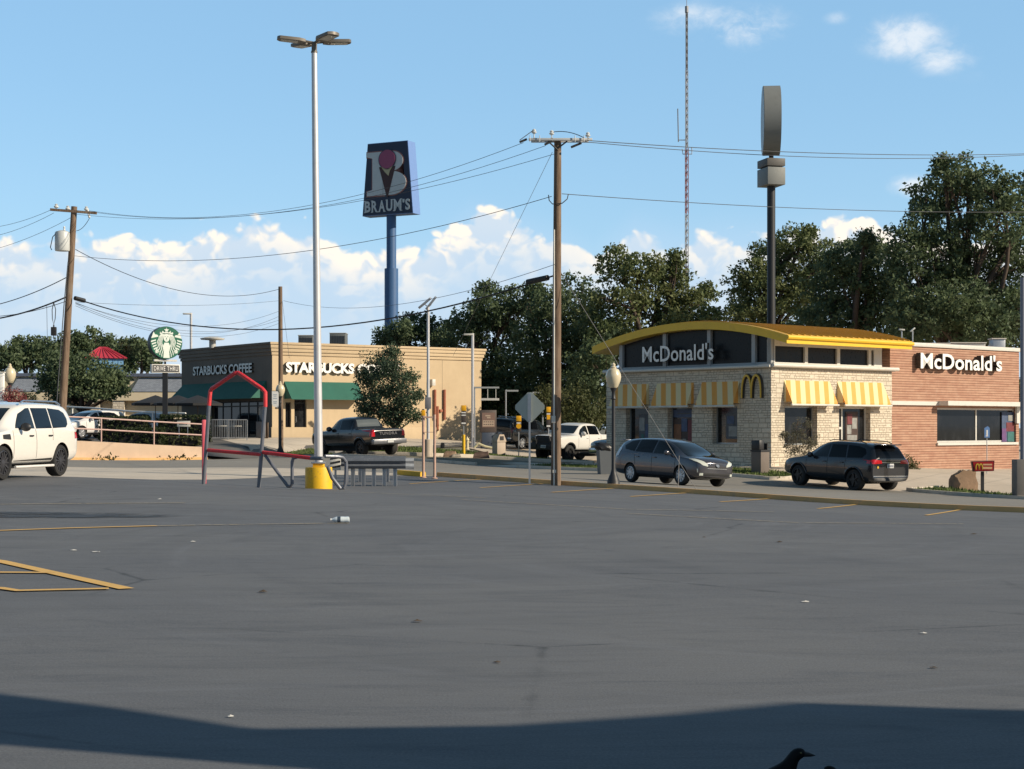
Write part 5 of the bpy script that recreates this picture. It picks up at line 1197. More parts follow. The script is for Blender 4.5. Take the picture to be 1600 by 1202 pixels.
corral2()
def guard_rail(d, px0, px1, ytop, lab, flare):
    o = gp((px0+px1)/2, d); e = empty('guard_rail', o, 0, lab, 'guard rail', 'galvanised guard rails'); z0 = CH+(HY-ytop)/F*d-o.z; X = lambda px: (px-(px0+px1)/2)/F*d
    prof = [(0,0),(.05,-.03),(.085,-.08),(.03,-.13),(.0,-.155),(.03,-.18),(.085,-.23),(.05,-.28),(0,-.31)]
    xs = [X(px0), X(px0+30), X(px1-40), X(px1-12), X(px1)]; vs = []; fs = []
    for i, x in enumerate(xs):
        cur = .25 if (flare and i == 4) else 0
        for a, b in prof: vs.append((x, -a*(1 if i < 4 or not flare else .3)+cur, z0+b*(1 if i < 4 or not flare else 1.08)))
        for a, b in prof[::-1]: vs.append((x, -a*(1 if i < 4 or not flare else .3)+.012+cur, z0+b))
    m = len(prof)*2
    for i in range(len(xs)-1):
        for k in range(m): fs.append((i*m+k, i*m+(k+1) % m, (i+1)*m+(k+1) % m, (i+1)*m+k))
    fs += [tuple(range(m)), tuple((len(xs)-1)*m+k for k in range(m))]
    MB().add(vs, fs).build('beam', M_dsteel, e, angle=30); n = 5 if flare else 4
    for k in range(n):
        x = X(px0+12+(px1-px0-40)*k/(n-1)); zg = gz(o.x+x, d)-o.z
        MB().box(x-.075, x-.06, .02, .18, zg-.05, z0-.02).box(x+.02, x+.035, .02, .18, zg-.05, z0-.02).box(x-.06, x+.02, .09, .105, zg-.05, z0-.02).build('post', M_steel, e)
        for b in (-.07, -.24): pass
guard_rail(48.5, 540, 646, 716, 'galvanised corrugated guard rail in front, with flared right end', True)
guard_rail(50.8, 530, 634, 713, 'second galvanised guard rail standing just behind the flared one', False)
# hazard striped end plate on the rails
p = gp(524, 48.8); e = empty('hazard_marker', p, 0, 'small black and yellow chevron marker between lamp base and guard rail', 'marker'); z0 = CH+(HY-735)/F*48.8-p.z
MB().box(-.16, .16, -.02, .02, z0, z0+.42, bev=.01).build('panel', M_trim, e); MB().box(-.03, .03, .02, .06, 0, z0+.3).build('post', M_steel, e)
mb = MB()
for k in range(3): zz = z0+.04+.13*k; mb.prism([(-.15, zz), (.15, zz+.06), (.15, zz+.12), (-.15, zz+.06)], -.026, -.021, 'y')
mb.build('black_chevron', M_blackm, e)

# ------------------------------------------------------------ bins, rock, bottle
def bin_tan():
    d = 92; g = gp(779.5, d); e = empty('litter_bin', g, R(34), 'tan square litter bin with a sloping hood on the grass strip', 'litter bin')
    m = mat('tan_bin', (.47,.38,.30), .7, var=.12); h = (718-700)/F*d
    MB().box(-.28,.28,-.26,.26,-.05,.82, bev=.02).build('body', m, e)
    MB().prism([(-.30,.82),(.30,.82),(.30,.90),(.14,1.24),(-.14,1.24),(-.30,.90)], -.29, .29, 'y').build('hood', m, e); MB().box(-.12,.12,-.31,-.292,.92,1.14).build('opening', M_black, e)
bin_tan()
def rbin():
    d = 66.5; g = gp(1188, d); e = empty('litter_bin', g, R(40), 'dark bin with an open black lid at the shaded stone corner', 'litter bin')
    Z = lambda py: CH+(HY-py)/F*d-g.z; tn = mat('grey_brown_bin', (.16,.13,.11), .8)
    MB().box(-.26,.26,-.26,.26,-.05,Z(706), bev=.02).build('body', tn, e); MB().box(-.28,.28,-.28,.28,Z(706),Z(703)).build('rim', M_black, e)
    MB().box(-.30,-.02,-.22,.22,Z(703),Z(688), bev=.03).box(.18,.22,-.2,.2,Z(703),Z(693)).build('lid', M_black, e)
rbin()
def sbin():
    d = 68.5; g = gp(946, d); e = empty('wheeled_bin', g, R(10), 'dark grey bin topped by a black bag beside the lantern post', 'bin'); Z = lambda py: CH+(HY-py)/F*d-g.z
    mb = MB(); mb.prism([(-.26,-.05),(.26,-.05),(.32,Z(703)),(-.32,Z(703))], -.3, .3, 'y').build('body', mat('dark_grey_bin', (.10,.11,.12), .6), e)
    bm = bmesh.new(); bmesh.ops.create_icosphere(bm, subdivisions=3, radius=1)
    for v in bm.verts: n_ = 1+.12*math.sin(v.co.x*9+v.co.z*5)*math.cos(v.co.y*7); v.co = Vector((v.co.x*.42*n_-.05, v.co.y*.36*n_, Z(700)+v.co.z*.22*n_+v.co.x*-.10))
    MB().addbm(bm).build('bag', M_black, e, angle=60)
sbin()
def rock(px, d, sz, lab, m, seed=1, grp=None, ang=0):
    g = gp(px, d, .0); random.seed(seed); bm = bmesh.new(); bmesh.ops.create_cube(bm, size=1)
    bmesh.ops.subdivide_edges(bm, edges=bm.edges[:], cuts=4, use_grid_fill=True)
    for v in bm.verts:
        c = v.co; k = 1-.18*max(0, c.z+.5); f = 1+.05*math.sin(c.x*13+seed)+.05*math.cos(c.y*11+c.z*9)+random.uniform(-.02, .02)
        if c.x < -.2: c.z *= 1-.45*(-c.x-.2)/.3 if c.z > 0 else 1
        v.co = Vector((c.x*sz[0]*k*f, c.y*sz[1]*k*f, (c.z+.42)*sz[2]*f))
    o = MB().addbm(bm).build('rock', m, angle=28); o.location = g; o.rotation_euler = (0,0,R(ang)); tag(o, lab, 'rock', grp)
M_rock = mat('brown_rock', (.30,.20,.13), .9, var=.35, scale=3, bump=.8, bscale=5, dirt=((.12,.09,.07), .5)); M_rockg = mat('pale_rock', (.42,.36,.28), .9, var=.3, scale=3, bump=.8, bscale=6)
rock(1505, 62.8, (.98,.6,.78), 'big brown boulder on the grass island near the small red sign', M_rock, 3, ang=6)
rock(703, 85.5, (.72,.5,.30), 'flat brown stone lying beside the grass strip, left one', M_rock, 5, 'landscape stones'); rock(752, 86, (.8,.5,.34), 'dark brown rounded stone on the grass strip left of the tan bin', mat('dark_rock', (.14,.09,.07), .9, var=.3, bump=.6), 8, 'landscape stones')
rock(713, 85.2, (.5,.4,.16), 'small pale stone touching the flat brown one', M_rockg, 12, 'landscape stones')
def bottle():
    p = GP(533, 817); g = Vector((p.x, p.y, gz(p.x, p.y))); e = empty('plastic_bottle', g, R(4), 'clear plastic bottle with dark label lying on the asphalt', 'bottle'); e.scale = (.86,)*3
    cl = mat('clear_plastic', (.66,.74,.78), .15, var=.15, scale=20, coat=.6); r = .062; Mx = Matrix.Translation((0,0,r)) @ Matrix.Rotation(R(-90), 4, 'Y')
    MB().lathe([(r*.5,-.17),(r*.95,-.16),(r,-.12),(r*.93,-.08),(r,-.05),(r,.07),(r*.95,.09),(r*.7,.14),(r*.33,.18),(r*.33,.20)], 16, M=Mx).build('body', cl, e)
    MB().lathe([(r*.38,.195),(r*.38,.215)], 12, M=Mx).build('cap', M_white, e); MB().lathe([(r*1.015,.01),(r*1.015,.075)], 16, M=Mx).build('label_band', mat('bottle_label', (.04,.06,.09), .4), e)
bottle()
def scrap(px, py, r, m, nm, lab, grp, cat):
    p = GP(px, py); bm = bmesh.new(); bmesh.ops.create_icosphere(bm, subdivisions=1, radius=r)
    for v in bm.verts: v.co = Vector((v.co.x*random.uniform(1, 1.9), v.co.y*random.uniform(.7, 1.3), abs(v.co.z)*random.uniform(.3, .8)))
    o = MB().addbm(bm).build(nm, m, angle=20); o.location = (p.x, p.y, gz(p.x, p.y)+.004); tag(o, lab, cat, grp)
M_pale = mat('pale_scrap', (.62,.60,.56), .7); M_leaf = mat('dry_leaf', (.07,.05,.035), .8)
for x, y, r, l in ((115,863,.035,'pale scrap of litter in a pair at left of the empty lot'),(150,866,.04,'pale flattened litter scrap right of the yellow line'),(250,782,.04,'tiny pale scrap beyond the faded line'),(301,849,.03,'pale pebble in the left middle of the lot'),(1258,943,.028,'small tan scrap in the lower right of the lot'),(1443,994,.022,'white speck of litter far right of the lot'),(360,1133,.018,'white paper scrap near the shade at lower left'),(455,926,.0,'')):
    if r: scrap(x, y, r, M_pale, 'litter_scrap', l, 'litter on the lot', 'litter')
for x, y, r, l in ((412,930,.038,'dark curled leaf left of the middle of the lot'),(652,973,.034,'dark twisted leaf pair in the middle of the lot'),(777,1043,.02,'dark leaf fragment below the middle of the lot'),(1459,1046,.022,'dark leaf at the lower right of the lot'),(1218,849,.04,'dark lump on the asphalt below the black suv'),(1521,836,.04,'dark lump on the asphalt near the right edge'),(1100,842,.022,'tiny dark speck below the grey hatchback')):
    scrap(x, y, r, M_leaf, 'fallen_leaf', l, 'leaves on the lot', 'leaf')
g = gp(691.5, 96); e = empty('utility_box', g, 0, 'small dark utility box on the ground before the tan wall', 'utility box'); MB().box(-.12,.12,-.1,.1,0,.24,bev=.02).build('casing', M_black, e); MB().box(-.09,.11,-.08,.08,.24,.32,bev=.02).build('cap', M_black, e)
g = gp(730, 97); e = empty('fire_hydrant', g, 0, 'small cream hydrant behind the yellow bollard at the tan wall', 'hydrant'); hm = mat('cream_hydrant', (.60,.52,.34), .6)
MB().lathe([(.13,0),(.13,.05),(.09,.08),(.09,.50),(.13,.54),(.11,.62),(.04,.70),(.03,.76)], 14).build('barrel', hm, e); MB().tube([(-.19,0,.42),(.19,0,.42)], .05, 8).build('hose_nozzle', hm, e)
# patio umbrellas
def umbrella():
    e = empty('patio_umbrella', (0,0,0)); n = 8; R_ = 1.45; vs = [(0,0,2.62)]; fs = []
    for k in range(n): a = 2*math.pi*k/n; vs.append((R_*math.cos(a), R_*math.sin(a), 2.12))
    for k in range(n): a = 2*math.pi*k/n; vs.append((R_*math.cos(a), R_*math.sin(a), 1.98))
    for k in range(n): k2 = (k+1) % n; fs += [(0, 1+k, 1+k2), (1+k, 1+n+k, 1+n+k2, 1+k2)]
    MB().add(vs, fs).build('canopy', mat('black_canvas', (.018,.018,.02), .8, var=.2), e); MB().tube([(0,0,0),(0,0,2.6)], .025, 8).build('pole', M_wood, e); MB().lathe([(.3,0),(.3,.08),(.05,.1)], 14).build('base', M_blackm, e); return e
u0 = umbrella()
for k, (px, d, lab) in enumerate(((243, 100, 'black patio umbrella left of the dark sign post'), (278, 98.5, 'black patio umbrella right of the dark sign post'), (309, 97.5, 'black patio umbrella closest to the coffee shop wall'))):
    o = u0 if k == 0 else copy_tree(u0); g = gp(px, d); o.location = g; h = CH+(HY-617.5)/F*d-g.z; o.scale = (1,1,h/2.62); tag(o, lab, 'umbrella', 'patio umbrellas')
# patio board and table
g = gp(408, 99.5); e = empty('chalkboard_sign', g, R(-30), 'folding chalkboard standing at the coffee shop corner', 'signboard'); MB().box(-.35,.35,-.05,.0,.05,1.0,bev=.01).build('front_board', mat('chalk_grey', (.16,.15,.15), .7, var=.3, scale=4), e); MB().box(-.35,.35,.2,.25,.0,.95).build('rear_board', M_wood, e)
for k, (px, d) in enumerate(((345, 99), (368, 99))):
    g = gp(px, d); e = empty('patio_table', g, 0, ('round patio table behind the fence, left one', 'round patio table behind the fence, right one')[k], 'table', 'patio tables'); MB().lathe([(.38,.72),(.38,.75)], 18).build('table_top', M_trim, e); MB().tube([(0,0,0),(0,0,.72)], .035, 8).lathe([(.25,0),(.25,.02)], 12).build('leg', M_blackm, e)
# hanging white post at left edge
g = gp(3, 74); e = empty('white_post', g, 0, 'white square post at the left edge above the white suv', 'post'); h = CH+(HY-583)/F*74-g.z; MB().box(-.10,.10,-.10,.10,0,h,bev=.01).build('shaft', M_white, e); MB().box(-.13,.13,-.13,.13,h,h+.05).build('cap', M_trim, e)
# fire hydrant and pipes near the lamp base
g = gp(745, 98); e = empty('hose_bib_post', g, 0, 'pale bent pipe lying at the foot of the tan wall lamp post', 'pipe'); MB().tube([(-.15,0,.12),(.1,0,.35),(.5,0,.18),(1.1,-.1,.05)], .07, 8).build('pipe', mat('pale_yellow_pipe', (.6,.55,.35), .6), e)
# ------------------------------------------------------------ vehicles
def carpaint(name, col, rough=.22, metal=.3, dirt=.15):
    b = NB(name); n = b.noise(1.3, 5, .6); s = b.sep()
    c = b.mix(b.math('MULTIPLY', b.ramp(b.noise(5, 6, .7), .45, .8), dirt), c4(col), (.20, .17, .14, 1))
    b.i(b.b, 'Base Color', c); b.i(b.b, 'Metallic', metal); b.i(b.b, 'Roughness', b.math('MULTIPLY_ADD', n, .08, rough*.7)); b.i(b.b, 'Coat Weight', .8); b.i(b.b, 'Coat Roughness', .06); return b.m
M_tyre = mat('tyre_rubber', (.018, .018, .018), .85, var=.3); M_cgl = mat('car_glass', (.010, .013, .016), .03, var=.2, spec=.45)
M_cgl2 = mat('tinted_car_glass', (.004, .005, .007), .05, var=.2, spec=.25); M_seat = mat('pale_seat', (.20,.20,.19), .7)
M_alloy = mat('alloy_rim', (.50, .51, .53), .3, metal=.7, var=.1); M_alloyd = mat('dark_rim', (.10,.10,.11), .35, metal=.6); M_blackrim = mat('black_rim', (.014,.014,.015), .4)
M_chrome = mat('chrome_trim', (.62,.63,.65), .18, metal=.9, var=.05); M_tail = mat('red_tail_lamp', (.50,.012,.02), .15, coat=.8); M_taild = mat('dark_tail_lamp', (.10,.008,.012), .15, coat=.8)
M_head = mat('clear_head_lamp', (.55,.58,.52), .12, coat=.8, var=.2); M_well = mat('wheel_well_black', (.008,.008,.008), .9); M_plast = mat('black_plastic', (.022,.022,.024), .6); M_plate = mat('licence_plate', (.52,.53,.52), .5, var=.15, scale=14)
M_gap = mat('panel_gap', (.006,.006,.007), .8)

def loft(stations, levels=2):
    """stations (x, zb, zbelt, zroof, whip, wroof, crown): closed body, half section of nine points mirrored"""
    bm = bmesh.new(); rings = []
    for x, zb, zs, zr, w_, wr, cr in stations:
        h = zs-zb; g = zr-zs
        half = [(0, zb), (w_*.80, zb), (w_*.97, zb+.10*h), (w_, zb+.42*h), (w_*.995, zb+.80*h), (w_*.965, zs), (w_*.965+(wr*.985-w_*.965)*.12, zs+g*.10), (wr*1.0, zr-g*.14-.02), (wr*.90, zr-.004), (wr*.5, zr+cr*.75), (0, zr+cr)]
        ring = [(x, y, z) for y, z in half]+[(x, -y, z) for y, z in half[-2:0:-1]]
        rings.append([bm.verts.new(p) for p in ring])
    n = len(rings[0])
    for a, b in zip(rings[:-1], rings[1:]):
        for k in range(n): bm.faces.new((a[k], a[(k+1) % n], b[(k+1) % n], b[k]))
    for r_, rev in ((rings[0], False), (rings[-1], True)):              # end caps as strips joining left to right
        m = n//2
        for k in range(m):
            a, b, c, d = r_[k], r_[k+1], r_[(n-k-1) % n], r_[(n-k) % n]
            q = [v for i, v in enumerate((a, b, c, d)) if v not in (a, b, c, d)[:i]]
            if len(q) > 2: bm.faces.new(q if not rev else q[::-1])
    bmesh.ops.recalc_face_normals(bm, faces=bm.faces)
    me = bpy.data.meshes.new('body'); bm.to_mesh(me); bm.free()
    o = bpy.data.objects.new('tmp', me); COL.objects.link(o); s = o.modifiers.new('s', 'SUBSURF'); s.levels = levels; s.render_levels = levels
    return o
def bake(o):
    dg = bpy.context.evaluated_depsgraph_get(); me = bpy.data.meshes.new_from_object(o.evaluated_get(dg)); old = o.data; mods = list(o.modifiers)
    for m in mods: o.modifiers.remove(m)
    o.data = me; return o
class Car:
    def __init__(s, name, stations, wheels, rad, paint, label, cat, arch=1.12, tw=.26, rim=M_alloy, spokes=8, group=None, track=None, rimr=.70):
        s.e = empty(name, (0,0,0), 0, label, cat, group); s.paint = paint; o = bake(loft(stations)); s.W = max(q[4] for q in stations)
        bm = bmesh.new(); bm.from_mesh(o.data); s.bvh = BVHTree.FromBMesh(bm); bm.free()
        mods = []
        for wx in wheels:
            cme = bpy.data.meshes.new('c'); mb = MB(); mb.lathe([(rad*arch, -s.W-.3), (rad*arch, s.W+.3)], 28, M=Matrix.Translation((wx, 0, rad*1.03)) @ Matrix.Rotation(R(90), 4, 'X'))
            co = mb.build('cut', M_well); co.hide_render = True; md = o.modifiers.new('b', 'BOOLEAN'); md.operation = 'DIFFERENCE'; md.object = co; md.solver = 'EXACT'; mods.append(co)
            try: md.material_mode = 'TRANSFER'
            except Exception: pass
        if not o.data.materials: o.data.materials.append(paint)
        bake(o)
        for c in mods: bpy.data.objects.remove(c)
        me = o.data; bpy.data.objects.remove(o)
        wm = [i for i, m in enumerate(me.materials) if m == M_well]
        if not wm: me.materials.append(M_well); wm = [len(me.materials)-1]
        for p in me.polygons:                                           # anything inside the arches is dark
            c = p.center
            if abs(c.y) < s.W*.90 and c.z < rad*2.3 and any(abs(c.x-wx) < rad*arch*1.01 and math.hypot(c.x-wx, c.z-rad*1.03) < rad*arch*1.03 and math.hypot(c.x-wx, c.z-rad*1.03) > rad*arch*.9 for wx in wheels): p.material_index = wm[0]
        s.body = link('body', me, None, s.e, angle=38); tr = track or s.W-tw/2-.02
        for wx in wheels:
            for sg in (1, -1): s.wheel(wx, sg*tr, rad, tw, sg, rim, spokes, rimr)
        MB().box(min(wheels)-rad*.2, max(wheels)+rad*.2, -s.W*.72, s.W*.72, rad*.62, rad*1.5).box(wheels[0]-.05, wheels[0]+.05, -tr, tr, rad*.9, rad*1.1).box(wheels[1]-.05, wheels[1]+.05, -tr, tr, rad*.9, rad*1.1).build('underbody', M_well, s.e)
        s.rad = rad; s.wheels = wheels; s.tr = tr
    def wheel(s, x, y, rad, tw, sg, rim, spokes, rr):
        Mx = Matrix.Translation((x, y, rad)) @ Matrix.Rotation(R(-90*sg), 4, 'X'); h = tw/2
        w_ = MB().lathe([(rad*.60,-h),(rad*.93,-h),(rad,-h*.7),(rad,h*.7),(rad*.95,h*.97),(rad*(rr+.03),h),(rad*rr,h*.8),(rad*rr*.95,h*.1)], 28, M=Mx).build('wheel', M_tyre, s.e, angle=30)
        m = MB(); R2 = rad*rr; m.lathe([(R2*.99,h*.55),(R2*1.0,h*.92),(R2*.93,h*.95),(R2*.90,h*.5)], 28, M=Mx)
        for k in range(spokes):
            a = 2*math.pi*k/spokes; wd = R2*.085*8/max(spokes, 6); c_, s_ = math.cos(a), math.sin(a)
            pts = [(R2*.14, wd), (R2*.93, wd*1.25), (R2*.93, -wd*1.25), (R2*.14, -wd)]
            m.prism([(u*c_-v*s_, u*s_+v*c_) for u, v in pts], h*.50, h*.82, 'z', M=Mx)
        m.lathe([(R2*.22,h*.4),(R2*.22,h*.86),(R2*.1,h*.9)], 14, M=Mx); m.build('rim', rim, w_)
        MB().lathe([(R2*.92,h*.12),(R2*.92,h*.3)], 20, M=Mx).build('brake_disc', M_well, w_)
    def hit(s, a, b, ax):
        if ax == 'L': o, d = Vector((a, 4, b)), Vector((0,-1,0))
        elif ax == 'R': o, d = Vector((a, -4, b)), Vector((0,1,0))
        elif ax == 'F': o, d = Vector((7, a, b)), Vector((-1,0,0))
        elif ax == 'B': o, d = Vector((-7, a, b)), Vector((1,0,0))
        else: o, d = Vector((a, b, 6)), Vector((0,0,-1))
        r_ = s.bvh.ray_cast(o, d)
        if r_[0] is None:
            q = o+d*(4 if ax in 'LR' else 6.0); r_ = s.bvh.find_nearest(q if ax in 'LR' else o+d*(7-2.0))
            return r_[0], r_[1]
        return r_[0], r_[1]
    def panel(s, name, poly, ax, m, off=.006, step=.09, parent=None):
        """a patch with outline poly laid on the body, seen along axis ax"""
        bm = bmesh.new(); bm.faces.new([bm.verts.new((a, b, 0)) for a, b in poly])
        for k_ in (0, 1):
            v_ = [p[k_] for p in poly]; t = math.ceil(min(v_)/step)*step
            while t < max(v_)-1e-4:
                co = [0,0,0]; co[k_] = t; no = [0,0,0]; no[k_] = 1; bmesh.ops.bisect_plane(bm, geom=bm.verts[:]+bm.edges[:]+bm.faces[:], plane_co=co, plane_no=no); t += step
        for v in bm.verts:
            p, n = s.hit(v.co.x, v.co.y, ax); v.co = p+n*off
        bmesh.ops.remove_doubles(bm, verts=bm.verts, dist=.0005)
        me = bpy.data.meshes.new(name); bm.to_mesh(me); bm.free()
        return link(name, me, m, parent or s.e, smooth=True)
    def both(s, name, poly, m, off=.006, **k): return [s.panel(name, poly, ax, m, off, **k) for ax in 'LR']
    def strip(s, name, pts, wd, ax, m, off=.004, parent=None):
        L = []; Rr = []
        for i, p in enumerate(pts):
            a = Vector(pts[max(0, i-1)]); b = Vector(pts[min(len(pts)-1, i+1)]); d = (b-a).normalized(); nn = Vector((-d.y, d.x))*wd/2
            L.append((p[0]+nn.x, p[1]+nn.y)); Rr.append((p[0]-nn.x, p[1]-nn.y))
        bm = bmesh.new(); sub = []
        for i in range(len(pts)-1):
            n = max(1, int((Vector(pts[i+1])-Vector(pts[i])).length/.1))
            for k in range(n+(1 if i == len(pts)-2 else 0)): t = k/n; sub.append(((L[i][0]*(1-t)+L[i+1][0]*t, L[i][1]*(1-t)+L[i+1][1]*t), (Rr[i][0]*(1-t)+Rr[i+1][0]*t, Rr[i][1]*(1-t)+Rr[i+1][1]*t)))
        vs = []
        for l, r_ in sub:
            row = []
            for q in (l, r_): p, n = s.hit(q[0], q[1], ax); row.append(bm.verts.new(p+n*off))
            vs.append(row)
        for a, b in zip(vs[:-1], vs[1:]):
            try: bm.faces.new((a[0], a[1], b[1], b[0]))
            except ValueError: pass
        me = bpy.data.meshes.new(name); bm.to_mesh(me); bm.free(); return link(name, me, m, parent or s.e)
    def doors(s, lines, belt, sill):
        for ax in 'LR':
            for k, x in enumerate(lines):
                pts = x if isinstance(x, list) else [(x, sill), (x, belt)]
                s.strip('door_gap', pts, .014, ax, M_gap)
    def handles(s, xs, z, m=None):
        for sg in (1, -1):
            for x in xs:
                p, n = s.hit(x, z, 'L' if sg > 0 else 'R'); MB().box(x-.10, x+.10, p.y-.005 if sg > 0 else p.y-.035, p.y+.035 if sg > 0 else p.y+.005, z-.018, z+.018, bev=.008).build('door_handle', m or s.paint, s.e)
    def mirror(s, x, z, m=None, sc=1.0):
        for sg in (1, -1):
            p, n = s.hit(x, z, 'L' if sg > 0 else 'R'); mb = MB(); bm = bmesh.new(); bmesh.ops.create_uvsphere(bm, u_segments=12, v_segments=8, radius=1)
            for v in bm.verts: v.co = Vector((v.co.x*.075*sc+x, v.co.y*.125*sc+p.y+sg*.17, v.co.z*.095*sc+z+.05))
            mb.addbm(bm); mb.tube([(x, p.y-sg*.03, z), (x, p.y+sg*.12, z+.02)], .03, 6); mb.build('side_mirror', m or s.paint, s.e)
    def arches(s, wd, m, r=1.12):
        for ax in 'LR':
            for wx in s.wheels:
                n = 18; R1 = s.rad*r; c = (wx, s.rad*1.03); out = []; inn = []
                for k in range(n+1): a = math.pi*(-.06+1.12*k/n); out.append((c[0]+(R1+wd)*math.cos(a), c[1]+(R1+wd)*math.sin(a))); inn.append((c[0]+(R1+.012)*math.cos(a), c[1]+(R1+.012)*math.sin(a)))
                bm = bmesh.new(); row = []
                for (a, b) in zip(out, inn):
                    pa, na = s.hit(a[0], max(a[1], .25), ax); pb, nb = s.hit(b[0], max(b[1], .25), ax); sg = 1 if ax == 'L' else -1
                    row.append((bm.verts.new((a[0], pa.y+sg*.004, a[1])), bm.verts.new((a[0], pa.y+sg*.035, a[1]-.0)), bm.verts.new((b[0], pb.y+sg*.04, b[1])), bm.verts.new((b[0], pb.y-sg*.06, b[1]))))
                for p, q in zip(row[:-1], row[1:]):
                    for j in range(3): bm.faces.new((p[j], p[j+1], q[j+1], q[j]))
                me = bpy.data.meshes.new('wheel_arch_trim'); bm.to_mesh(me); bm.free(); link('wheel_arch_trim', me, m, s.e, smooth=True)
    def plate(s, ax, y, z, w_=.32, h=.16, off=.02):
        p, n = s.hit(y, z, ax); sg = 1 if ax == 'F' else -1; o = MB().box(min(p.x, p.x+sg*(off+.012)), max(p.x, p.x+sg*(off+.012)), y-w_/2, y+w_/2, z-h/2, z+h/2, bev=.004).build('licence_plate', M_plate, s.e)
        x = p.x+sg*(off+.014); mb = MB()
        for k in range(6): mb.box(min(x, x+sg*.002), max(x, x+sg*.002), y-.125+.045*k, y-.10+.045*k, z-.035, z+.03)
        mb.build('plate_marks', mat('plate_marks', (.10,.11,.18), .6), o)
    def place(s, px0, px1, d0, side, sign):
        """side +1: the left wheels are the near ones. px0/px1: rear and front near wheel, d0 depth of the rear one; sign: -1 nose nearer, +1 nose farther"""
        x0 = (px0-CX)/F*d0; wb = abs(s.wheels[0]-s.wheels[1]); q = (px1-CX)/F; best = None
        for k in range(0, 901):
            a = R(k/10)*sign; 
            for b in (a, math.pi-a):
                if (px1 > px0) != (math.cos(b) > 0): continue
                e = abs((x0+wb*math.cos(b))/(d0+wb*math.sin(b))-q)
                if best is None or e < best[0]: best = (e, b)
        b = best[1]; fx, rx = max(s.wheels), min(s.wheels); off = Vector((rx, side*s.tr)); c, sn = math.cos(b), math.sin(b)
        w0 = Vector((x0, d0)); org = w0-Vector((off.x*c-off.y*sn, off.x*sn+off.y*c)); s.set(org, b); return s
    def set(s, org, b):
        c, sn = math.cos(b), math.sin(b); fx, rx = max(s.wheels), min(s.wheels)
        W = lambda lx, ly: Vector((org.x+lx*c-ly*sn, org.y+lx*sn+ly*c)); zf = lambda p: gz(p.x, p.y)+.012
        z = {k: zf(W(*k)) for k in ((fx, s.tr), (fx, -s.tr), (rx, s.tr), (rx, -s.tr))}
        zF = (z[(fx, s.tr)]+z[(fx, -s.tr)])/2; zR = (z[(rx, s.tr)]+z[(rx, -s.tr)])/2; zL = (z[(fx, s.tr)]+z[(rx, s.tr)])/2; zR_ = (z[(fx, -s.tr)]+z[(rx, -s.tr)])/2
        ex = Vector((c*(fx-rx), sn*(fx-rx), zF-zR)).normalized(); ey = Vector((-sn*2*s.tr, c*2*s.tr, zL-zR_)).normalized(); ez = ex.cross(ey).normalized(); ey = ez.cross(ex)
        t0 = -rx/(fx-rx); z0 = zR+(zF-zR)*t0
        M = Matrix((ex, ey, ez)).transposed().to_4x4(); M.translation = (org.x, org.y, z0); s.e.matrix_basis = M
def sm(a, n=None): return a

# --- white full-size suv at the left edge
wp = carpaint('pearl_white_paint', (.74, .71, .66), .2, .0, .04)
st = [(-2.52,.62,.98,1.02,.80,.70,.01),(-2.58,.50,1.12,1.30,.90,.66,.01),(-2.50,.42,1.18,1.66,.96,.70,.02),(-2.30,.36,1.20,1.84,.985,.74,.03),(-1.9,.34,1.20,1.885,1.0,.77,.03),(-1.0,.33,1.20,1.90,1.0,.79,.035),(0,.33,1.20,1.89,1.0,.79,.035),(.45,.33,1.20,1.83,1.0,.78,.03),(.80,.33,1.20,1.68,1.0,.76,.03),(1.15,.33,1.20,1.44,1.0,.76,.02),(1.45,.33,1.19,1.25,.995,.80,.02),(2.0,.34,1.12,1.17,.98,.80,.03),(2.45,.38,1.02,1.10,.95,.76,.03),(2.66,.46,.92,.98,.88,.66,.02),(2.74,.56,.78,.82,.76,.5,.01)]
c = Car('parked_suv', st, (-1.50, 1.575), .415, wp, 'large white suv with dark side windows cut off by the left edge', 'suv', tw=.28, rim=M_alloyd, spokes=14, rimr=.74)
c.both('side_window', [(.92,1.26),(.55,1.62),(.12,1.76),(-.06,1.77),(-.06,1.25)], M_cgl); c.both('side_window', [(-.14,1.25),(-.14,1.77),(-1.02,1.775),(-1.02,1.26)], M_cgl2); c.both('side_window', [(-1.08,1.26),(-1.08,1.775),(-1.75,1.74),(-1.98,1.66),(-2.06,1.50),(-2.0,1.36),(-1.85,1.28)], M_cgl2)
c.panel('windshield', [(-.66,1.28),(.66,1.28),(.62,1.76),(-.62,1.76)], 'F', M_cgl); c.panel('rear_window', [(-.6,1.3),(.6,1.3),(.56,1.72),(-.56,1.72)], 'B', M_cgl2)
c.doors([[(1.1,.42),(1.1,1.2)], [(-.1,.42),(-.1,1.25)], [(-1.0,.95),(-1.05,1.25)]], 1.2, .4); c.handles((.18, -.86), 1.07, M_plast); c.mirror(.72, 1.24, M_blackm, 1.15)
c.both('side_vent', [(1.25,.98),(1.62,1.0),(1.62,1.10),(1.28,1.12)], M_plast, .012); c.both('rocker_trim', [(-1.0,.36),(1.05,.36),(1.05,.46),(-1.0,.50)], M_plast, .006)
c.both('tail_lamp', [(-2.30,.98),(-2.47,1.0),(-2.46,1.14),(-2.32,1.16)], M_tail, .01); c.panel('head_lamp', [(.5,.82),(.86,.86),(.86,1.0),(.5,.96)], 'F', M_head, .01); c.panel('head_lamp', [(-.5,.82),(-.86,.86),(-.86,1.0),(-.5,.96)], 'F', M_head, .01); c.panel('grille', [(-.42,.62),(.42,.62),(.46,.95),(-.46,.95)], 'F', M_chrome, .012)
for sg in (1,-1): MB().tube([(.3,sg*.72,1.88),(.1,sg*.72,1.955),(-1.7,sg*.70,1.95),(-2.0,sg*.68,1.87)], .022, 6).build('roof_rail', M_chrome, c.e)
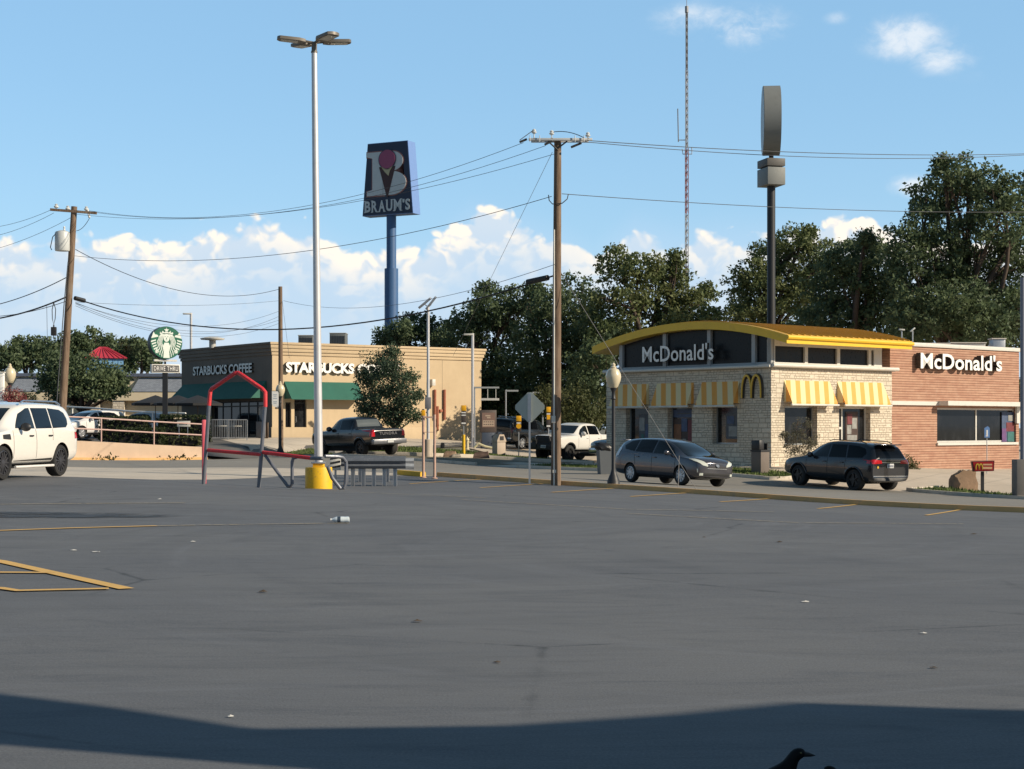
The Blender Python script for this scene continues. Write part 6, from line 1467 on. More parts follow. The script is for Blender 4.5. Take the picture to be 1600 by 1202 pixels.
for sg in (1,-1): MB().tube([(-1.0,sg*1.0,.30),(1.05,sg*1.0,.30)], .035, 8).build('side_step', wp, c.e)
c.place(88, -2, 43.6, +1, -1)

# --- grey hatchback before the restaurant
gp_ = carpaint('grey_metallic_paint', (.072, .071, .084), .22, .45, .08)
st = [(-2.28,.42,.80,.84,.76,.60,.01),(-2.33,.34,.94,1.10,.83,.62,.01),(-2.24,.28,1.00,1.38,.87,.62,.02),(-2.02,.25,1.02,1.49,.885,.62,.03),(-1.4,.22,1.02,1.545,.888,.63,.035),(-.6,.21,1.01,1.565,.888,.635,.035),(0,.21,.995,1.55,.888,.63,.035),(.45,.21,.98,1.48,.888,.62,.03),(.9,.21,.965,1.32,.888,.62,.03),(1.25,.21,.95,1.15,.886,.64,.03),(1.55,.22,.92,1.01,.88,.68,.03),(1.9,.24,.89,.96,.86,.66,.03),(2.15,.27,.80,.89,.80,.62,.02),(2.30,.32,.68,.77,.68,.52,.01)]
c = Car('hatchback_car', st, (-1.37, 1.41), .325, gp_, 'dark grey hatchback facing right with silver wheels before the stone restaurant', 'car', tw=.21, spokes=9)
c.both('side_window', [(1.02,1.03),(.78,1.22),(.42,1.40),(.06,1.47),(-.10,1.485),(-.12,1.04)], M_cgl); c.both('side_window', [(-.20,1.05),(-.18,1.49),(-.9,1.505),(-1.12,1.50),(-1.15,1.08)], M_cgl2); c.both('side_window', [(-1.22,1.09),(-1.19,1.49),(-1.62,1.44),(-1.92,1.28),(-1.80,1.16)], M_cgl2)
c.panel('windshield', [(-.68,.985),(.68,.985),(.60,1.20),(.54,1.44),(-.54,1.44),(-.60,1.20)], 'F', M_cgl); c.panel('rear_window', [(-.55,1.08),(.55,1.08),(.5,1.40),(-.5,1.40)], 'B', M_cgl2)
c.doors([[(1.10,.32),(1.12,.92),(1.0,1.02)], [(-.16,.30),(-.16,1.04)], [(-1.08,.62),(-1.18,1.07)]], 1, .3); c.handles((-.02, -.98), .90, gp_); c.mirror(.80, 1.02, gp_, .95)
c.both('rocker_trim', [(-.98,.225),(1.0,.225),(1.0,.30),(-.98,.32)], M_plast, .005)
c.both('tail_lamp', [(-2.05,.92),(-2.21,.90),(-2.19,1.20),(-2.06,1.24),(-2.0,1.15)], mat('clear_tail_lamp', (.62,.60,.60), .15, coat=.8), .012)
for sg in (1,-1):
    pl = [(sg*.40,.66),(sg*.60,.70),(sg*.80,.84),(sg*.82,.90),(sg*.70,.90),(sg*.52,.82),(sg*.40,.72)]; c.panel('head_lamp', pl, 'F', M_head, .010, .05)
    c.panel('fog_lamp', [(sg*.58,.36),(sg*.70,.36),(sg*.70,.44),(sg*.58,.44)], 'F', M_head, .014)
    c.panel('marker_lamp', [(sg*.74,.46),(sg*.76,.46),(sg*.77,.58),(sg*.75,.57)], 'F', M_head, .012)
c.panel('grille', [(-.34,.62),(.34,.62),(.40,.66),(-.40,.66)], 'F', M_plast, .010, .05); c.panel('lower_grille', [(-.50,.30),(.50,.30),(.55,.45),(-.55,.45)], 'F', M_plast, .010); c.strip('chrome_strip', [(-.42,.60),(.42,.60)], .02, 'F', M_chrome, .016)
pt, nn_ = c.hit(0, .70, 'F'); MB().lathe([(.07,0),(.07,.02)], 16, M=Matrix.Translation(pt+Vector((.005,0,0))) @ Matrix.Rotation(R(60), 4, 'Y')).build('round_badge', M_chrome, c.e)
MB().box(-2.42,-2.16,-.52,.52,1.46,1.50,bev=.015).build('rear_spoiler', gp_, c.e)
c.place(987, 1065.5, 58.3, -1, -1)

# --- black suv at the right
bp = carpaint('charcoal_suv_paint', (.018, .021, .028), .2, .2, .02)
st = [(-2.30,.52,.86,.90,.82,.70,.01),(-2.38,.40,1.02,1.14,.90,.70,.01),(-2.30,.34,1.12,1.34,.94,.68,.02),(-2.10,.33,1.13,1.62,.955,.68,.02),(-1.85,.32,1.13,1.70,.96,.69,.03),(-1.2,.31,1.12,1.735,.965,.71,.035),(-.3,.31,1.11,1.745,.965,.72,.035),(.25,.31,1.10,1.70,.965,.71,.03),(.62,.31,1.09,1.55,.965,.70,.03),(.98,.31,1.08,1.33,.965,.71,.02),(1.25,.32,1.07,1.16,.96,.78,.02),(1.8,.34,1.02,1.10,.95,.80,.03),(2.18,.38,.94,1.03,.92,.76,.03),(2.36,.44,.82,.90,.84,.66,.02),(2.42,.52,.70,.74,.76,.6,.01)]
c = Car('sport_utility_car', st, (-1.45, 1.465), .385, bp, 'dark charcoal suv seen from behind its left side before the ribbed wall', 'suv', tw=.27, rim=M_blackrim, spokes=5, rimr=.68)
c.both('side_window', [(.78,1.15),(.56,1.38),(.22,1.57),(-.02,1.61),(-.04,1.15)], M_cgl); c.both('side_window', [(-.12,1.15),(-.10,1.615),(-.86,1.62),(-.98,1.17)], M_cgl2); c.both('side_window', [(-1.05,1.17),(-.94,1.62),(-1.45,1.60),(-1.80,1.52),(-1.92,1.36),(-1.80,1.20)], M_cgl2)
c.panel('windshield', [(-.70,1.14),(.70,1.14),(.6,1.58),(-.6,1.58)], 'F', M_cgl); c.panel('rear_window', [(-.70,1.20),(.70,1.20),(.60,1.58),(-.60,1.58)], 'B', M_cgl2)
c.doors([[(1.02,.42),(1.05,1.08)], [(-.08,.40),(-.08,1.13)], [(-.98,.75),(-1.02,1.15)]], 1.1, .4); c.handles((.08, -.82), .98); c.mirror(.72, 1.14, bp, 1.1); c.arches(.05, bp)
for sg in (1,-1): c.panel('tail_lamp', [(sg*.44,1.02),(sg*.90,1.0),(sg*.92,1.13),(sg*.74,1.16),(sg*.48,1.12)], 'B', M_tail if sg > 0 else M_taild, .014, .05); c.panel('head_lamp', [(sg*.46,.90),(sg*.80,.92),(sg*.82,.99),(sg*.46,.98)], 'F', M_head, .01)
c.both('tail_lamp', [(-2.08,1.02),(-2.24,1.0),(-2.24,1.12),(-2.10,1.13)], M_tail, .012)
c.strip('chrome_strip', [(-.86,.56),(.86,.56)], .03, 'B', M_chrome, .012); c.strip('chrome_strip', [(-.5,1.06),(.5,1.06)], .035, 'B', M_chrome, .012); c.panel('bumper_insert', [(-.80,.40),(.80,.40),(.82,.50),(-.82,.50)], 'B', M_plast, .01)
c.plate('B', 0, .93); MB().box(-2.34,-1.98,-.52,.52,1.665,1.705,bev=.015).build('rear_spoiler', bp, c.e); c.panel('grille', [(-.5,.78),(.5,.78),(.5,.90),(-.5,.90)], 'F', M_plast, .01)
c.strip('chrome_strip', [(-.95,.52),(.95,.52)], .02, 'L', M_plast, .006); c.strip('rocker_trim', [(-1.0,.37),(1.0,.37)], .09, 'L', M_plast, .006)
for k in (.25, -.05): MB().lathe([(.045,0),(.045,.015)], 12, M=Matrix.Translation(c.hit(.62, .88, 'B')[0]-Vector((.02,k*.0,0))) @ Matrix.Rotation(R(90), 4, 'Y')).build('small_badge', M_gold, c.e) if k > 0 else None
for sg in (1,-1): MB().tube([(.1,sg*.66,1.74),(-.1,sg*.66,1.785),(-1.5,sg*.64,1.775),(-1.75,sg*.63,1.70)], .018, 6).build('roof_rail', M_plast, c.e)
c.place(1337, 1250.5, 60.0, +1, +1)

# --- pickups
def pickup(paint, label, chrome, bedL=1.70, group=None, rim=M_blackrim, rad=.41, lift=0.0, name='pickup_truck'):
    L = lift; xr = -2.95; cb = -1.15                                    # rear end, rear wall of the cab
    st = [(xr+.05,.66+L,.98+L,1.02+L,.92,.86,.0),(xr,.58+L,1.22+L,1.30+L,.99,.90,.0),(xr+.12,.52+L,1.30+L,1.36+L,1.01,.92,.0),(cb-.35,.46+L,1.30+L,1.37+L,1.02,.92,.0),(cb-.06,.44+L,1.30+L,1.39+L,1.02,.90,.0),(cb+.0,.44+L,1.30+L,1.55+L,1.02,.78,.01),(cb+.12,.44+L,1.30+L,1.89+L,1.02,.74,.02),(cb+.5,.44+L,1.29+L,1.945+L,1.02,.76,.03),(.0,.44+L,1.28+L,1.95+L,1.02,.77,.03),(.50,.44+L,1.27+L,1.90+L,1.02,.76,.03),(.82,.44+L,1.26+L,1.72+L,1.02,.75,.02),(1.16,.44+L,1.25+L,1.45+L,1.02,.76,.02),(1.38,.45+L,1.25+L,1.33+L,1.02,.84,.02),(2.0,.48+L,1.23+L,1.30+L,1.01,.86,.03),(2.6,.50+L,1.18+L,1.26+L,.99,.86,.03),(2.82,.55+L,1.10+L,1.18+L,.95,.82,.02),(2.90,.62+L,.95+L,1.0+L,.90,.78,.01)]
    c = Car(name, st, (-1.80, 1.90), rad, paint, label, 'pickup truck', tw=.29, rim=rim, spokes=6, group=group, arch=1.17, rimr=.62)
    c.both('side_window', [(1.0,1.33+L),(.74,1.60+L),(.42,1.78+L),(.20,1.82+L),(.14,1.82+L),(.12,1.34+L)], M_cgl); c.both('side_window', [(.04,1.34+L),(.06,1.82+L),(-.75,1.82+L),(-.92,1.78+L),(-.97,1.34+L)], M_cgl2)
    c.panel('windshield', [(-.74,1.38+L),(.74,1.38+L),(.66,1.80+L),(-.66,1.80+L)], 'F', M_cgl); c.panel('rear_window', [(-.68,1.46+L),(.68,1.46+L),(.64,1.82+L),(-.64,1.82+L)], 'B', mat('grey_rear_glass', (.10,.115,.12), .12, spec=.8), .012)
    c.doors([[(1.12,.55+L),(1.12,1.25+L)], [(.08,.52+L),(.08,1.32+L)], [(cb+.06,.9+L),(cb+.03,1.30+L)]], 1.2, .5); c.handles((.24, -.90), 1.14+L, paint); c.mirror(.82, 1.33+L, M_plast if chrome else paint, 1.35)
    c.panel('cargo_bed', [(xr+.2,-.78),(cb-.2,-.78),(cb-.2,.78),(xr+.2,.78)], 'T', M_black, .006, .3)
    c.arches(.07, M_plast if chrome is None else paint, 1.17)
    return c, L
tp = carpaint('black_truck_paint', (.010, .011, .014), .2, .0, .0)
c, L = pickup(tp, 'black pickup truck with lettered tailgate turning towards the coffee shop', False)
for sg in (1,-1): c.panel('tail_lamp', [(sg*.80,.98),(sg*.985,.98),(sg*.985,1.30),(sg*.82,1.30)], 'B', M_tail if sg > 0 else M_taild, .015, .06); c.panel('head_lamp', [(sg*.55,.92),(sg*.88,.92),(sg*.88,1.08),(sg*.55,1.08)], 'F', M_head)
c.both('tail_lamp', [(-2.74,1.0),(-2.84,1.0),(-2.84,1.28),(-2.74,1.30)], M_tail, .012)
MB().box(-3.10,-2.86,-.98,.98,.60,.84,bev=.03).build('rear_bumper', mat('dull_chrome', (.22,.225,.24), .35, metal=.6), c.e)
c.strip('tailgate_gap', [(-.79,.92),(-.79,1.33)], .014, 'B', M_gap, .01); c.strip('tailgate_gap', [(.79,.92),(.79,1.33)], .014, 'B', M_gap, .01)
MB().box(-3.125,-3.10,-.18,.18,.66,.82).build('licence_plate', M_plate, c.e)
text('tailgate_letters', 'TUNDRA', mat('tailgate_lettering', (.22,.22,.23), .3, metal=.6), c.e, Matrix.Translation((c.hit(0,1.1,'B')[0].x-.005, 0, 1.12)) @ Matrix(((0,0,-1,0),(-1,0,0,0),(0,1,0,0),(0,0,0,1))), 1.05, .15, .02, .02, 1.15)
c.panel('bed_edge', [(-2.86,-.90),(-2.80,-.90),(-2.80,.90),(-2.86,.90)], 'T', M_steel, .006)
c.place(566, 505, 83, +1, +1)
sp_ = carpaint('white_truck_paint', (.70, .68, .64), .2, .0, .05)
c, L = pickup(sp_, 'lifted white crew cab truck with black grille guard left of the restaurant', None, rim=M_blackrim, rad=.46, lift=.16)
MB().box(2.72,3.02,-.98,.98,.62,.98,bev=.05).build('front_bumper', M_plast, c.e); c.panel('grille', [(-.88,.98),(.88,.98),(.90,1.34),(-.90,1.34)], 'F', M_plast, .02)
for sg in (1,-1): MB().box(2.93,2.99,sg*.74-.15,sg*.74+.15,1.10,1.32,bev=.02).build('head_lamp', mat('smoked_head_lamp', (.06,.065,.07), .15, coat=.8), c.e); MB().tube([(-1.0,sg*.98,.50),(1.1,sg*.98,.50)], .045, 8).build('side_step', M_plast, c.e)
MB().tube([(3.0,-.5,.75),(3.08,-.45,1.2),(3.05,-.4,1.36),(3.05,.4,1.36),(3.08,.45,1.2),(3.0,.5,.75)], .04, 8).build('grille_guard', M_plast, c.e)
c.panel('front_lower_panel', [(-.9,.72),(.9,.72),(.9,.98),(-.9,.98)], 'F', M_plast, .02); c.plate('F', -.0, .80, off=.16)
# near side is its left; nose towards us and left
c.place(945, 887, 93.5, +1, -1)
c, L = pickup(carpaint('silver_truck_paint', (.20,.22,.24), .22, .5, .06), 'silver truck nose showing behind the dark bin at the restaurant corner', True, rim=M_alloy)
c.panel('grille', [(-.6,.92),(.6,.92),(.62,1.18),(-.62,1.18)], 'F', M_chrome, .02)
for k in range(3): c.strip('grille_bar', [(-.56,.97+.07*k),(.56,.97+.07*k)], .03, 'F', M_plast, .03)
for sg in (1,-1): c.panel('head_lamp', [(sg*.64,.95),(sg*.90,.95),(sg*.90,1.14),(sg*.64,1.14)], 'F', M_head, .015)
MB().box(2.75,2.98,-.96,.96,.56,.86,bev=.04).build('front_bumper', M_chrome, c.e); c.set(Vector((6.9, 90.5)), math.pi+R(44))

# --- dark suv in the drive-thru lane
dp = carpaint('black_suv_paint', (.020, .023, .028), .2, .3, .06)
st = [(-2.48,.60,.98,1.02,.86,.78,.01),(-2.55,.48,1.16,1.30,.96,.76,.01),(-2.48,.42,1.22,1.72,1.0,.76,.02),(-2.3,.38,1.24,1.86,1.01,.78,.03),(-1.2,.36,1.24,1.90,1.02,.80,.03),(.1,.36,1.24,1.90,1.02,.80,.03),(.55,.36,1.23,1.80,1.02,.78,.03),(1.0,.36,1.22,1.48,1.02,.77,.02),(1.3,.37,1.22,1.30,1.01,.84,.02),(2.0,.4,1.16,1.24,1.0,.84,.03),(2.45,.45,1.06,1.14,.95,.78,.02),(2.58,.55,.9,.95,.86,.7,.01)]
c = Car('parked_suv', st, (-1.5, 1.5), .41, dp, 'black boxy suv waiting in the drive thru lane, seen from behind', 'suv', tw=.28, rim=M_alloy, spokes=6)
c.both('side_window', [(.9,1.28),(.6,1.58),(.3,1.76),(.1,1.78),(.08,1.28)], M_cgl); c.both('side_window', [(0,1.28),(0,1.78),(-.95,1.78),(-.98,1.28)], M_cgl2); c.both('side_window', [(-1.06,1.28),(-1.04,1.78),(-2.0,1.75),(-2.1,1.30)], M_cgl2)
c.panel('rear_window', [(-.72,1.28),(.72,1.28),(.66,1.74),(-.66,1.74)], 'B', M_cgl2, .012); c.panel('windshield', [(-.74,1.30),(.74,1.30),(.66,1.74),(-.66,1.74)], 'F', M_cgl)
for sg in (1,-1): c.panel('tail_lamp', [(sg*.80,1.0),(sg*.97,1.0),(sg*.95,1.3),(sg*.82,1.3)], 'B', M_taild, .014, .06); c.panel('reflector', [(sg*.6,.62),(sg*.9,.62),(sg*.9,.68),(sg*.6,.68)], 'B', M_chrome, .012)
c.plate('B', 0, .86, off=.03); c.handles((.2, -.85), 1.12); c.mirror(.8, 1.28, dp, 1.2); c.doors([[(1.1,.45),(1.1,1.2)], [(.04,.45),(.04,1.28)]], 1.2, .4)
MB().tube([(-.5,-.8,1.93),(-.5,.8,1.93)], .03, 6).tube([(-1.8,-.8,1.93),(-1.8,.8,1.93)], .03, 6).build('roof_rack', M_chrome, c.e)
c.set(Vector((.75, 104.5)), R(52))

# --- white crossover and others behind the hedge on the left
wp2 = carpaint('white_crossover_paint', (.70,.68,.66), .2, 0, .04)
st = [(-2.2,.50,.88,.92,.80,.66,.01),(-2.28,.40,1.0,1.16,.88,.66,.01),(-2.15,.33,1.06,1.52,.92,.66,.02),(-1.8,.30,1.06,1.62,.93,.68,.03),(-.6,.28,1.05,1.66,.93,.69,.03),(.1,.28,1.04,1.62,.93,.68,.03),(.55,.28,1.03,1.45,.93,.67,.03),(.98,.28,1.01,1.20,.93,.69,.02),(1.3,.29,1.0,1.08,.925,.76,.02),(1.9,.32,.92,1.0,.90,.74,.03),(2.2,.38,.80,.88,.82,.62,.02),(2.32,.46,.66,.7,.7,.5,.01)]
def crossover(paint, label, group):
    c = Car('parked_car', st, (-1.35, 1.35), .36, paint, label, 'car', tw=.24, rim=M_alloy, spokes=10, group=group)
    c.both('side_window', [(.78,1.08),(.5,1.34),(.16,1.50),(0,1.52),(-.02,1.08)], M_cgl); c.both('side_window', [(-.1,1.08),(-.08,1.53),(-.9,1.54),(-1.3,1.50),(-1.6,1.32),(-1.5,1.14)], M_cgl2)
    c.panel('windshield', [(-.68,1.08),(.68,1.08),(.58,1.50),(-.58,1.50)], 'F', M_cgl); c.panel('rear_window', [(-.6,1.12),(.6,1.12),(.55,1.48),(-.55,1.48)], 'B', M_cgl2)
    for sg in (1,-1): c.panel('head_lamp', [(sg*.5,.72),(sg*.82,.78),(sg*.84,.88),(sg*.55,.84)], 'F', M_head, .012, .06); c.panel('tail_lamp', [(sg*.6,.92),(sg*.86,.92),(sg*.86,1.06),(sg*.62,1.06)], 'B', M_tail, .012, .06)
    c.panel('grille', [(-.4,.56),(.4,.56),(.42,.74),(-.42,.74)], 'F', M_plast, .012); c.handles((.1, -.85), .95); c.mirror(.7, 1.06, paint); c.doors([[(1.0,.4),(1.02,1.0)], [(-.06,.38),(-.06,1.06)]], 1, .4); return c
c = crossover(wp2, 'white crossover parked behind the pink railing left of the dark hedge', 'cars parked behind the railing'); c.place(181, 126, 99, +1, -1)
c = crossover(carpaint('maroon_car_paint', (.06,.02,.025), .25, .3, .1), 'dark maroon car parked behind the white crossover under the white barrier', 'cars parked behind the railing'); c.set(Vector((-27.5, 106)), R(150))
c = crossover(carpaint('silver_car_paint', (.42,.42,.42), .25, .5, .1), 'pale silver car parked behind the hedge below the white barrier', 'cars parked behind the railing'); c.set(Vector((-24.3, 109)), R(150))
# ------------------------------------------------------------ trees and plants
def leafmat(name, a, b_, tr=.32):
    b = NB(name); oi = b.n('ShaderNodeNewGeometry'); n = b.noise(.55, 3, .6); n2 = b.noise(6, 2)
    c = b.mix(b.ramp(n, .35, .65), c4(a), c4(b_)); c = b.mix(b.math('MULTIPLY', b.ramp(n2, .5, .8), .4), c, c4([x*1.5 for x in b_]))
    b.i(b.b, 'Base Color', c); b.i(b.b, 'Roughness', .62); b.i(b.b, 'Specular IOR Level', .35)
    t = b.n('ShaderNodeBsdfTranslucent'); b.i(t, 'Color', c); mx = b.n('ShaderNodeMixShader'); mx.inputs[0].default_value = tr
    b.t.links.new(b.b.outputs[0], mx.inputs[1]); b.t.links.new(t.outputs[0], mx.inputs[2]); b.t.links.new(mx.outputs[0], b.t.nodes['Material Output'].inputs[0]); return b.m
L_oak = leafmat('live_oak_leaves', (.075, .110, .056), (.125, .165, .080)); L_pec = leafmat('pecan_leaves', (.095, .130, .052), (.165, .185, .075)); L_elm = leafmat('elm_leaves', (.060, .095, .058), (.10, .14, .078)); L_shr = leafmat('shrub_leaves', (.05, .066, .02), (.10, .105, .04)); L_hedge = leafmat('hedge_leaves', (.022, .036, .012), (.05, .065, .022)); L_pale = leafmat('silvery_leaves', (.10,.10,.07), (.17,.16,.11)); L_pinkf = leafmat('pink_blossom', (.28,.07,.08), (.20,.10,.07))
M_bark = mat('bark', (.085, .062, .048), .95, var=.35, scale=5, bump=.8, bscale=14)
def leaf_mesh(name, clumps, size, per, spread, m, parent, flat=.0):
    """clumps: array of centres; each gets `per` small leaf sprays of its own"""
    C_ = np.asarray(clumps, dtype=np.float64); n = len(C_)*per
    base = np.repeat(C_, per, 0); off = rng.normal(size=(n, 3)); off /= np.linalg.norm(off, axis=1)[:, None]+1e-9
    p = base+off*(rng.random((n, 1))**.5)*spread*np.array([1, 1, .7])
    a = rng.normal(size=(n, 3)); a[:, 2] *= (1-flat); a /= np.linalg.norm(a, axis=1)[:, None]; q = rng.normal(size=(n, 3)); b = np.cross(a, q); b /= np.linalg.norm(b, axis=1)[:, None]
    s = size*(.6+.9*rng.random((n, 1))); a *= s; b *= s*.55
    fold = np.cross(a, b); fold = fold/np.linalg.norm(fold, axis=1)[:, None]*s*.18
    V = np.empty((n, 4, 3)); V[:, 0] = p-a; V[:, 1] = p+b+fold; V[:, 2] = p+a; V[:, 3] = p-b+fold
    me = bpy.data.meshes.new(name); me.vertices.add(n*4); me.vertices.foreach_set('co', V.ravel()); me.loops.add(n*4); me.loops.foreach_set('vertex_index', np.arange(n*4, dtype=np.int32))
    me.polygons.add(n); me.polygons.foreach_set('loop_start', np.arange(0, n*4, 4, dtype=np.int32)); me.polygons.foreach_set('loop_total', np.full(n, 4, dtype=np.int32)); me.update(calc_edges=True)
    return link(name, me, m, parent)
NLEAF = []
def limb(mb, a, b, r0, r1, bend=.12, n=6):
    a, b = Vector(a), Vector(b); pts = []
    j = Vector((random.uniform(-1, 1), random.uniform(-1, 1), random.uniform(0, .6)))*(b-a).length*bend
    for i in range(n+1): t = i/n; pts.append(a.lerp(b, t)+j*4*t*(1-t))
    mb.tube(pts, r0, 8, r2=r1); return pts
def tree(name, base, blobs, label, leaf, size=.17, dens=1.0, per=14, spread=.62, trunk_r=.35, cat='tree', group=None, fork=.35, twig=0.0):
    """blobs: (x, y, z, rx, ry, rz) foliage masses in world space around the limbs"""
    b = Vector(base); e = empty(name, b, 0, label, cat, group); mb = MB(); cen = Vector((0, 0, 0)); cl = []
    zt = min(q[2]-q[5]*.5 for q in blobs)-b.z; fk = Vector((random.uniform(-.2, .2), 0, max(.3, zt*.75)))
    limb(mb, (0, 0, -.2), fk, trunk_r, trunk_r*.72, .05)
    for (x, y, z, rx, ry, rz) in blobs:
        c = Vector((x, y, z))-b; pts = limb(mb, fk, c, trunk_r*.5, trunk_r*.12, .14, 8)
        n = 12+int(dens*10.5*(rx*ry*rz)**.667*1.35/max(.3, spread)**1.2)
        th = rng.normal(size=(n, 3)); th /= np.linalg.norm(th, axis=1)[:, None]
        lump = 1+.22*np.sin(th[:, :1]*5+x)*np.cos(th[:, 1:2]*6+z)+.16*np.sin(th[:, 2:]*9+y)
        rr = (.45+.62*rng.random((n, 1))**.55)*lump
        P_ = th*rr*np.array([rx, ry, rz]); 
        P_ = P_[(P_[:, 2] > -rz*.85)]
        cl.append(P_+np.array(c))
        for k in range(5):
            q = P_[rng.integers(len(P_))]; limb(mb, pts[rng.integers(4, 8)], Vector(q)+c, trunk_r*.14, .012, .12, 4)
    tr_ = mb.build('trunk', M_bark, e, angle=60); C_ = np.concatenate(cl)
    leaf_mesh('crown', C_, size*.64, int(per*2.1), spread, leaf, e); NLEAF.append(len(C_)*int(per*2.1)); return e
def blobs_px(lst, d, squash=1.0):
    """(px, py, radius px [, ry px [, depth offset]]) -> real masses at distance d"""
    out = []
    for q in lst:
        px, py, r_ = q[:3]; ry = q[3] if len(q) > 3 else r_; dd = d+(q[4] if len(q) > 4 else random.uniform(-2.5, 2.5)); v = P(px, py, dd); s = dd/F
        out.append((v.x, v.y, v.z, r_*s, r_*s*squash, ry*s))
    return out
random.seed(21)
T = lambda px, d: (lambda g: (g.x, g.y, g.z))(gp(px, d))
# behind the restaurants, left to right
tree('oak_tree', T(640, 128), blobs_px([(622,518,22,18),(650,508,26,20),(680,520,28,22),(605,530,20,18),(700,530,24,20),(650,535,40,22)], 128), 'small dark oak right behind the roof of the coffee shop', L_oak, .20, .8, group='oaks behind the shops')
tree('oak_tree', T(770, 124), blobs_px([(765,480,32,28),(735,505,34,30),(800,500,36,32),(775,530,50,40),(720,545,30,40),(740,590,52,44),(800,590,55,44),(750,640,56,36),(815,640,56,36),(780,612,60,40),(760,455,16,14),(815,470,24,20)], 122), 'dark oak with a pointed top between the coffee shop and the wooden pole', L_oak, .20, .85, trunk_r=.45, group='oaks behind the shops')
tree('oak_tree', T(880, 120), blobs_px([(860,480,34,30),(900,470,36,34),(880,520,54,44),(840,545,45,44),(920,540,50,50),(860,595,60,46),(835,455,14,14),(925,605,50,40),(880,650,70,35)], 118), 'dense dark oak directly behind the tall wooden pole', L_oak, .20, .85, trunk_r=.5, group='oaks behind the shops')
tree('pecan_tree', T(1010, 112), blobs_px([(1000,418,34,26),(965,408,28,22),(1040,432,34,26),(975,455,46,36),(1030,470,50,38),(1080,480,36,34),(1105,505,24,26),(950,500,40,36),(1010,510,64,40),(1070,520,52,36),(940,545,30,40),(1052,408,14,12),(1095,462,20,20)], 112), 'tall lighter green pecan with an airy top behind the yellow arched roof', L_pec, .20, .62, trunk_r=.5, group='pecans behind the restaurant')
tree('oak_tree', T(950, 110), blobs_px([(930,570,34,40),(900,610,36,34),(945,520,30,34),(930,640,36,30)], 108), 'dark oak pressed against the left corner of the stone restaurant', L_oak, .20, .8, group='oaks behind the shops')
tree('pecan_tree', T(1190, 130), blobs_px([(1240,380,38,28),(1210,405,40,30),(1180,430,36,30),(1165,465,30,28),(1200,460,46,36),(1250,430,50,40),(1290,400,34,28),(1150,492,24,22),(1220,500,64,34),(1275,455,48,40),(1262,365,14,12)], 130), 'broad pecan around the dark pole of the disc sign', L_pec, .20, .66, trunk_r=.55, group='pecans behind the restaurant')
tree('oak_tree', T(1330, 110), blobs_px([(1320,410,38,30),(1355,390,34,28),(1310,455,50,42),(1360,440,50,42),(1390,470,44,40),(1330,505,64,40),(1400,515,54,40),(1350,375,12,12),(1280,515,50,36)], 110), 'dark oak filling the dip left of the tallest tree', L_oak, .20, .9, trunk_r=.55, group='oaks behind the shops')
tree('tall_oak_tree', T(1500, 104), blobs_px([(1480,275,30,28),(1478,252,14,14),(1510,290,36,28),(1455,310,34,30),(1545,290,34,28),(1580,305,34,30),(1500,335,56,40),(1440,355,42,36),(1560,350,52,42),(1460,400,60,46),(1420,400,36,36),(1530,410,66,46),(1590,400,46,46),(1480,460,74,48),(1560,475,66,48),(1430,450,44,44),(1610,460,50,60),(1500,515,80,34),(1580,525,60,34),(1450,500,60,40,-3),(1540,515,60,36,-3.5),(1500,480,60,40,-4),(1590,500,50,40,-3),(1620,330,30,36)], 104), 'tallest dark tree rising above the ribbed brick wing at the right', L_oak, .19, .72, trunk_r=.42, cat='tree')
# far left
tree('oak_tree', T(45, 150), blobs_px([(20,552,24,20),(48,542,26,18),(75,550,26,20),(10,565,20,16),(50,562,44,18),(-10,560,24,20)], 150), 'dark oak at the far left above the shop row', L_oak, .24, .8, group='oaks at the far left')
tree('oak_tree', T(140, 156), blobs_px([(120,536,26,18),(145,535,28,17),(170,550,24,16),(105,548,22,18),(140,553,44,18)], 156), 'dark oak behind the small red roof', L_oak, .24, .8, group='oaks at the far left')
tree('oak_tree', T(212, 150), blobs_px([(200,552,20,18),(215,545,20,16),(235,556,18,18),(215,565,32,18)], 150), 'dark oak left of the round green sign', L_oak, .24, .8, group='oaks at the far left')
tree('oak_tree', T(128, 116), blobs_px([(92,572,28,20),(118,568,26,17),(158,582,26,17),(180,594,20,16),(75,592,20,18),(120,592,52,24),(150,606,40,18),(100,610,34,18),(126,622,26,16),(188,606,14,12)], 115), 'round spreading oak before the shop row, left of the leaning pole', L_oak, .18, 1.0, trunk_r=.35, group='oaks at the far left')
# small street tree before the coffee shop
random.seed(5)
tree('elm_tree', T(618, 88), blobs_px([(604,560,18,18,0),(590,575,22,20,1),(616,578,17,20,-1),(604,598,34,26,0),(580,610,24,20,1),(628,612,22,22,-1),(606,632,40,24,0),(580,640,20,18,.5),(632,638,16,18,-.5),(612,655,24,14,0),(612,550,8,10,0),(642,588,10,10,0),(566,588,9,9,0),(652,618,9,9,0),(568,636,9,9,0),(648,650,8,8,0)], 88, .9), 'young green elm standing before the sign on the tan coffee shop wall', L_elm, .095, 1.1, per=16, spread=.42, trunk_r=.085)
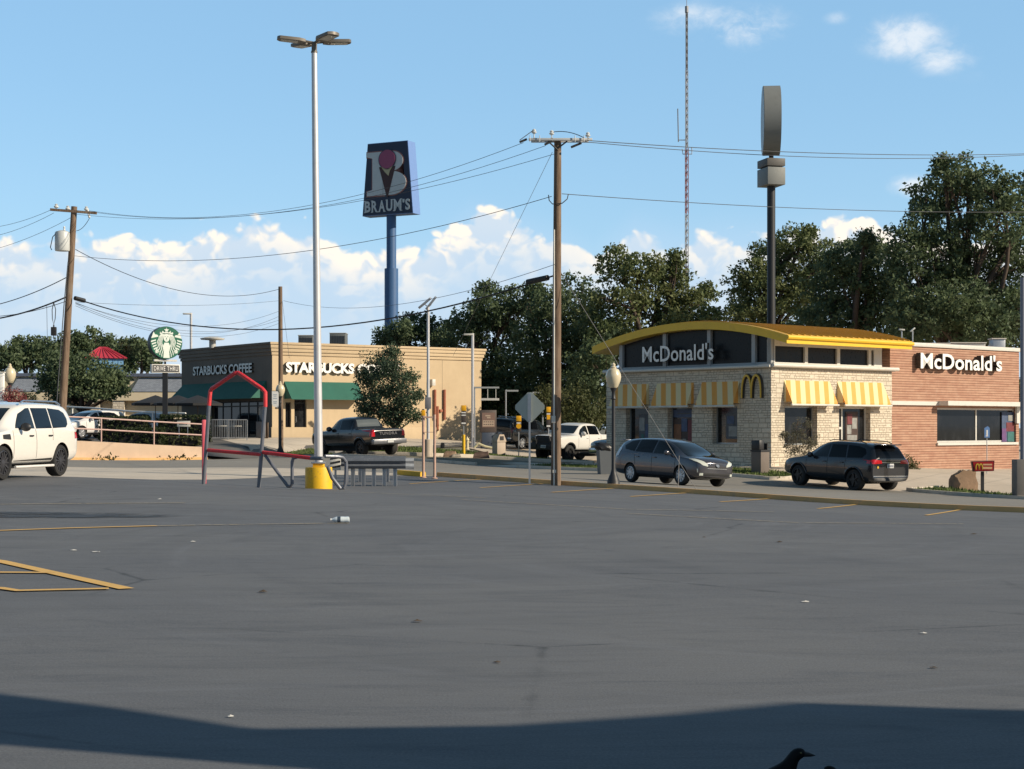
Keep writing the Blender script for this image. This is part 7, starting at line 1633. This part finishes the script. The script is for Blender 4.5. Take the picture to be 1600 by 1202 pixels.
# shrubs
def shrub(name, px, d, blobs, label, leaf, size=.06, dens=1.6, spread=.25, group=None, tr=.05): return tree(name, T(px, d), blobs_px(blobs, d, 1.0), label, leaf, size, dens, 12, spread, tr, 'shrub', group)
shrub('wild_shrub', 912, 100, [(880,632,26,22),(905,645,30,20),(930,640,22,20),(895,620,20,16),(920,655,24,14)], 'pale green wild shrub between the wooden pole and the stone corner', L_shr, .13, .9, .5)
shrub('wild_shrub', 858, 101, [(850,618,14,14),(862,640,18,16)], 'small pale green shrub left of the wooden pole', L_shr, .12, .9, .4)
shrub('ornamental_shrub', 1250, 69.0, [(1248,668,11,14,0),(1236,682,14,10,0),(1262,684,15,12,0),(1248,695,18,14,0),(1262,664,5,9,0),(1246,712,20,12,0),(1238,700,14,10,0),(1270,700,10,12,0),(1226,680,5,4,0)], 'wispy grey green shrub before the left window of the sunny stone wall', L_pale, .045, .7, .16, tr=.02)
shrub('round_shrub', 1421, 70.5, [(1421,724,12,12,0),(1414,732,8,8,0),(1428,732,9,8,0)], 'small round green shrub at the foot of the ribbed wall behind the black suv', L_shr, .05, 1.6, .16, tr=.02)
shrub('flowering_shrub', 15, 74, [(10,622,12,10,0),(25,618,10,9,0),(18,632,18,10,0),(36,628,8,8,0)], 'reddish flowering shrub at the left edge behind the white suv', L_pinkf, .06, 1.0, .25, tr=.03)
shrub('thin_shrub', 45, 76, [(45,630,10,9,0),(40,618,4,5,0),(52,622,4,5,0)], 'thin dark twiggy shrub behind the roof of the white suv', L_hedge, .05, .5, .2, tr=.02)
def hedge(px0, px1, py0, py1, d, dp, label, leaf=L_hedge, grp='clipped hedges'):
    a = P(px0, py0, d); b = P(px1, py1, d); g = gz((a.x+b.x)/2, d); e = empty('hedge', ((a.x+b.x)/2, d+dp/2, g), 0, label, 'hedge', grp); w_ = (b.x-a.x)/2; h = a.z-g
    n = int(220*(w_*2)*max(h, .4)); p = rng.random((n, 3))*2-1; ax = rng.integers(0, 3, n)
    for k in range(3): s = ax == k; p[s, k] = np.sign(p[s, k])*(.88+.12*rng.random(s.sum()))
    p = p*np.array([w_, dp/2, h/2])+np.array([0, 0, h/2]); p[:, 2] = np.maximum(p[:, 2], .02)
    leaf_mesh('foliage', p, .06, 4, .10, leaf, e); MB().box(-w_*.86, w_*.86, -dp*.4, dp*.4, 0, h*.86).build('inner_branches', M_well, e)
hedge(245, 322, 649, 690, 92.5, 1.6, 'clipped dark hedge with a flat top behind the small arrow sign')
hedge(152, 228, 651, 690, 92, 1.5, 'dark hedge hiding the rear of the white crossover')
hedge(180, 252, 669, 690, 88.5, 1.2, 'low dark hedge along the railing between the two taller hedges')
hedge(258, 312, 683, 692, 89.5, .8, 'low leafy plants under the small arrow sign', L_shr)
# weeds at the foot of the wall
for px, lab in ((155, 'weed tuft at the wall foot, left of the middle'), (268, 'weed tuft at the wall foot near the marker board')):
    p = None; t = 0
    q = (px-CX)/F; t = (q*86+15.9)/(-.763+.645*q); x, y = -15.9-.763*t, 86-.645*t; x += .55; y -= .6
    b_ = Vector((x, y, gz(x, y))); e = empty('weed_tuft', b_, 0, lab, 'weed', 'weeds along the retaining wall'); c = rng.normal(size=(30, 3))*np.array([.35, .12, .08])+np.array([0, 0, .14]); c[:, 2] = np.abs(c[:, 2]); leaf_mesh('foliage', c, .05, 4, .08, L_shr, e)
# tree line closing the horizon
for k, (px, d, r_, lab) in enumerate(((-40, 190, 46, 'far dark tree at the left end of the horizon'), (330, 190, 30, 'far dark tree hidden behind the coffee shop roof'), (1720, 120, 80, 'dark tree just outside the right edge'))):
    tree('distant_tree', T(px, d), blobs_px([(px, 600, r_, 40), (px-r_, 620, r_, 30), (px+r_*.6, 615, r_, 34)], d), lab, L_oak, .26, .6, group='distant trees')

print('LEAVES', sum(NLEAF), NLEAF)
# ------------------------------------------------------------ birds
def grackle(pos, rz, label, sc=1.0, pitch=0):
    e = empty('grackle', pos, rz, label, 'bird', 'grackles in the shade'); bk = mat('glossy_black_feathers', (.006, .006, .007), .65, spec=.15, var=.3, scale=40)
    sk = [((-.10,0,.150),.040,.044),((-.045,0,.165),.056,.055),((.01,0,.190),.058,.060),((.055,0,.225),.048,.050),((.078,0,.262),.034,.034),((.090,0,.290),.027,.027),((.106,0,.309),.029,.029),((.126,0,.314),.025,.024),((.142,0,.311),.015,.014)]
    vs = []; fs = []; n = 14
    for i, (p, ry, rz_) in enumerate(sk):
        a = Vector(sk[max(0, i-1)][0]); b = Vector(sk[min(len(sk)-1, i+1)][0]); d = (b-a).normalized(); up = d.cross(Vector((0, 1, 0)))*-1
        for k in range(n): t = 2*math.pi*k/n; vs.append(Vector(p)+Vector((0, 1, 0))*ry*math.cos(t)+up*rz_*math.sin(t))
    for i in range(len(sk)-1):
        for k in range(n): fs.append((i*n+k, i*n+(k+1) % n, (i+1)*n+(k+1) % n, (i+1)*n+k))
    fs += [tuple(range(n)), tuple(range((len(sk)-1)*n, len(sk)*n))]
    o = MB().add(vs, fs).build('body', bk, e, angle=180); s = o.modifiers.new('s', 'SUBSURF'); s.levels = s.render_levels = 1
    MB().lathe([(.0135,0),(.011,.012),(.008,.028),(.004,.040),(.001,.048)], 10, M=Matrix.Translation((.138,0,.309)) @ Matrix.Rotation(R(97), 4, 'Y')).build('beak', mat('black_beak', (.008,.008,.008), .35), e)
    MB().prism([(-.09,-.022),(-.30,-.035),(-.34,-.02),(-.35,0),(-.34,.02),(-.30,.035),(-.09,.022)], -.006, .006, 'z', M=Matrix.Translation((0,0,.14)) @ Matrix.Rotation(R(8), 4, 'Y')).build('tail', bk, e)
    for sg in (1,-1):
        MB().prism([(-.17,.135),(-.13,.155),(-.02,.205),(.03,.215),(.045,.195),(.02,.165),(-.06,.145)], sg*.050-.006, sg*.050+.006, 'y').build('wing', bk, e)
        MB().tube([(.0,sg*.022,.135),(-.01,sg*.024,.07),(.005,sg*.024,.008)], .005, 6).tube([(-.02,sg*.024,.005),(.035,sg*.024,.004)], .004, 5).tube([(.005,sg*.024,.005),(.03,sg*.040,.004)], .0035, 5).build('leg', mat('black_leg', (.02,.02,.02), .6), e)
        bm = bmesh.new(); bmesh.ops.create_uvsphere(bm, u_segments=8, v_segments=6, radius=.0045); MB().addbm(bm, M=Matrix.Translation((.122,sg*.0245,.318))).build('eye', mat('pale_yellow_eye', (.10,.085,.03), .2), e)
    e.scale = (sc,)*3; return e
d = 7.1; x = (1206-CX)/F*d; grackle((x, d, gz(x, d)+.004), R(-6), 'black grackle with raised beak whose head shows at the lower edge', .99)
x = (1330-CX)/F*6.9; grackle((x, 6.9, gz(x, 6.9)+.004), R(200), 'black grackle further right, only the top of its head at the lower edge', .90)
